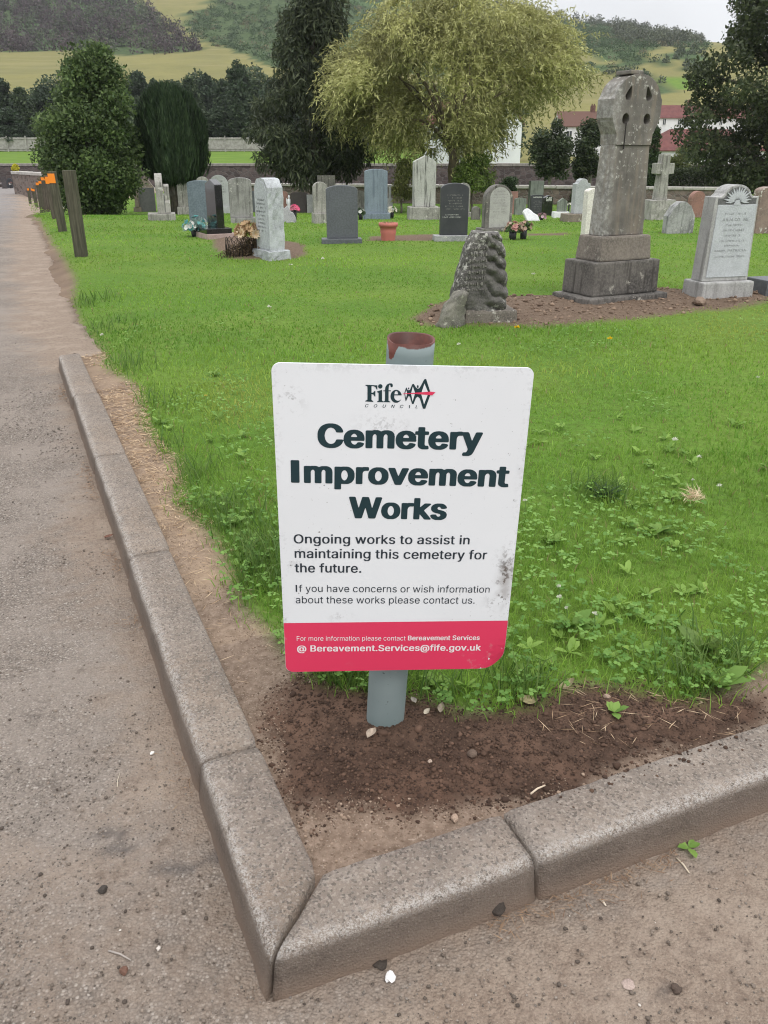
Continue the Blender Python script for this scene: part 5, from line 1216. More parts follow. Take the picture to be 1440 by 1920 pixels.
# --- the big Celtic cross monument
def cross_mat():
    m, t, b = newmat('cross_sandstone'); b.inputs['Roughness'].default_value = .9; b.inputs['Specular IOR Level'].default_value = .15
    n1 = noise(t, 4, 6, .65); st = noise(t, 1, 5, .65, mapping=(12, 12, 1.1)); n3 = noise(t, 30, 4, .7); n4 = noise(t, 2.2, 3, .5)
    col = mixc(t, ramp(t, n1, .35, .65), (0.205, 0.19, 0.168), (0.128, 0.119, 0.106))
    col = mixc(t, ramp(t, st, .48, .68, 0, .6), col, (0.255, 0.21, 0.16)); col = mixc(t, ramp(t, st, .30, .46, .6, 0), col, (0.085, 0.076, 0.067))
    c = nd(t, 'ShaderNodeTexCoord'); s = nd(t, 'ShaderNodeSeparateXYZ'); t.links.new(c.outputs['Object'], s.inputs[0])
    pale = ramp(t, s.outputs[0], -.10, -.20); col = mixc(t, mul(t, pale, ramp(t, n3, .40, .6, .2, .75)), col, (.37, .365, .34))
    col = mixc(t, mul(t, ramp(t, n3, .57, .68), ramp(t, n4, .38, .6)), col, (.50, .49, .44)); col = mixc(t, ramp(t, n3, .72, .75, 0, .9), col, (.62, .60, .54))
    setc(t, b, col); bump(t, b, add(t, n3, n1), .45, .008); return m
M_cross = cross_mat()
M_cbase = stone('cross_base_stone', (0.135, 0.124, 0.112), (0.062, 0.058, 0.054), lichen=(.40, .38, .33), streak=(.055, .05, .045), sc=3.5, bmp=.5, lich_lo=.62)
def rounded(z0, z1, W, D, bm, bev, taper=1.0, cuts=0):
    bmbox(bm, (0, 0, (z0 + z1) / 2), (W, D, z1 - z0), 0, taper)
def big_cross():
    gl = gp(1083, 577); gr_ = gp(1240, 559); c_ = (gl + gr_) / 2; v = gr_ - gl; yw = math.atan2(v.y, v.x); Wb = v.length * 1.0
    yw = R(27); Wb = .77; Db = .46
    ctr = gp(1181, 570); org = ctr + Vector((-math.sin(yw), math.cos(yw), 0)) * Db / 2; gz = org.z
    Yc = org.y
    root = thing('celtic_cross', 'tall lichen-spotted Celtic cross with pierced wheel head on a three-step base', 'monument', org, yw)
    z = [zat(p, Yc - .12) - gz for p in (551, 489, 443)]
    zt = zat(140, Yc) - gz; zs = zat(272, Yc) - gz; zj = zat(228, Yc) - gz
    print('CROSS', zt, z, org)
    bm = bmesh.new(); bmbox(bm, (0, 0, z[0] / 2 - .1), (Wb, Db, z[0] + .2), 0, .99); bmbevel(bm, .02, 3); bmesh.ops.subdivide_edges(bm, edges=[e for e in bm.edges if e.calc_length() > .15], cuts=6, use_grid_fill=True)
    for v_ in bm.verts: k = float(fbm(v_.co.x * 9 + v_.co.y * 5, v_.co.z * 9 + v_.co.y * 7, 3, 3)); v_.co.x += .012 * k; v_.co.z += .016 * k
    mkbm('foot_step', bm, M_cbase, root)
    bm = bmesh.new(); bmbox(bm, (0, .01, (z[0] + z[1]) / 2 + .001), (.635, .36, z[1] - z[0]), 0, .985); bmbevel(bm, .012, 2); mkbm('middle_step', bm, M_cbase, root)
    bm = bmesh.new(); bmbox(bm, (0, .01, (z[1] + z[2]) / 2 + .002), (.495, .29, z[2] - z[1]), 0, .93); bmbevel(bm, .014, 2); mkbm('upper_step', bm, stone('cross_upper_step', (0.19, 0.165, 0.14), (0.12, 0.105, 0.09), lichen=(.4, .38, .32), sc=4), root)
    hz = z[2] + .003; D = .17
    w0, w1 = .395, .325           # shaft widths, foot and head
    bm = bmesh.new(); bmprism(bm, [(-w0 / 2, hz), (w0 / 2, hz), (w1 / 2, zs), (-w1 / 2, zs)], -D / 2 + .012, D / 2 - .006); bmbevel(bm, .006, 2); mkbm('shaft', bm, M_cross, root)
    # the head: outline with flared neck, arms and round top, pierced by four holes
    zc = (zat(205, Yc) - gz); rad = zt - zc; A = .208
    out = [(-w1 / 2, zs), (w1 / 2, zs), (w1 / 2 + .005, zs + (zj - zs) * .45), (w1 / 2 + .05, zj)]
    z_arm0, z_arm1 = zj, zc + .075
    out += [(A, z_arm0), (A + .012, z_arm0 + .02), (A + .012, z_arm1 - .015), (A, z_arm1)]
    for k in range(33):
        a = R(9) + (math.pi - 2 * R(9)) * k / 32; x = .206 * math.cos(a); y = zc + .05 + (zt - zc - .05) * math.sin(a)
        if y > z_arm1 + .004: out.append((x, y))
    out += [(-A, z_arm1), (-A - .012, z_arm1 - .015), (-A - .012, z_arm0 + .02), (-A, z_arm0), (-w1 / 2 - .05, zj), (-w1 / 2 - .005, zs + (zj - zs) * .45)]
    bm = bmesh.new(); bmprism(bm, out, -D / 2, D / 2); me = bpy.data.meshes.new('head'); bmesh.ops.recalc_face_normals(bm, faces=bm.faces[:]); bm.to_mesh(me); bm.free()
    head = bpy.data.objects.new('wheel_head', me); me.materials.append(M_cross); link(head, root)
    # cut the four holes (drop shapes above the arms, round ones below)
    bm = bmesh.new()
    for sx in (-1, 1):
        for kind, zz in (('drop', zc + rad * .38), ('round', zj + .012)):
            pts = []
            for k in range(20):
                a = 2 * math.pi * k / 20; r = .034
                x = r * math.cos(a) * (.80 if kind == 'drop' else .92); y = r * math.sin(a) * (1.0 if math.sin(a) < 0 else (1.75 if kind == 'drop' else 1.1)) 
                if kind == 'drop' and math.sin(a) > 0: x *= (1 - .55 * math.sin(a))
                pts.append((sx * (.094 if kind == 'drop' else .098) + x - (sx * .02 * max(0, math.sin(a)) if kind == 'drop' else 0), zz + y))
            bmprism(bm, pts, -D, D)
    bmesh.ops.recalc_face_normals(bm, faces=bm.faces[:]); me2 = bpy.data.meshes.new('cut'); bm.to_mesh(me2); bm.free(); cut = bpy.data.objects.new('cut', me2); COL.objects.link(cut)
    md = head.modifiers.new('b', 'BOOLEAN'); md.operation = 'DIFFERENCE'; md.object = cut; md.solver = 'EXACT'
    cut.matrix_world = Matrix.Translation(org) @ Matrix.Rotation(yw, 4, 'Z')
    bpy.context.view_layer.update(); dg = bpy.context.evaluated_depsgraph_get(); nm_ = bpy.data.meshes.new_from_object(head.evaluated_get(dg)); head.modifiers.clear(); head.data = nm_
    bpy.data.objects.remove(cut)
    bm = bmesh.new(); bm.from_mesh(head.data); bmbevel(bm, .005, 1, 40); bm.to_mesh(head.data); bm.free()
    # the dark worn slot under the left arm and the raised cap on top
    bm = bmesh.new(); bmbox(bm, (-.03, 0, zt + .010), (.12, D * .9, .026)); bmbevel(bm, .008, 2); mkbm('cap', bm, M_cross, root)
    bm = bmesh.new(); bmbox(bm, (-.092, -D / 2 - .001, zj - .095), (.007, .006, .17)); mkbm('crack', bm, plain('dark_joint', (.03, .027, .025), .9), root)
    return org
CROSS = big_cross()

# --- lettered granite headstone beside the cross
def granite():
    gl, gr_ = gp(1313, 566), gp(1412, 561); v = gr_ - gl; yw = R(15); W = v.length; Db = .27; ctr = (gl + gr_) / 2 + Vector((-math.sin(yw), math.cos(yw), 0)) * Db / 2
    root = thing('gravestone', 'pale granite headstone with carved tree in its wavy head, right of the cross', 'gravestone', ctr, yw, 'gravestones')
    hp = zat(531, gl.y) - ctr.z; Y = ctr.y - .03; zt = zat(346, Y) - ctr.z; D = .14; Ws = W * .88
    M_gj = stone('silver_granite', (.37, .365, .355), (.28, .277, .27), sc=7, bmp=.25, streak=(.22, .215, .205)); M_gf = stone('cut_granite_face', (.44, .455, .475), (.37, .385, .40), sc=10, bmp=.1)
    bm = bmesh.new(); bmbox(bm, (0, 0, hp / 2 - .075), (W, Db, hp + .15), 0, .97); bmbevel(bm, .012, 2); mkbm('plinth', bm, M_gj, root)
    H = zt - hp; pr = [(x * (1 - .10 * (z / H)), z + hp + .001) for x, z in prof('wave', Ws, H, p=.15 * Ws)]
    bm = bmesh.new(); bmprism(bm, pr, -D / 2, D / 2); bmbevel(bm, .007, 2, 35); mkbm('slab', bm, M_gj, root)
    y = -D / 2
    f0 = H * .80
    bm = bmesh.new(); a_ = [(-Ws * .425, hp + .03), (Ws * .46, hp + .03), (Ws * .425, hp + f0), (-Ws * .39, hp + f0)]; bmprism(bm, a_, y - .006, y + .01); bmbevel(bm, .002, 1); mkbm('lettered_face', bm, M_gf, root)
    # dark polished arch field and the carved tree
    pr2 = [(x * .88, (z - hp - H) * .93 + hp + H * .975) for x, z in pr[2:]]; pr2 = [(Ws * .40, hp + f0 + .004)] + [q for q in pr2 if q[1] > hp + f0 + .006] + [(-Ws * .40, hp + f0 + .004)]
    bm = bmesh.new(); bmprism(bm, pr2, y - .003, y + .01); mkbm('dark_head_field', bm, stone('darkened_granite', (.15, .15, .148), (.10, .10, .10), sc=8, bmp=.15), root)
    bm = bmesh.new(); zt0 = hp + f0 - .002
    def leafp(cx_, cz_, an, L, w_): 
        d_ = (math.cos(an), math.sin(an)); n_ = (-d_[1], d_[0]); pts = [(cx_, cz_), (cx_ + d_[0] * L * .5 + n_[0] * w_, cz_ + d_[1] * L * .5 + n_[1] * w_), (cx_ + d_[0] * L, cz_ + d_[1] * L), (cx_ + d_[0] * L * .5 - n_[0] * w_, cz_ + d_[1] * L * .5 - n_[1] * w_)]
        bmprism(bm, pts, y - .008, y - .002)
    bmprism(bm, [(-.03, zt0), (.03, zt0), (.016, zt0 + .035), (-.016, zt0 + .035)], y - .0085, y - .002)
    for k in range(15): an = R(-8 + 196 * k / 14); leafp(.02 * math.cos(an), zt0 + .028 + .01 * math.sin(an), an, H * .145 * (1.0 if k % 2 else .82), .0085)
    mkbm('carved_tree', bm, M_gf, root)
    lines = [('JULIA CO   NE', .635, .66, .028), ('MARY, PATRICIA', .315, .80, .023)]
    bm = bmesh.new()            # the other lines are too worn to read
    for q_, (zc, wf) in enumerate(((.70, .72), (.585, .58), (.53, .62), (.475, .72), (.42, .82), (.37, .5), (.255, .82))): rows_bm(bm, Ws * .84, hp + H * (zc - .008), hp + H * (zc + .026), y - .0072, 1, wf, 40 + q_, .9, .62)
    mkbm('worn_lettering', bm, plain('worn_letters', (.25, .255, .265), .7), root, False, False)
    for s, zc, wf, hh in lines:
        V, Fc = text_mesh(s, .008); w0_, w1_ = V[:, 0].min(), V[:, 0].max(); sx = Ws * .84 * wf / (w1_ - w0_); sy = hh / .73
        mk('lettering', [((x - (w0_ + w1_) / 2) * sx + .004, y - .0072, hp + H * zc + yy * sy) for x, yy in V], Fc, plain('worn_letters', (.25, .255, .265), .7), root)
granite()

# --- broken rope-carved stone with its fallen piece
def rope_stone():
    g0 = gp(916, 609); mp = g0.y / ray(916, 609).y / F; yw = R(8)
    M_rs = stone('black_lichen_stone', (0.125, 0.118, 0.108), (0.062, 0.059, 0.055), lichen=(.42, .41, .37), sc=9, bmp=.9, lich_lo=.545)
    root = thing('gravestone', 'squat broken dark stone with thick carved rope folds on one side and a lettered face', 'gravestone', g0 + Vector((0, .13, 0)), yw, 'gravestones')
    hp = zat(583, g0.y + .0) - g0.z; W = 108 * mp; bm = bmesh.new(); bmbox(bm, (0.0, 0, hp / 2 - .075), (W * .98, .27, hp + .15), 0, .95); bmbevel(bm, .02, 2)
    bmesh.ops.subdivide_edges(bm, edges=[e for e in bm.edges if e.calc_length() > .1], cuts=5, use_grid_fill=True)
    for v in bm.verts: k = float(fbm(v.co.x * 12, v.co.z * 12 + v.co.y * 9, 5, 3)); v.co.z += .012 * k; v.co.y += .01 * k
    mkbm('plinth', bm, stone('worn_plinth', (0.17, 0.148, 0.125), (0.105, 0.094, 0.082), lichen=(.5, .48, .42), sc=6, bmp=.4), root)
    H = zat(434, g0.y + .12) - g0.z; n, nh = 120, 96; V = []
    def edge(py, l, r): return ((l - 916) * mp, (r - 916) * mp, zat(py, g0.y + .1) - g0.z)
    E_ = [edge(574, 848, 948), edge(556, 846, 952), edge(530, 850, 949), edge(500, 857, 946), edge(470, 865, 941), edge(448, 872, 935), edge(438, 880, 928)]
    zs = [e[2] for e in E_]; xl = [e[0] for e in E_]; xr = [e[1] for e in E_]
    z0 = hp - .005
    for i in range(nh + 1):
        q = i / nh; z = z0 + (H - z0) * min(1, q * 1.06); l, r = np.interp(z, zs, xl), np.interp(z, zs, xr); cxx, hx = (l + r) / 2, (r - l) / 2; hy = .115 - .02 * q
        cap = 1 if q < .94 else math.sqrt(max(0.0, 1 - ((q - .94) / .06) ** 2)) * .9 + .02
        for k in range(n):
            a = 2 * math.pi * k / n; ca, sa = math.cos(a), math.sin(a); e_ = 3.2; rr = 1 / (abs(ca) ** e_ + abs(sa) ** e_) ** (1 / e_); x = cxx + hx * ca * rr * cap; y = hy * sa * rr * cap
            # rope folds on the right half of the front
            u = (x - cxx) / hx
            fold = 0
            if y < .02:
                m_ = sst(-.05, .18, u + .25 * (q - .5)) * (1 - sst(.93, 1.0, q)); ph = (z * 1.0 + u * .125) / .090 + .25 * math.sin(u * 2 + 1) + .8 * float(fbm(z * 9, u * 2.5, 44, 3)); s_ = abs(math.sin(math.pi * ph)); fold = float(m_) * (.040 * (s_ ** .7) - .022)
            else:
                ph = (z - .05) / .085; fold = .010 * abs(math.sin(math.pi * ph)) * (ca > .2)
            k1 = float(fbm(x * 13 + 3, z * 13 + y * 11, 8, 4)) * .034 + float(fbm(x * 60 + 3, z * 60 + y * 50, 18, 3)) * .012
            nx, ny = ca, sa * 1.0; V.append((x + nx * (k1 * .6 + fold * .28), y + ny * (k1 + fold), z + (.02 * float(fbm(x * 10, y * 10, 9, 3)) if q > .9 else 0)))
    Fq = []
    for i in range(nh):
        for k in range(n): Fq.append((i * n + k, i * n + (k + 1) % n, (i + 1) * n + (k + 1) % n, (i + 1) * n + k))
    Fq.append(tuple(nh * n + k for k in range(n))); mk('carved_body', V, Fq, M_rs, root, True)
    bm = bmesh.new()
    for i in range(8):
        z = hp + (H - hp) * (.28 + .075 * i); l, r = np.interp(z, zs, xl), np.interp(z, zs, xr); rnd = random.Random(i); x = l + (r - l) * .14
        while x < l + (r - l) * .50:
            w_ = rnd.uniform(.006, .014); bmbox(bm, (x, -.118 + .02 * (z - hp) / (H - hp), z), (w_ * rnd.choice((.35, .9)), .014, .019 * rnd.choice((1, .4)))); x += w_ * 1.5
    mkbm('lettering', bm, plain('worn_relief', (.20, .19, .17), .9), root)
    # fallen piece leaning on the plinth: a thing of its own
    g = gp(846, 612); V = []; n, nh = 26, 20; out = [(608, 818, 868), (590, 822, 869), (575, 830, 872), (560, 845, 876), (548, 855, 876), (544, 860, 872)]
    zz = [zat(p, g.y) - g.z for p, _, _ in out]; xl = [(a_ - 846) * mp for _, a_, _ in out]; xr = [(b_ - 846) * mp for _, _, b_ in out]
    for i in range(nh + 1):
        q = i / nh; z = -.06 + (zz[-1] + .06) * q; l, r = np.interp(z, zz, xl), np.interp(z, zz, xr); cxx, hx = (l + r) / 2, (r - l) / 2; cap = 1 if q < .9 else math.sqrt(max(0, 1 - ((q - .9) / .1) ** 2)) + .03
        for k in range(n):
            a = 2 * math.pi * k / n; k1 = float(fbm(math.cos(a) * 2 + z * 13, math.sin(a) * 2 + z * 9, 14, 4)) * .075; V.append((cxx + (hx + k1) * math.cos(a) * cap, (.06 + k1) * math.sin(a) * cap + .025 * q, z))
    Fq = [(i * n + k, i * n + (k + 1) % n, (i + 1) * n + (k + 1) % n, (i + 1) * n + k) for i in range(nh) for k in range(n)] + [tuple(nh * n + k for k in range(n))]
    o = mk('stone_fragment', V, Fq, stone('lichen_fragment', (0.19, 0.18, 0.15), (0.10, 0.096, 0.085), lichen=(.42, .41, .34), sc=10, bmp=.8), None, True); o.location = g
    tag(o, 'broken-off lichened stone fragment leaning against the plinth of the rope-carved stone', 'stone fragment')
rope_stone()

# --- small distant cross on a rough block
def small_cross():
    g = gp(1236, 413); mp = g.y / ray(1236, 413).y / F; root = thing('stone_cross', 'plain grey stone cross on a rough block behind the big Celtic cross', 'monument', g + Vector((0, .15, 0)), R(12)); Y = g.y
    hp = zat(376, Y) - g.z; zt = zat(289, Y) - g.z; za = zat(316, Y) - g.z; q = mp
    bm = bmesh.new(); bmbox(bm, (0, 0, hp / 2 - .1), (52 * mp, .42, hp + .2), 0, .9); bmesh.ops.subdivide_edges(bm, edges=bm.edges[:], cuts=6, use_grid_fill=True)
    for v in bm.verts: k = float(fbm(v.co.x * 5 + v.co.y * 3, v.co.z * 5, 3, 3)); v.co.x += .05 * k; v.co.y += .06 * k; v.co.z += .05 * k
    mkbm('rough_block', bm, GRW, root)
    bm = bmesh.new(); bmprism(bm, [(-11 * q, hp + .001), (11 * q, hp + .001), (8 * q, za - .1), (18 * q, za - .09), (18 * q, za + .09), (8 * q, za + .09), (7.5 * q, zt), (-7.5 * q, zt), (-8 * q, za + .09), (-18 * q, za + .09), (-18 * q, za - .09), (-8 * q, za - .1)], -.09, .09); bmbevel(bm, .01, 2); mkbm('cross', bm, GRW, root)
small_cross()

# ------------------------------------------------------------------ wooden posts with orange reflectors
def wood_mat(name, c1, c2):
    m, t, b = newmat(name); b.inputs['Roughness'].default_value = .9; b.inputs['Specular IOR Level'].default_value = .1
    g = noise(t, 1, 5, .6, mapping=(55, 55, 3)); n = noise(t, 5, 4); col = mixc(t, ramp(t, g, .35, .65), c1, c2); col = mixc(t, ramp(t, n, .45, .7, 0, .6), col, tuple(x * .55 for x in c1)); setc(t, b, col); bump(t, b, g, .5, .006); return m
M_wood = wood_mat('weathered_post', (0.115, 0.112, 0.078), (0.06, 0.058, 0.043)); M_wood2 = wood_mat('grey_brown_post', (0.125, 0.11, 0.085), (0.07, 0.062, 0.05))
M_or = plain('orange_reflector', (0.85, 0.25, 0.012), .35, .5)
def post(label, top, base, w, orange=True, m=None, side=False):
    g = gp(*base); mp = g.y / ray(*base).y / F; W = w * mp; zt = zat(top[1], g.y) - g.z
    xt = xat(top[0], top[1], g.y) - g.x
    root = thing('wooden_post', label, 'post', g, 0, 'wooden marker posts along the path'); bm = bmesh.new(); bmbox(bm, (0, 0, zt / 2 - .15), (W, W * .95, zt + .3), 0, .97); bmbevel(bm, W * .06, 2)
    sh = Matrix.Identity(4); sh[0][2] = xt / zt
    bmesh.ops.subdivide_edges(bm, edges=[e for e in bm.edges if e.calc_length() > .4], cuts=8); bm.transform(sh); mkbm('shaft', bm, m or M_wood, root)
    if orange:
        bm = bmesh.new(); hh = .125 if w > 8 else .11; bmbox(bm, (0, -W * .475 - .002, zt - hh * .5 - .03), (W * .92, .004, hh)); bmbox(bm, (-W * .485 - .002, -W * .02, zt - hh * .5 - .03), (.004, W * .85, hh)); bm.transform(sh); mkbm('reflector', bm, M_or, root)
post('tallest plain weathered post with no reflector, nearest the lawn edge', (129, 319), (153, 481), 20, False)
post('thick leaning post with a big orange reflector, second along the row', (97, 321), (118, 434), 13)
post('slimmer post with orange reflector tucked behind the thick one', (90, 328), (104, 410), 10, True, M_wood2)
post('grey post with orange reflector, in the middle of the clustered row', (82, 331), (90, 393), 9, True, M_wood2)
post('dark post with orange reflector low in the clustered row', (77, 338), (84, 391), 8)
post('farthest of the clustered dark posts with orange reflector, by the wall', (72, 341), (79, 389), 8)
post('short distant post with orange reflector at the grass edge beyond the cluster', (63, 353), (68, 380), 4.5)
post('most distant short post with orange reflector before the wall end', (53, 352), (56, 375), 4)
post('distant orange-topped post standing next to the shortest ones', (60, 352), (66, 377), 4)

# ------------------------------------------------------------------ pots, flowers, edging
def bouquet(root, ctr, R_, n, cols, leafc, size=.05, up=.6, fol=120):
    P = []; CC = []; d = rdir(n); d[:, 2] = np.abs(d[:, 2]) * .8 + .15; d = unit(d); C = np.array(ctr) + d * R_ * rng.uniform(.75, 1.05, (n, 1))
    for i in range(n):
        c = np.array(cols[rng.integers(0, len(cols))]); pc = 9
        a = np.arange(pc) / pc * 2 * np.pi; t1 = unit(np.cross(d[i], [0.3, .2, 1])[None])[0]; t2 = np.cross(d[i], t1)
        U = unit(np.cos(a)[:, None] * t1 + np.sin(a)[:, None] * t2 + d[i] * rng.uniform(.2, .9)); W = unit(np.cross(U, d[i])); s = size * rng.uniform(.7, 1.2)
        P.append(leaf_quads(C[i] + U * s * .45, U, W, s, s * .55)); CC.append(np.tile(c * rng.uniform(.8, 1.15), (pc, 1)))
    leafobj('blooms', np.concatenate(P), np.clip(np.concatenate(CC), 0, .9), M_leaf, root)
    if fol:
        d = rdir(fol); d[:, 2] = np.abs(d[:, 2]); d = unit(d); C = np.array(ctr) + d * R_ * rng.uniform(.3, 1.0, (fol, 1)); U = unit(d + rdir(fol) * .4); W = unit(np.cross(U, rdir(fol)))
        leafobj('foliage', leaf_quads(C, U, W, R_ * .55, R_ * .14), colvar(leafc, tuple(min(1, x * 1.8) for x in leafc), fol), M_leaf, root)
def pot(label, px, yb, yt, wt, wb, mat, name='flower_pot'):
    g = gp(px, yb); mp = g.y / ray(px, yb).y / F; H = zat(yt, g.y) - g.z; r1, r0 = wt * mp / 2, wb * mp / 2; root = thing(name, label, 'pot', g + Vector((0, r1, 0))); bm = bmesh.new(); n = 28
    pr = [(r0, -.01), (r0 * 1.0, 0), (r0 + (r1 * .88 - r0) * .3, H * .3), (r0 + (r1 * .88 - r0) * .55 + .004, H * .52), (r0 + (r1 * .88 - r0) * .6, H * .58), (r1 * .88, H * .78), (r1, H * .80), (r1 * 1.02, H * .9), (r1, H), (r1 * .88, H), (r1 * .84, H * .86)]
    rg = [[bm.verts.new((r * math.cos(2 * math.pi * k / n), r * math.sin(2 * math.pi * k / n), z)) for k in range(n)] for r, z in pr]
    for A, B in zip(rg[:-1], rg[1:]):
        for k in range(n): bm.faces.new((A[k], A[(k + 1) % n], B[(k + 1) % n], B[k]))
    bm.faces.new(rg[0][::-1]); mkbm('body', bm, mat, root, True)
    bm = bmesh.new(); bmesh.ops.create_circle(bm, cap_ends=True, radius=r1 * .85, segments=20); bm.transform(Matrix.Translation((0, 0, H * .88))); mkbm('compost', bm, plain('compost', (.10, .08, .06), .95), root)
    return root, H, r1
rt, H, r1 = pot('salmon-red plastic plant pot with dried stems beside the slate headstone', 728, 452, 419, 36, 26, plain('salmon_pot', (0.50, 0.165, 0.135), .6, .3, c2=(.44, .15, .125), sc=9))
n = 60; C = np.stack([rng.normal(0, r1 * .4, n), rng.normal(0, r1 * .4, n), np.full(n, H * .97)], 1); U = unit(np.stack([rng.normal(0, .5, n), rng.normal(0, .5, n), np.ones(n)], 1)); W_ = unit(np.cross(U, rdir(n))); leafobj('dried_stems', leaf_quads(C, U, W_, .07, .006), colvar((.22, .17, .09), (.34, .28, .16), n), M_leaf, rt)
def flowers(label, px, yb, yt, R_, cols, leafc, vase=None, n=14, size=.05, name='flower_arrangement', cat='flowers', fol=120):
    g = gp(px, yb); root = thing(name, label, cat, g + Vector((0, .05, 0))); H = zat(yt, g.y) - g.z; h = max(.03, H - R_)
    V, Fc = [], []; r = R_ * .42; tube(V, Fc, [(0, 0, -.03), (0, 0, h * .5), (0, 0, h + .01)], [r * .8, r * .95, r], 12); mk('vase', V, Fc, vase or plain('dark_vase', (.03, .03, .035), .4), root, True); bouquet(root, (0, 0, h), R_, n, cols, leafc, size, fol=fol)
TE = [(.75, .75, .70), (.10, .36, .36), (.22, .50, .48), (.7, .72, .68)]
flowers('teal and white artificial flower spray in front of the blue slate slab', 367, 444, 408, .17, TE, (.16, .22, .20), n=34, size=.045, fol=260)
flowers('pink and cream flowers in a black bowl beside the round-headed stone', 962, 450, 418, .12, [(.62, .36, .30), (.66, .58, .44), (.55, .30, .27)], (.05, .09, .03), n=30, size=.045)
flowers('dark bunch of faded flowers leaning from the black bowl', 982, 449, 416, .11, [(.40, .28, .20), (.06, .08, .04), (.55, .38, .30)], (.035, .06, .025), n=20, size=.045)
flowers('white flowers in a dark vase by the base of the pale blue headstone', 735, 410, 388, .09, [(.78, .74, .60), (.75, .75, .72)], (.05, .09, .03), n=16)
flowers('round dark wreath with white blooms left of the pale blue headstone', 676, 412, 392, .10, [(.6, .6, .55), (.05, .08, .04), (.35, .4, .3)], (.05, .08, .05), n=16)
flowers('bright pink flowers in a black vase beside the broken pale slab', 553, 412, 386, .08, [(.75, .12, .25), (.7, .2, .3)], (.05, .09, .03), n=14)
flowers('small pink flowers at the foot of the dark lettered memorial', 1016, 413, 401, .08, [(.6, .42, .48), (.5, .3, .36)], (.08, .1, .06), n=12)
flowers('white flowers in a two-tone pot near the rounded carved stone', 1066, 403, 381, .08, [(.75, .72, .66)], (.05, .08, .04), n=12)
flowers('small teal vase of stems against the tall streaked stone', 803, 411, 398, .06, [(.2, .3, .28), (.4, .4, .36)], (.05, .08, .06), n=8)
flowers('cluster of white flowers on the ground at the end of the path', 6, 351, 341, .16, [(.7, .68, .65), (.5, .45, .42)], (.06, .07, .05), n=18, size=.09)
flowers('red-brown and white flowers before the distant black stone', 20, 352, 342, .16, [(.3, .12, .1), (.7, .68, .65), (.12, .1, .09)], (.06, .06, .05), n=18, size=.09)
rt, H, r1 = pot('small terracotta trough pot at the foot of the tall streaked stone', 788, 411, 403, 13, 11, plain('terracotta', (.34, .13, .08), .8, .2))
# black wire hoop edging and the dried plant
def edging():
    g = gp(440, 484); root = thing('wire_edging', 'black bent wire hoop border round the dead plant by the rock-faced stone', 'edging', g); V, Fc = [], []; mp = g.y / ray(440, 484).y / F
    cx0, cx1 = -20 * mp, 42 * mp
    for i in range(16):
        a = 2 * math.pi * i / 16; x = (cx0 + cx1) / 2 + (cx1 - cx0) / 2 * math.cos(a); y = .16 + .2 * math.sin(a); x2 = (cx0 + cx1) / 2 + (cx1 - cx0) / 2 * math.cos(a + .55); y2 = .16 + .2 * math.sin(a + .55)
        tube(V, Fc, [(x, y, -.03), (x, y, .11), (x + (x2 - x) * .2, y + (y2 - y) * .2, .17), ((x + x2) / 2, (y + y2) / 2, .20), (x + (x2 - x) * .8, y + (y2 - y) * .8, .17), (x2, y2, .11), (x2, y2, -.03)], [.0035] * 7, 5)
    mk('hoops', V, Fc, plain('black_wire', (.02, .018, .016), .6), root, True)
edging()
def dead_plant():
    g = gp(462, 484); root = thing('dead_plant', 'dead dark brown heather-like plant inside the wire hoop border', 'plant', g + Vector((0, .15, 0))); n = 1900
    P = np.stack([rng.normal(.02, .13, n), rng.normal(0, .09, n), rng.random(n) * .17], 1); P[:, 2] *= np.exp(-(P[:, 0] / .24) ** 2) * (.6 + .8 * vnoise(P[:, 0] * 18, P[:, 1] * 18, 4)); U = unit(np.stack([rng.normal(0, 1, n), rng.normal(0, 1, n), np.ones(n)], 1)); W_ = unit(np.cross(U, rdir(n)))
    leafobj('twigs', leaf_quads(P, U, W_, .05, .009), colvar((.035, .025, .016), (.16, .115, .07), n), M_leaf, root)
    g = gp(474, 483); root = thing('dried_flowers', 'bunch of papery tan dried hydrangea flowers leaning on the rock-faced stone', 'flowers', g + Vector((-.02, .02, 0))); V, Fc = [], []
    for k in range(7): tube(V, Fc, [(rng.normal(0, .02), 0, -.02), (rng.normal(0, .05), 0, .15), (rng.normal(0, .07), rng.normal(0, .04), .25)], [.005, .004, .003], 5)
    mk('stems', V, Fc, plain('dry_stem', (.14, .1, .06), .9), root, True); bouquet(root, (0, -.02, .22), .13, 44, [(.58, .42, .25), (.50, .34, .19), (.68, .55, .39), (.38, .24, .13)], (.2, .14, .07), .065, fol=80)
dead_plant()

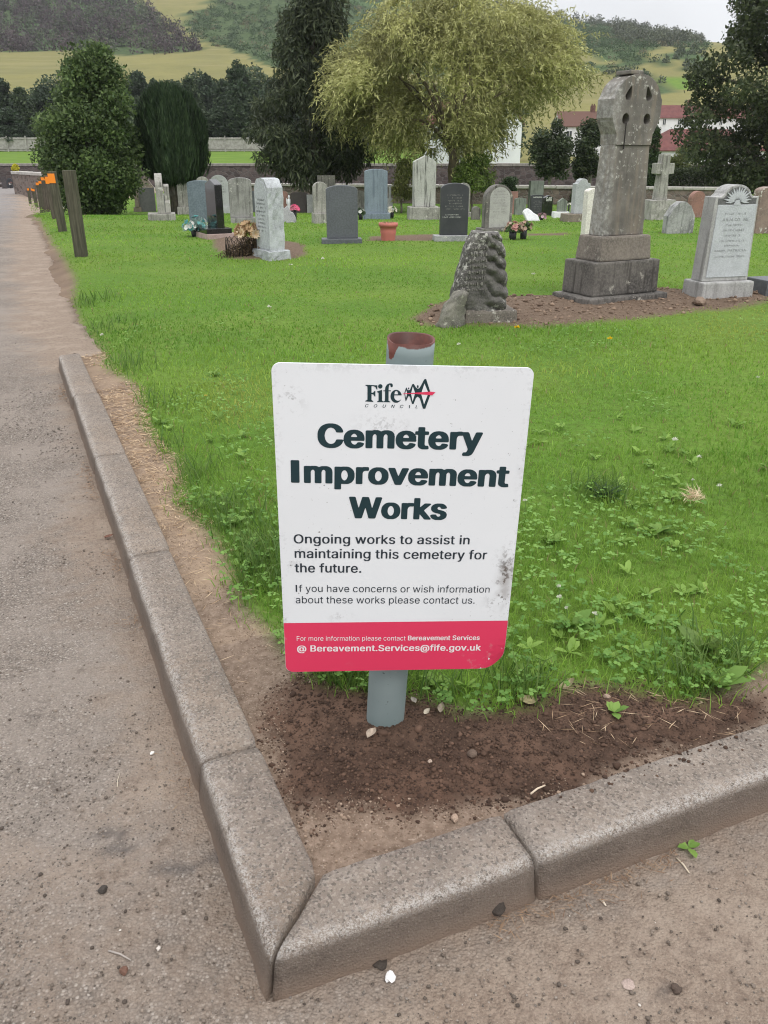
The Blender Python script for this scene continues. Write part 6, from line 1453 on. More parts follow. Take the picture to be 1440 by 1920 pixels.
# ------------------------------------------------------------------ grass
def lawn_mask(x, y):
    d = sdist(x, y, LAWNP) + .07 * fbm(x * 6, y * 6, 91, 3) * np.clip(y / 3, .6, 3)
    for bb in BEDS: d = np.minimum(d, -(sdist(x, y, bb) + .10 * fbm(x * 5, y * 5, 92, 3)))
    return d
def blades(x, y, h, w, lean, col, name, m, label, cat, zoff=0.0, bendk=1.0):
    n = len(x); z = ground_z(x, y)[0] + zoff
    a = rng.random(n) * 2 * np.pi; d = np.stack([np.cos(a), np.sin(a), np.zeros(n)], 1); ln = lean * (0.35 + rng.random(n))
    f = rng.random(n) * 2 * np.pi; s = np.stack([np.cos(f), np.sin(f), np.zeros(n)], 1) * w[:, None] / 2
    B = np.stack([x, y, z - .006], 1); M_ = B + d * (h * ln * .35)[:, None] + np.array([0, 0, 1.]) * (h * .6)[:, None]; T = B + d * (h * ln)[:, None] + np.array([0, 0, 1.]) * (h * np.sqrt(np.maximum(.05, 1 - (ln * .75) ** 2)))[:, None]
    V = np.empty((n, 5, 3)); V[:, 0] = B - s; V[:, 1] = B + s; V[:, 2] = M_ + s * .75; V[:, 3] = M_ - s * .75; V[:, 4] = T
    k = np.arange(n)[:, None] * 5; idx = np.concatenate([k + np.array([[0, 1, 2, 3]]), k + np.array([[3, 2, 4]])], 1).ravel(); cnt = np.tile([4, 3], n)
    tone = np.repeat(col, 5, 0)
    o = mknp(name, V.reshape(-1, 3), cnt, idx, m, None, tone); tag(o, label, cat, kind='stuff'); return o
def make_grass():
    # density falls with distance so that the blades stay about as dense in the picture
    N0 = 13000; xs, ys = [], []
    edges = [1.0, 1.5, 2.2, 3, 4, 5.5, 7.5, 10, 14, 19, 26, 34, 46, 64]
    for a, b in zip(edges[:-1], edges[1:]):
        ym = (a + b) / 2; xl, xr = -.56 * b - .5, .54 * b + 1.1; area = (xr - xl) * (b - a); dens = N0 * min(1, (2.0 / ym) ** 1.95); n = int(area * dens)
        xs.append(rng.uniform(xl, xr, n)); ys.append(rng.uniform(a, b, n))
    x = np.concatenate(xs); y = np.concatenate(ys); d = lawn_mask(x, y)
    keep = (d > 0) | ((d > -.05) & (rng.random(len(x)) < .12) & (y < 8)); 
    thin = np.where(y < 3, .75 + 1.3 * (fbm(x * 4, y * 4, 95, 3) + .3), 1); keep &= rng.random(len(x)) < np.clip(thin, .35, 1)
    x, y, d = x[keep], y[keep], d[keep]; n = len(x)
    big = fbm(x * .9, y * .9, 93, 4); sm = fbm(x * 4, y * 4, 94, 3)
    h = .74 * (.028 + .026 * rng.random(n) + .014 * (rng.random(n) < .25) * (y < 5)) * (1 + 1.1 * np.clip(big, -.3, .5) + .8 * np.clip(sm, -.3, .5)) * (1 - .30 * sst(2.2, 5, y)) * (1 + .02 * np.clip(y - 8, 0, 25))
    w = .0024 * np.maximum(1, y / 2.0) ** .92 * rng.uniform(.7, 1.3, n)
    f = np.clip(.5 + 1.6 * fbm(x * .55, y * .55, 96, 3) + .8 * sm + rng.normal(0, .22, n), 0, 1)[:, None]
    c = (np.array([0.115, 0.255, 0.032]) * (1 - f) + np.array([0.245, 0.400, 0.062]) * f) * np.array([1.03, 1.0, .95]) ** sst(2.5, 6, y)[:, None]
    px, py = project(x, y, 0.06 + 0 * x)
    yl = np.exp(-(((px - 455) / 75) ** 2 + ((py - 755) / 55) ** 2)) * .8 + np.exp(-(((px - 1400) / 130) ** 2 + ((py - 600) / 45) ** 2)) * .8 + np.exp(-(((px - 1000) / 160) ** 2 + ((py - 690) / 30) ** 2)) * .35
    c = c * (1 + .55 * np.clip(fbm(x * .45, y * .8, 98, 4), -.35, .35))[:, None]
    yl = np.clip(yl + .25 * np.clip(fbm(x * 1.2, y * 1.2, 97, 3), 0, 1) * 2, 0, .9)[:, None]; c = c * (1 - yl) + np.array([0.36, 0.38, 0.09]) * yl
    dead = (rng.random(n) < .035)[:, None]; c = np.where(dead, np.array([.30, .25, .12]), c); c = c * rng.uniform(.8, 1.2, (n, 1))
    lean = .55 + .25 * rng.random(n)
    blades(x, y, h, w, lean, c, 'lawn_grass', M_grass, 'short mown green lawn grass over the cemetery', 'grass')
    # longer tufts at the lawn edge and scattered
    tx, ty = [], []
    for (px_, py_, k, sp) in [(480, 1040, 160, .07), (500, 1080, 200, .06), (470, 990, 120, .08), (420, 960, 110, .07), (640, 1285, 160, .05), (630, 1270, 130, .06), (700, 1280, 90, .05), (820, 1290, 160, .10), (1300, 1290, 130, .06), (1380, 1260, 160, .07), (980, 1305, 100, .05), (280, 840, 90, .08), (300, 760, 90, .1), (230, 690, 90, .1), (360, 900, 110, .07), (1130, 930, 140, .05), (160, 560, 80, .14), (190, 610, 90, .12)]:
        q = gp(px_, py_); tx.append(rng.normal(q.x, sp, k)); ty.append(rng.normal(q.y, sp, k))
    tx, ty = np.concatenate(tx), np.concatenate(ty); kt = sdist(tx, ty, LAWNP) > -.012; tx, ty = tx[kt], ty[kt]; n = len(tx); f = rng.random((n, 1)); blades(tx, ty, rng.uniform(.06, .125, n), rng.uniform(.0025, .0045, n) * np.maximum(1, ty / 3), rng.uniform(.5, 1.0, n), np.array([.075, .155, .03]) * (1 - f) + np.array([.16, .24, .06]) * f, 'tufted_grass', M_grass, 'longer ragged grass tufts along the lawn edge', 'grass')
    # dead straw on the strip behind the kerb and at its foot
    a = rng.uniform(.5, 4.3, 21000); b = rng.uniform(.01, .62, 21000); xx, yy = kxy(a, b); dd = sdist(xx, yy, LAWNP); kp = (dd < .03) & (dd > -.32) & (rng.random(len(xx)) < np.clip(.25 + 2.2 * fbm(xx * 4, yy * 4, 61, 3) + .5 * (a > 1.2) * (a < 3.2), .05, 1) * np.clip((a - .75) * 1.5, .1, 1)); xx, yy = xx[kp], yy[kp]
    a2 = rng.uniform(-.1, 4.0, 1300); b2 = -.128 - np.abs(rng.normal(0, .022, 1300)); x2, y2 = kxy(a2, b2); k2 = vnoise(a2 * 5, a2 * 0, 3) > .55; x2, y2 = x2[k2], y2[k2]
    px_, py_ = rng.uniform(960, 1440, 160), rng.uniform(1285, 1400, 160); pp = [gp(u, v) for u, v in zip(px_, py_)]; x3 = np.array([p.x for p in pp]); y3 = np.array([p.y for p in pp]); ka, kb = kab(x3, y3); k3 = (ka > .02) & (vnoise(x3 * 9, y3 * 9, 5) > .45); x3, y3 = x3[k3], y3[k3]
    b4 = rng.uniform(0, 1.1, 600); a4 = -.128 - np.abs(rng.normal(0, .02, 600)); x4, y4 = kxy(a4, b4); k4 = vnoise(b4 * 6, b4 * 0, 7) > .55; x4, y4 = x4[k4], y4[k4]
    def straws(x, y, hf, name, label, lk=1.0, c=((.26, .17, .10), (.52, .40, .27))):
        n = len(x); an = rng.random(n) * 2 * np.pi; U = unit(np.stack([np.cos(an), np.sin(an), rng.uniform(-.05, .16, n)], 1)); W_ = unit(np.cross(U, np.array([0, 0, 1.]) + rng.normal(0, .4, (n, 3)))); L = rng.uniform(.015, .05, n) * lk
        P = np.stack([x, y, hf(x, y) + .006 + U[:, 2] * L * .4], 1); o = leafobj(name, leaf_quads(P, U, W_, L, rng.uniform(.0009, .0019, n) * np.maximum(1, y / 1.5)), colvar(c[0], c[1], n), M_leaf); tag(o, label, 'dead grass', kind='stuff')
    straws(np.concatenate([xx, x3]), np.concatenate([yy, y3]), lambda x, y: ground_z(x, y)[0], 'dead_grass', 'bleached dead grass lying on the strip between kerb and lawn')
    straws(np.concatenate([x2, x4]), np.concatenate([y2, y4]), lambda x, y: road_h(x, y), 'dead_grass', 'reddish dead grass wisps at the foot of the kerb', .55, ((.14, .085, .055), (.32, .22, .14)))
make_grass()

# ------------------------------------------------------------------ broad-leaved ground cover in the near lawn
def cup_leaves(P, U, Nn, L, Wd, cols, name, label, lobed=False):
    """leaves of 6 points folded along the midrib"""
    n = len(P); W_ = unit(np.cross(Nn, U)); Nn = unit(np.cross(U, W_)); L = L[:, None]; Wd = Wd[:, None]
    V = np.empty((n, 7, 3)); V[:, 0] = P; V[:, 1] = P + U * L * .35 + W_ * Wd * .45 + Nn * L * .06; V[:, 2] = P + U * L * .72 + W_ * Wd * .42 + Nn * L * .05; V[:, 3] = P + U * L - Nn * L * .06
    V[:, 4] = P + U * L * .72 - W_ * Wd * .42 + Nn * L * .05; V[:, 5] = P + U * L * .35 - W_ * Wd * .45 + Nn * L * .06; V[:, 6] = P + U * L * .5
    k = np.arange(n)[:, None] * 7; idx = np.concatenate([k + np.array([[0, 1, 6]]), k + np.array([[1, 2, 6]]), k + np.array([[2, 3, 6]]), k + np.array([[3, 4, 6]]), k + np.array([[4, 5, 6]]), k + np.array([[5, 0, 6]])], 1).ravel()
    return V.reshape(-1, 3), np.full(n * 6, 3), idx, np.repeat(cols, 7, 0)
def cover():
    Vs, cs, ids, cols = [], [], [], []; base = 0
    def addl(t):
        nonlocal base
        Vs.append(t[0]); cs.append(t[1]); ids.append(t[2] + base); cols.append(t[3]); base += len(t[0])
    # clover: three round leaflets on a short stalk
    n = 17000; y = 1.0 + 5.5 * rng.random(n) ** 1.9; x = rng.uniform(-.55, .62, n) * (y * 1.0 + .3); d = lawn_mask(x, y); cl = fbm(x * 2.6, y * 2.6, 101, 3) + .28 * np.exp(-((y - 1.7) / .7) ** 2)
    kp = (d > -.03) & (cl > .06 + .10 * (y > 2.6)); x, y = x[kp], y[kp]; n = len(x); z = ground_z(x, y)[0] + rng.uniform(.018, .048, n); C = np.stack([x, y, z], 1); f0 = rng.random(n) * 6.28; g = np.clip(rng.random((n, 1)) + fbm(x * 5, y * 5, 3, 2)[:, None], 0, 1); c = np.array([.095, .205, .035]) * (1 - g) + np.array([.215, .37, .085]) * g
    for q in range(3):
        an = f0 + q * 2.094; U = unit(np.stack([np.cos(an), np.sin(an), rng.uniform(-.25, .4, n)], 1)); N_ = unit(np.stack([rng.normal(0, .3, n), rng.normal(0, .3, n), np.ones(n)], 1)); L = rng.uniform(.006, .0125, n); addl(cup_leaves(C, U, N_, L, L * .95, c, '', ''))
    # dandelion / daisy type rosettes
    n = 420; y = 1.1 + 2.4 * rng.random(n) ** 1.8; x = rng.uniform(-.5, .6, n) * (y + .2); d = lawn_mask(x, y); kp = (d > .02) & (fbm(x * 1.8, y * 1.8, 104, 3) > -.08); x, y = x[kp], y[kp]; n = len(x); z = ground_z(x, y)[0] + .008
    for q in range(7):
        an = rng.random(n) * 6.28; U = unit(np.stack([np.cos(an), np.sin(an), rng.uniform(.15, .8, n)], 1)); N_ = np.tile([0, 0, 1.], (n, 1)) + rng.normal(0, .15, (n, 3)); L = rng.uniform(.018, .045, n); g = rng.random((n, 1)); addl(cup_leaves(np.stack([x, y, z], 1), U, N_, L, L * rng.uniform(.3, .5, n), np.array([.12, .225, .035]) * (1 - g) + np.array([.26, .40, .085]) * g, '', ''))
    o = mknp('lawn_clover', np.concatenate(Vs), np.concatenate(cs), np.concatenate(ids), M_leaf, None, np.concatenate(cols)); tag(o, 'clover and small broad-leaved plants spread through the near lawn', 'ground cover', kind='stuff')
cover()
def weed(label, px, py, n, L, wr=.5, up=(.25, .9), c1=(.11, .215, .04), c2=(.24, .37, .085), hf=None, name='weed_plant', cat='weed'):
    g = gp(px, py, hf or (lambda x, y: LAWN + fall(y))); z = ghz(g.x, g.y) if hf is None else g.z; P = np.zeros((n, 3)); an = np.arange(n) * 2.4 + rng.normal(0, .3, n); U = unit(np.stack([np.cos(an), np.sin(an), rng.uniform(up[0], up[1], n)], 1)); l = rng.uniform(.6, 1.1, n) * L
    gk = rng.random((n, 1)); t = cup_leaves(P, U, np.tile([0, 0, 1.], (n, 1)) + rng.normal(0, .12, (n, 3)), l, l * wr, np.array(c1) * (1 - gk) + np.array(c2) * gk, '', '')
    o = mknp(name, t[0], t[1], t[2], M_leaf, None, t[3]); o.location = (g.x, g.y, z + .003); tag(o, label, cat, 'broad-leaved weeds')
weed('dock weed with broad pale leaves at the dirt edge near the right-hand kerb', 1345, 1290, 10, .075, .5)
weed('yellow-green tall-leaved weed just above the dock at the lawn edge', 1320, 1225, 11, .085, .38, (.6, 1.6), (.13, .21, .05), (.24, .32, .09))
weed('small seedling weed with four leaves growing out of the dirt in front of the kerb', 1291, 1592, 5, .026, .55, (.1, .5), hf=road_h)
weed('round-leaved weed in front of the dark soil patch, under the lawn edge', 1150, 1345, 7, .03, .6)
weed('large pale-leaved plantain beside the left edge of the sign', 440, 985, 9, .055, .5)
weed('leafy weed beside the straw strip at the lower left edge of the lawn', 470, 1015, 8, .05, .42)
weed('dark spiky grey-green rosette in the lawn right of the sign', 1132, 935, 26, .07, .14, (.2, 1.2), (.05, .095, .045), (.10, .15, .08))
weed('broad flat plantain in the lawn just right of the sign', 1035, 1020, 8, .05, .55)
weed('pale plantain with wide leaves in the middle of the clover', 1235, 1000, 9, .05, .5)
weed('wide-leaved dandelion rosette above the lawn edge behind the soil', 1075, 1180, 9, .07, .45)
weed('low dandelion rosette behind the sign near the yellow patch', 400, 705, 12, .055, .32)
weed('ragged dandelion rosette at the left of the near lawn', 300, 795, 10, .05, .32)
def head(label, px, py, r, cols, stem=.05, cat='flower', n=22, name='clover_flower', flat=False, group=None):
    g = gp(px, py, lambda x, y: LAWN + fall(y), stem * .8); z = ghz(g.x, g.y); root = thing(name, label, cat, (g.x, g.y, z), 0, group); V, Fc = [], []; tube(V, Fc, [(0, 0, 0), (.003, 0, stem * .6), (0, 0, stem)], [.0012, .001, .001], 5); mk('stem', V, Fc, plain('flower_stem', (.12, .2, .06), .7), root)
    d = rdir(n); d[:, 2] = np.abs(d[:, 2]) * (.25 if flat else .8); d = unit(d); U = d; W_ = unit(np.cross(U, rdir(n))); f = rng.random((n, 1)); c = np.array(cols[0]) * (1 - f) + np.array(cols[1]) * f
    leafobj('bloom', leaf_quads(np.array([0, 0, stem]) + d * r * .6, U, W_, r * 1.1, r * .5), c, M_leaf, root)
WC = [(.72, .72, .62), (.60, .62, .50)]
for lab, px, py, r in [('white clover head at the top right of the near lawn', 1265, 830, .012), ('small white clover head below the highest one', 1310, 862, .009), ('white clover head next to the straw tuft', 1348, 917, .010), ('tiny white clover head left of the straw tuft', 1298, 905, .006),
                       ('white daisy head touching the right edge of the sign', 984, 944, .007), ('white clover head on a long stalk near the sign corner', 1048, 1126, .007), ('white daisy head above the long-stalked one', 1047, 1106, .006), ('white daisy head close to the long-stalked one', 1062, 1147, .006), ('lone white daisy head among broad leaves', 1114, 1158, .007),
                       ('white clover in the middle lawn left of the sign top', 505, 578, .016), ('small white clover in the lawn under the rope-carved stone', 860, 650, .012), ('white clover head near the left lawn edge', 190, 618, .014), ('white daisy in the lawn right of the sign top', 1420, 712, .008), ('white daisy far out in the lawn before the cross', 1000, 515, .018), ('white clover in the grass beneath the black stone', 605, 489, .02), ('white clover in the grass by the lawn middle', 545, 500, .02)]:
    head(lab, px, py, r, WC, .05, group='white clover and daisy heads')
head('yellow dandelion flower in front of the rope-carved stone', 969, 618, .016, [(.75, .50, .01), (.8, .58, .02)], .05, n=60, name='dandelion_flower', flat=True)
head('yellow dandelion flower in the lawn below the cross', 1143, 639, .014, [(.75, .50, .01), (.8, .58, .02)], .05, n=50, name='dandelion_flower', flat=True)
head('pale yellow dandelion flower in the yellowed lawn patch', 386, 745, .007, [(.7, .62, .12), (.7, .6, .2)], .04, n=30, name='dandelion_flower', flat=True)
def straw_tuft():
    g = gp(1297, 950); n = 90; P = rng.normal(0, .012, (n, 3)); P[:, 2] = .03 + np.abs(P[:, 2]); U = unit(rng.normal(0, 1, (n, 3)) * [1, 1, .5]); W_ = unit(np.cross(U, rdir(n))); o = leafobj('straw_tuft', leaf_quads(P, U, W_, rng.uniform(.03, .075, n), .003), colvar((.42, .33, .20), (.62, .52, .38), n), M_leaf); o.location = (g.x, g.y, ghz(g.x, g.y)); tag(o, 'clump of dry cut straw lying on the lawn right of the sign', 'straw')
straw_tuft()

# ------------------------------------------------------------------ crumbs of soil, grit, stones, fallen leaves
ICO = None
def ico(sd=2):
    bm = bmesh.new(); bmesh.ops.create_icosphere(bm, subdivisions=sd, radius=1); V = np.array([v.co[:] for v in bm.verts]); Fc = np.array([[v.index for v in f.verts] for f in bm.faces]); bm.free(); return V, Fc
ICO = ico(); ICO1 = ico(1)
def lumps(x, y, z, r, name, label, cat, m, sub=.35, flat=.7, cols=None, lo=False):
    V0, F0 = ICO1 if lo else ICO; n = len(x); nv = len(V0); k = rng.random((n, 3)) * 9
    rad = 1 + sub * (vnoise(V0[None, :, 0] * 1.6 + k[:, :1], V0[None, :, 1] * 1.6 + V0[None, :, 2] * 1.3 + k[:, 1:2], 5) - .5) * 2 + .8 * sub * (rng.random((n, nv)) - .5)
    an = rng.random(n) * 6.28; sx = rng.uniform(.8, 1.3, (n, 1)); P = V0[None] * rad[:, :, None] * r[:, None, None]; X = P[:, :, 0] * sx; Y = P[:, :, 1]; c, s = np.cos(an)[:, None], np.sin(an)[:, None]
    V = np.stack([X * c - Y * s + x[:, None], X * s + Y * c + y[:, None], P[:, :, 2] * flat + z[:, None] + (r * .25)[:, None]], -1).reshape(-1, 3)
    idx = (F0[None] + (np.arange(n) * nv)[:, None, None]).reshape(-1); return mknp(name, V, np.full(n * len(F0), 3), idx, m, None, np.repeat(cols, nv, 0) if cols is not None else None, False)
def colmat(name, rough=.95):
    m, t, b = newmat(name); b.inputs['Roughness'].default_value = rough; b.inputs['Specular IOR Level'].default_value = .15; a = attr(t, 'Col'); n = noise(t, 120, 4, .7); setc(t, b, mixc(t, ramp(t, n, .35, .7, 0, .5), a.outputs['Color'], (.04, .028, .02), 'MULTIPLY') if False else a.outputs['Color']); bump(t, b, n, .5, .003); return m
M_crumb = colmat('soil_crumb')
def crumbs():
    n = 9500; px = rng.uniform(480, 1300, n); py = rng.uniform(1265, 1560, n); X, Y = [], []
    P = [gp(a, b, lambda x, y: LAWN) for a, b in zip(px, py)]; x = np.array([p.x for p in P]); y = np.array([p.y for p in P]); f = sdist(x, y, FRESH) + .16 * fbm(x * 6, y * 6, 55, 4); a, b = kab(x, y)
    kp = (rng.random(n) < np.clip(.5 + f * 9, .0, 1)) & (a > .012) & (b > .012); x, y = x[kp], y[kp]; z = ground_z(x, y)[0]; r = .0008 + .0030 * rng.random(len(x)) ** 5 + .004 * (rng.random(len(x)) < .008); q = rng.random((len(x), 1)) ** 1.5; c = np.array([.052, .033, .025]) * (1 - q) + np.array([.14, .085, .06]) * q
    o = lumps(x, y, z, r, 'soil_crumbs', '', '', M_crumb, .45, .75, c); tag(o, 'dark crumbs of freshly dug soil round the foot of the sign post', 'soil', kind='stuff')
    # soil crumbs spilt on the right-hand kerb top
    n = 75; b = rng.normal(.62, .15, n); a = -np.abs(rng.normal(0, .024, n)); kp = (a > -.09) & (b > .35); a, b = a[kp], b[kp]; x, y = kxy(a, b); r = .0010 + .0032 * rng.random(len(a)) ** 3; q = rng.random((len(a), 1)); o = lumps(x, y, np.full(len(a), KH + .003), r, 'soil_crumbs', '', '', M_crumb, .45, .75, np.array([.05, .032, .024]) * (1 - q) + np.array([.11, .07, .05]) * q); tag(o, 'soil crumbs spilt on top of the kerb beside the digging', 'soil', kind='stuff')
    # grit on the path
    n = 15000; y = .55 + 5.0 * rng.random(n) ** 1.8; x = rng.uniform(-.6, .6, n) * (y + .2); D = sdist(x, y, ZONE); kp = D < -.13; x, y, D = x[kp], y[kp], D[kp]; z = road_h(x, y) + .001; r = .0008 + .0024 * rng.random(len(x)) ** 4; q = rng.random(len(x))[:, None]; c = np.array([.07, .056, .047]) * (1 - q) + np.array([.27, .22, .18]) * q
    wht = rng.random(len(x)) < .012; c[wht] = (.55, .5, .45); o = lumps(x, y, z, r, 'loose_grit', '', '', M_crumb, .4, .7, c); tag(o, 'loose grit and tiny stones scattered over the worn path', 'gravel', kind='stuff')
    # dry stony ground inside the corner and in the grave beds
    xs, ys, rs = [], [], []
    a, b = rng.uniform(.01, .9, 2600), rng.uniform(.01, .9, 2600); x, y = kxy(a, b); f = sdist(x, y, FRESH); l = sdist(x, y, LAWNP); kp = (f < .0) & (l < 0); xs.append(x[kp]); ys.append(y[kp]); rs.append(.0008 + .0026 * rng.random(kp.sum()) ** 4)
    o = lumps(xs[0], ys[0], ground_z(xs[0], ys[0])[0], rs[0], 'dry_crumbs', '', '', M_crumb, .4, .7, colvar((.15, .105, .078), (.26, .195, .145), len(xs[0]))); tag(o, 'pale dry soil crumbs behind the kerb', 'soil', kind='stuff')
    bb = BEDS[0]; n = 3600; x = rng.uniform(min(p[0] for p in bb), max(p[0] for p in bb), n); y = rng.uniform(min(p[1] for p in bb), max(p[1] for p in bb), n); kp = sdist(x, y, bb) > -.02; x, y = x[kp], y[kp]; r = .003 + .013 * rng.random(len(x)) ** 6
    o = lumps(x, y, ground_z(x, y)[0], r, 'bed_clods', '', '', M_crumb, .5, .7, colvar((.09, .062, .045), (.22, .16, .115), len(x))); tag(o, 'rough brown soil clods round the cross and the rope-carved stone', 'soil', kind='stuff')
crumbs()
def fine_grains():
    # chippings standing out of the worn tarmac
    n = 90000; y = .55 + 3.6 * rng.random(n) ** 1.5; x = -.60 * y - .25 + (1.2 * y + .5) * rng.random(n); D = sdist(x, y, ZONE); a, b = kab(x, y); pt = fbm(x * 3.2, y * 3.2, 201, 4)
    kp = (D < -.135) & (rng.random(n) < np.clip(.55 + 3.2 * pt, .08, 1) * np.where(a < 0, .35, 1) * np.clip(.35 - (D + .135) * 3.5, .35, 1)); x, y = x[kp], y[kp]; n = len(x); q = rng.random((n, 1)); c = np.array([.085, .072, .062]) * (1 - q) + np.array([.33, .285, .245]) * q
    r = (.0010 + .0015 * rng.random(n) ** 2) * np.maximum(1, y / 1.8); o = lumps(x, y, road_h(x, y) - r * .35, r, 'chippings', '', '', M_crumb, .35, .75, c, True); tag(o, 'small stone chippings bedded in the worn tarmac', 'gravel', kind='stuff')
    # fine tilth of the dug soil
    n = 70000; x = rng.uniform(-.25, 1.0, n); y = rng.uniform(.95, 2.0, n); f = sdist(x, y, FRESH) + .16 * fbm(x * 6, y * 6, 55, 4); a, b = kab(x, y); kp = (rng.random(n) < np.clip(.45 + f * 8, 0, 1)) & (a > .004) & (b > .004); x, y = x[kp], y[kp]; n = len(x); q = rng.random((n, 1)) ** 1.4
    r = .0010 + .0021 * rng.random(n) ** 2.5; o = lumps(x, y, ground_z(x, y)[0] - r * .3, r, 'soil_crumbs', '', '', M_crumb, .5, .8, np.array([.040, .026, .020]) * (1 - q) + np.array([.12, .075, .053]) * q, True); tag(o, 'fine dark tilth of the dug soil inside the kerb corner', 'soil', kind='stuff')
    # dusty grains on the dry strip
    n = 30000; a = rng.uniform(.005, 2.6, n); b = rng.uniform(.004, .5, n); x, y = kxy(a, b); kp = (sdist(x, y, LAWNP) < .01) & (sdist(x, y, FRESH) < .02) & (fbm(x * 7, y * 7, 207, 3) > -.12); x, y = x[kp], y[kp]; n = len(x)
    r = .0008 + .0016 * rng.random(n) ** 2.5; o = lumps(x, y, ground_z(x, y)[0] - r * .3, r, 'dry_crumbs', '', '', M_crumb, .5, .8, colvar((.12, .085, .062), (.27, .205, .155), n), True); tag(o, 'dusty grains on the dry strip behind the kerb', 'soil', kind='stuff')
fine_grains()
def pebble(label, px, py, r, c, hf=None, name='stone', cat='stone', z=None, flat=.7, sub=.3, c2=None):
    g = gp(px, py, hf or (lambda x, y: LAWN)); zz = ghz(g.x, g.y) if (hf is None and z is None) else (g.z if z is None else z); V, Fc = ICO; k = random.uniform(0, 9); rad = 1 + sub * (vnoise(V[:, 0] * 1.5 + k, V[:, 1] * 1.5 + V[:, 2] * 1.2 + k * 2, 4) - .5) * 2; P = V * rad[:, None] * r; P[:, 2] *= flat; P[:, 0] *= 1.2
    o = mk(name, [tuple(p) for p in P], [tuple(int(i) for i in f) for f in Fc], stone('pebble', c, c2 or tuple(x * .75 for x in c), sc=30, bmp=.3), None, False); o.location = (g.x, g.y, zz + r * flat * .6); o.rotation_euler = (0, 0, random.uniform(0, 6)); tag(o, label, cat)
pebble('bright white quartz pebble on the dirt at the foot of the kerb', 731, 1834, .0075, (.80, .78, .76), road_h)
pebble('brown rounded stone lying on the dark soil right of the post', 884, 1419, .0095, (.12, .085, .065))
pebble('pale tan pebble on the dark soil between post and corner', 806, 1430, .0045, (.38, .30, .24))
pebble('smooth tan pebble where the dry soil meets the kerb', 852, 1534, .0075, (.34, .25, .19))
pebble('rounded tan stone in the soil behind the dark crumbs', 1137, 1312, .007, (.30, .22, .17))
pebble('dark clod lying alone on the tarmac left of the kerb', 194, 1671, .0065, (.05, .042, .036), road_h, sub=.5)
pebble('reddish brown clod on the tarmac near the lower edge', 233, 1822, .007, (.13, .07, .05), road_h, sub=.5)
pebble('white chip lying on the tarmac path', 285, 1413, .004, (.7, .66, .6), road_h)
pebble('flat pale chip pressed into the dirt in front of the kerb', 1177, 1847, .0085, (.34, .265, .23), road_h, flat=.18)
pebble('dark clod in the dirt near the lower right', 1268, 1855, .007, (.08, .058, .046), road_h, sub=.5)
pebble('black moss clump on the kerb face beside the joint', 935, 1705, .010, (.045, .036, .03), lambda x, y: .01, sub=.6, cat='moss', name='moss_clump')
pebble('dark moss lump at the foot of the corner kerb', 712, 1812, .009, (.05, .04, .033), road_h, sub=.6, cat='moss', name='moss_clump', flat=.5)
pebble('larger brown clod in the bed beside the cross', 1310, 575, .05, (.22, .16, .12))
def dryleaf(label, px, py, L, yaw, c, roll=.3, hf=None):
    g = gp(px, py, hf or (lambda x, y: LAWN)); z = ghz(g.x, g.y) if hf is None else g.z; n = 9; V = []; 
    for i in range(n):
        q = i / (n - 1); w_ = L * .32 * math.sin(math.pi * min(1, q * 1.02 + .03)) ** .8 + .0004; x = (q - .5) * L; up = .25 * L * (q - .5) ** 2 * 2
        V += [(x, -w_ * .9, up + w_ * roll * 1.2), (x, 0, up), (x, w_ * .9, up + w_ * roll * .8 + .002)]
    Fq = [(i * 3 + k, i * 3 + k + 1, i * 3 + k + 4, i * 3 + k + 3) for i in range(n - 1) for k in range(2)]; m = plain('dry_leaf', c, .8, .2, c2=tuple(x * .6 for x in c), sc=90); o = mk('fallen_leaf', V, Fq, m, None, True); o.location = (g.x, g.y, z + .006); o.rotation_euler = (R(random.uniform(-20, 20)), R(random.uniform(-25, 10)), R(yaw)); tag(o, label, 'leaf', 'fallen leaves')
dryleaf('curled pale dry leaf standing on the soil just in front of the post', 697, 1392, .030, 60, (.42, .34, .27), .8)
dryleaf('round tan fallen leaf at the lawn edge above the soil', 990, 1327, .040, 10, (.34, .29, .16))
dryleaf('pale dry leaf near the top of the dark soil mound', 1063, 1292, .038, 20, (.40, .34, .20))
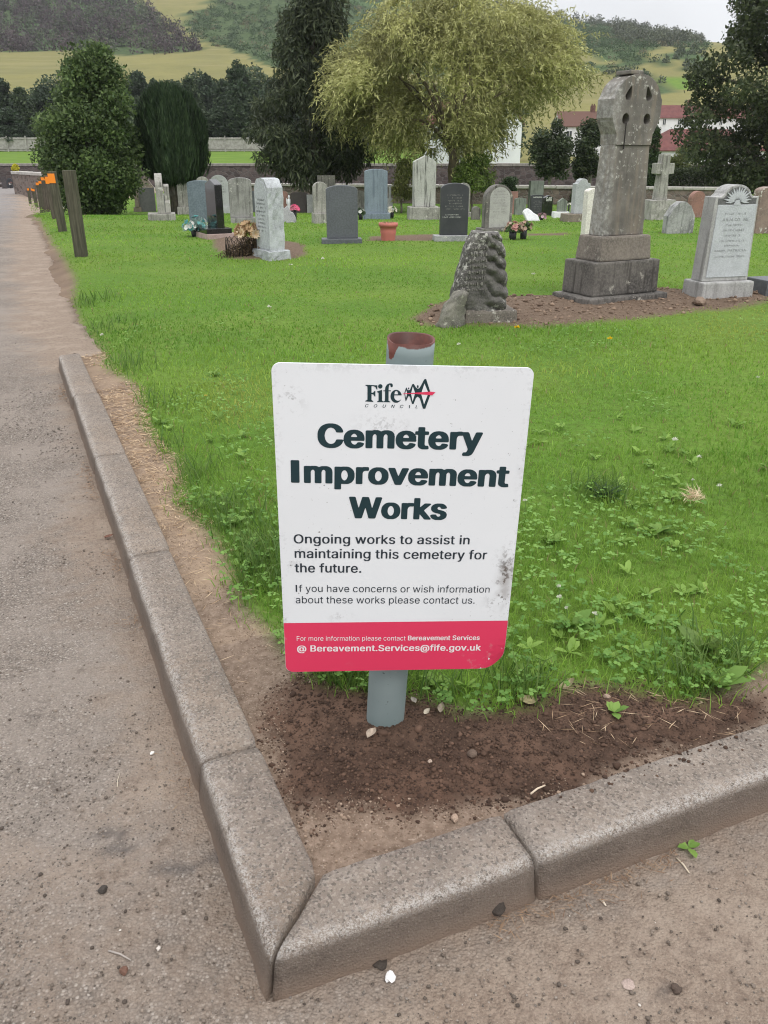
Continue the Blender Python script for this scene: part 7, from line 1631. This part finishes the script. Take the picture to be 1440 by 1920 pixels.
dryleaf('small pale leaf scrap right of the post', 800, 1345, .016, 40, (.48, .42, .33))
dryleaf('narrow tan leaf on the soil beside the post foot', 828, 1338, .024, 75, (.38, .31, .24), .6)
dryleaf('grey curled leaf behind the post', 775, 1325, .020, 110, (.36, .32, .27), .6)
dryleaf('dark reddish leaf on the tarmac beside the kerb', 205, 1010, .028, 30, (.18, .09, .065), .4, road_h)
def twig(label, p0, p1, r, c, hf):
    a, b = gp(*p0, hf), gp(*p1, hf); mid = (a + b) / 2; V, Fc = [], []; d = (b - a) * .5; s = Vector((-d.y, d.x, 0)) * .08; tube(V, Fc, [-d + Vector((0, 0, r)), s + Vector((0, 0, r * 1.6)), d + Vector((0, 0, r))], [r, r, r * .7], 6); o = mk('twig', V, Fc, plain('twig', c, .85), None, True); o.location = mid; tag(o, label, 'twig')
LW = lambda x, y: LAWN + .012
twig('pale straight straw stalk lying on the soil behind the kerb joint', (995, 1490), (1022, 1474), .0018, (.60, .50, .38), LW)
twig('grey bent twig lying on the tarmac near the lower left', (204, 1784), (246, 1802), .0015, (.34, .30, .27), road_h)
twig('thin pale stalk on the tarmac left of the kerb', (220, 1476), (225, 1450), .0008, (.52, .45, .36), road_h)
twig('short pale stalk on the dirt in front of the green weed', (1268, 1610), (1292, 1638), .0016, (.55, .47, .36), road_h)
twig('broken straw piece on the dirt below the kerb', (1125, 1688), (1136, 1700), .0018, (.6, .52, .42), road_h)

# ------------------------------------------------------------------ air
def haze():
    bm = bmesh.new(); bmbox(bm, (0, 590, 88), (2600, 1260, 184)); m = bpy.data.materials.new('air'); m.use_nodes = True; t = m.node_tree; t.nodes.clear()
    o = t.nodes.new('ShaderNodeOutputMaterial'); v = t.nodes.new('ShaderNodeVolumePrincipled'); v.inputs['Color'].default_value = (.93, .95, 1, 1); v.inputs['Density'].default_value = .00017; v.inputs['Anisotropy'].default_value = .2
    t.links.new(v.outputs[0], o.inputs['Volume']); h = mkbm('haze', bm, m); h['kind'] = 'stuff'; h['label'] = 'thin pale air between the graves and the hill'
haze()
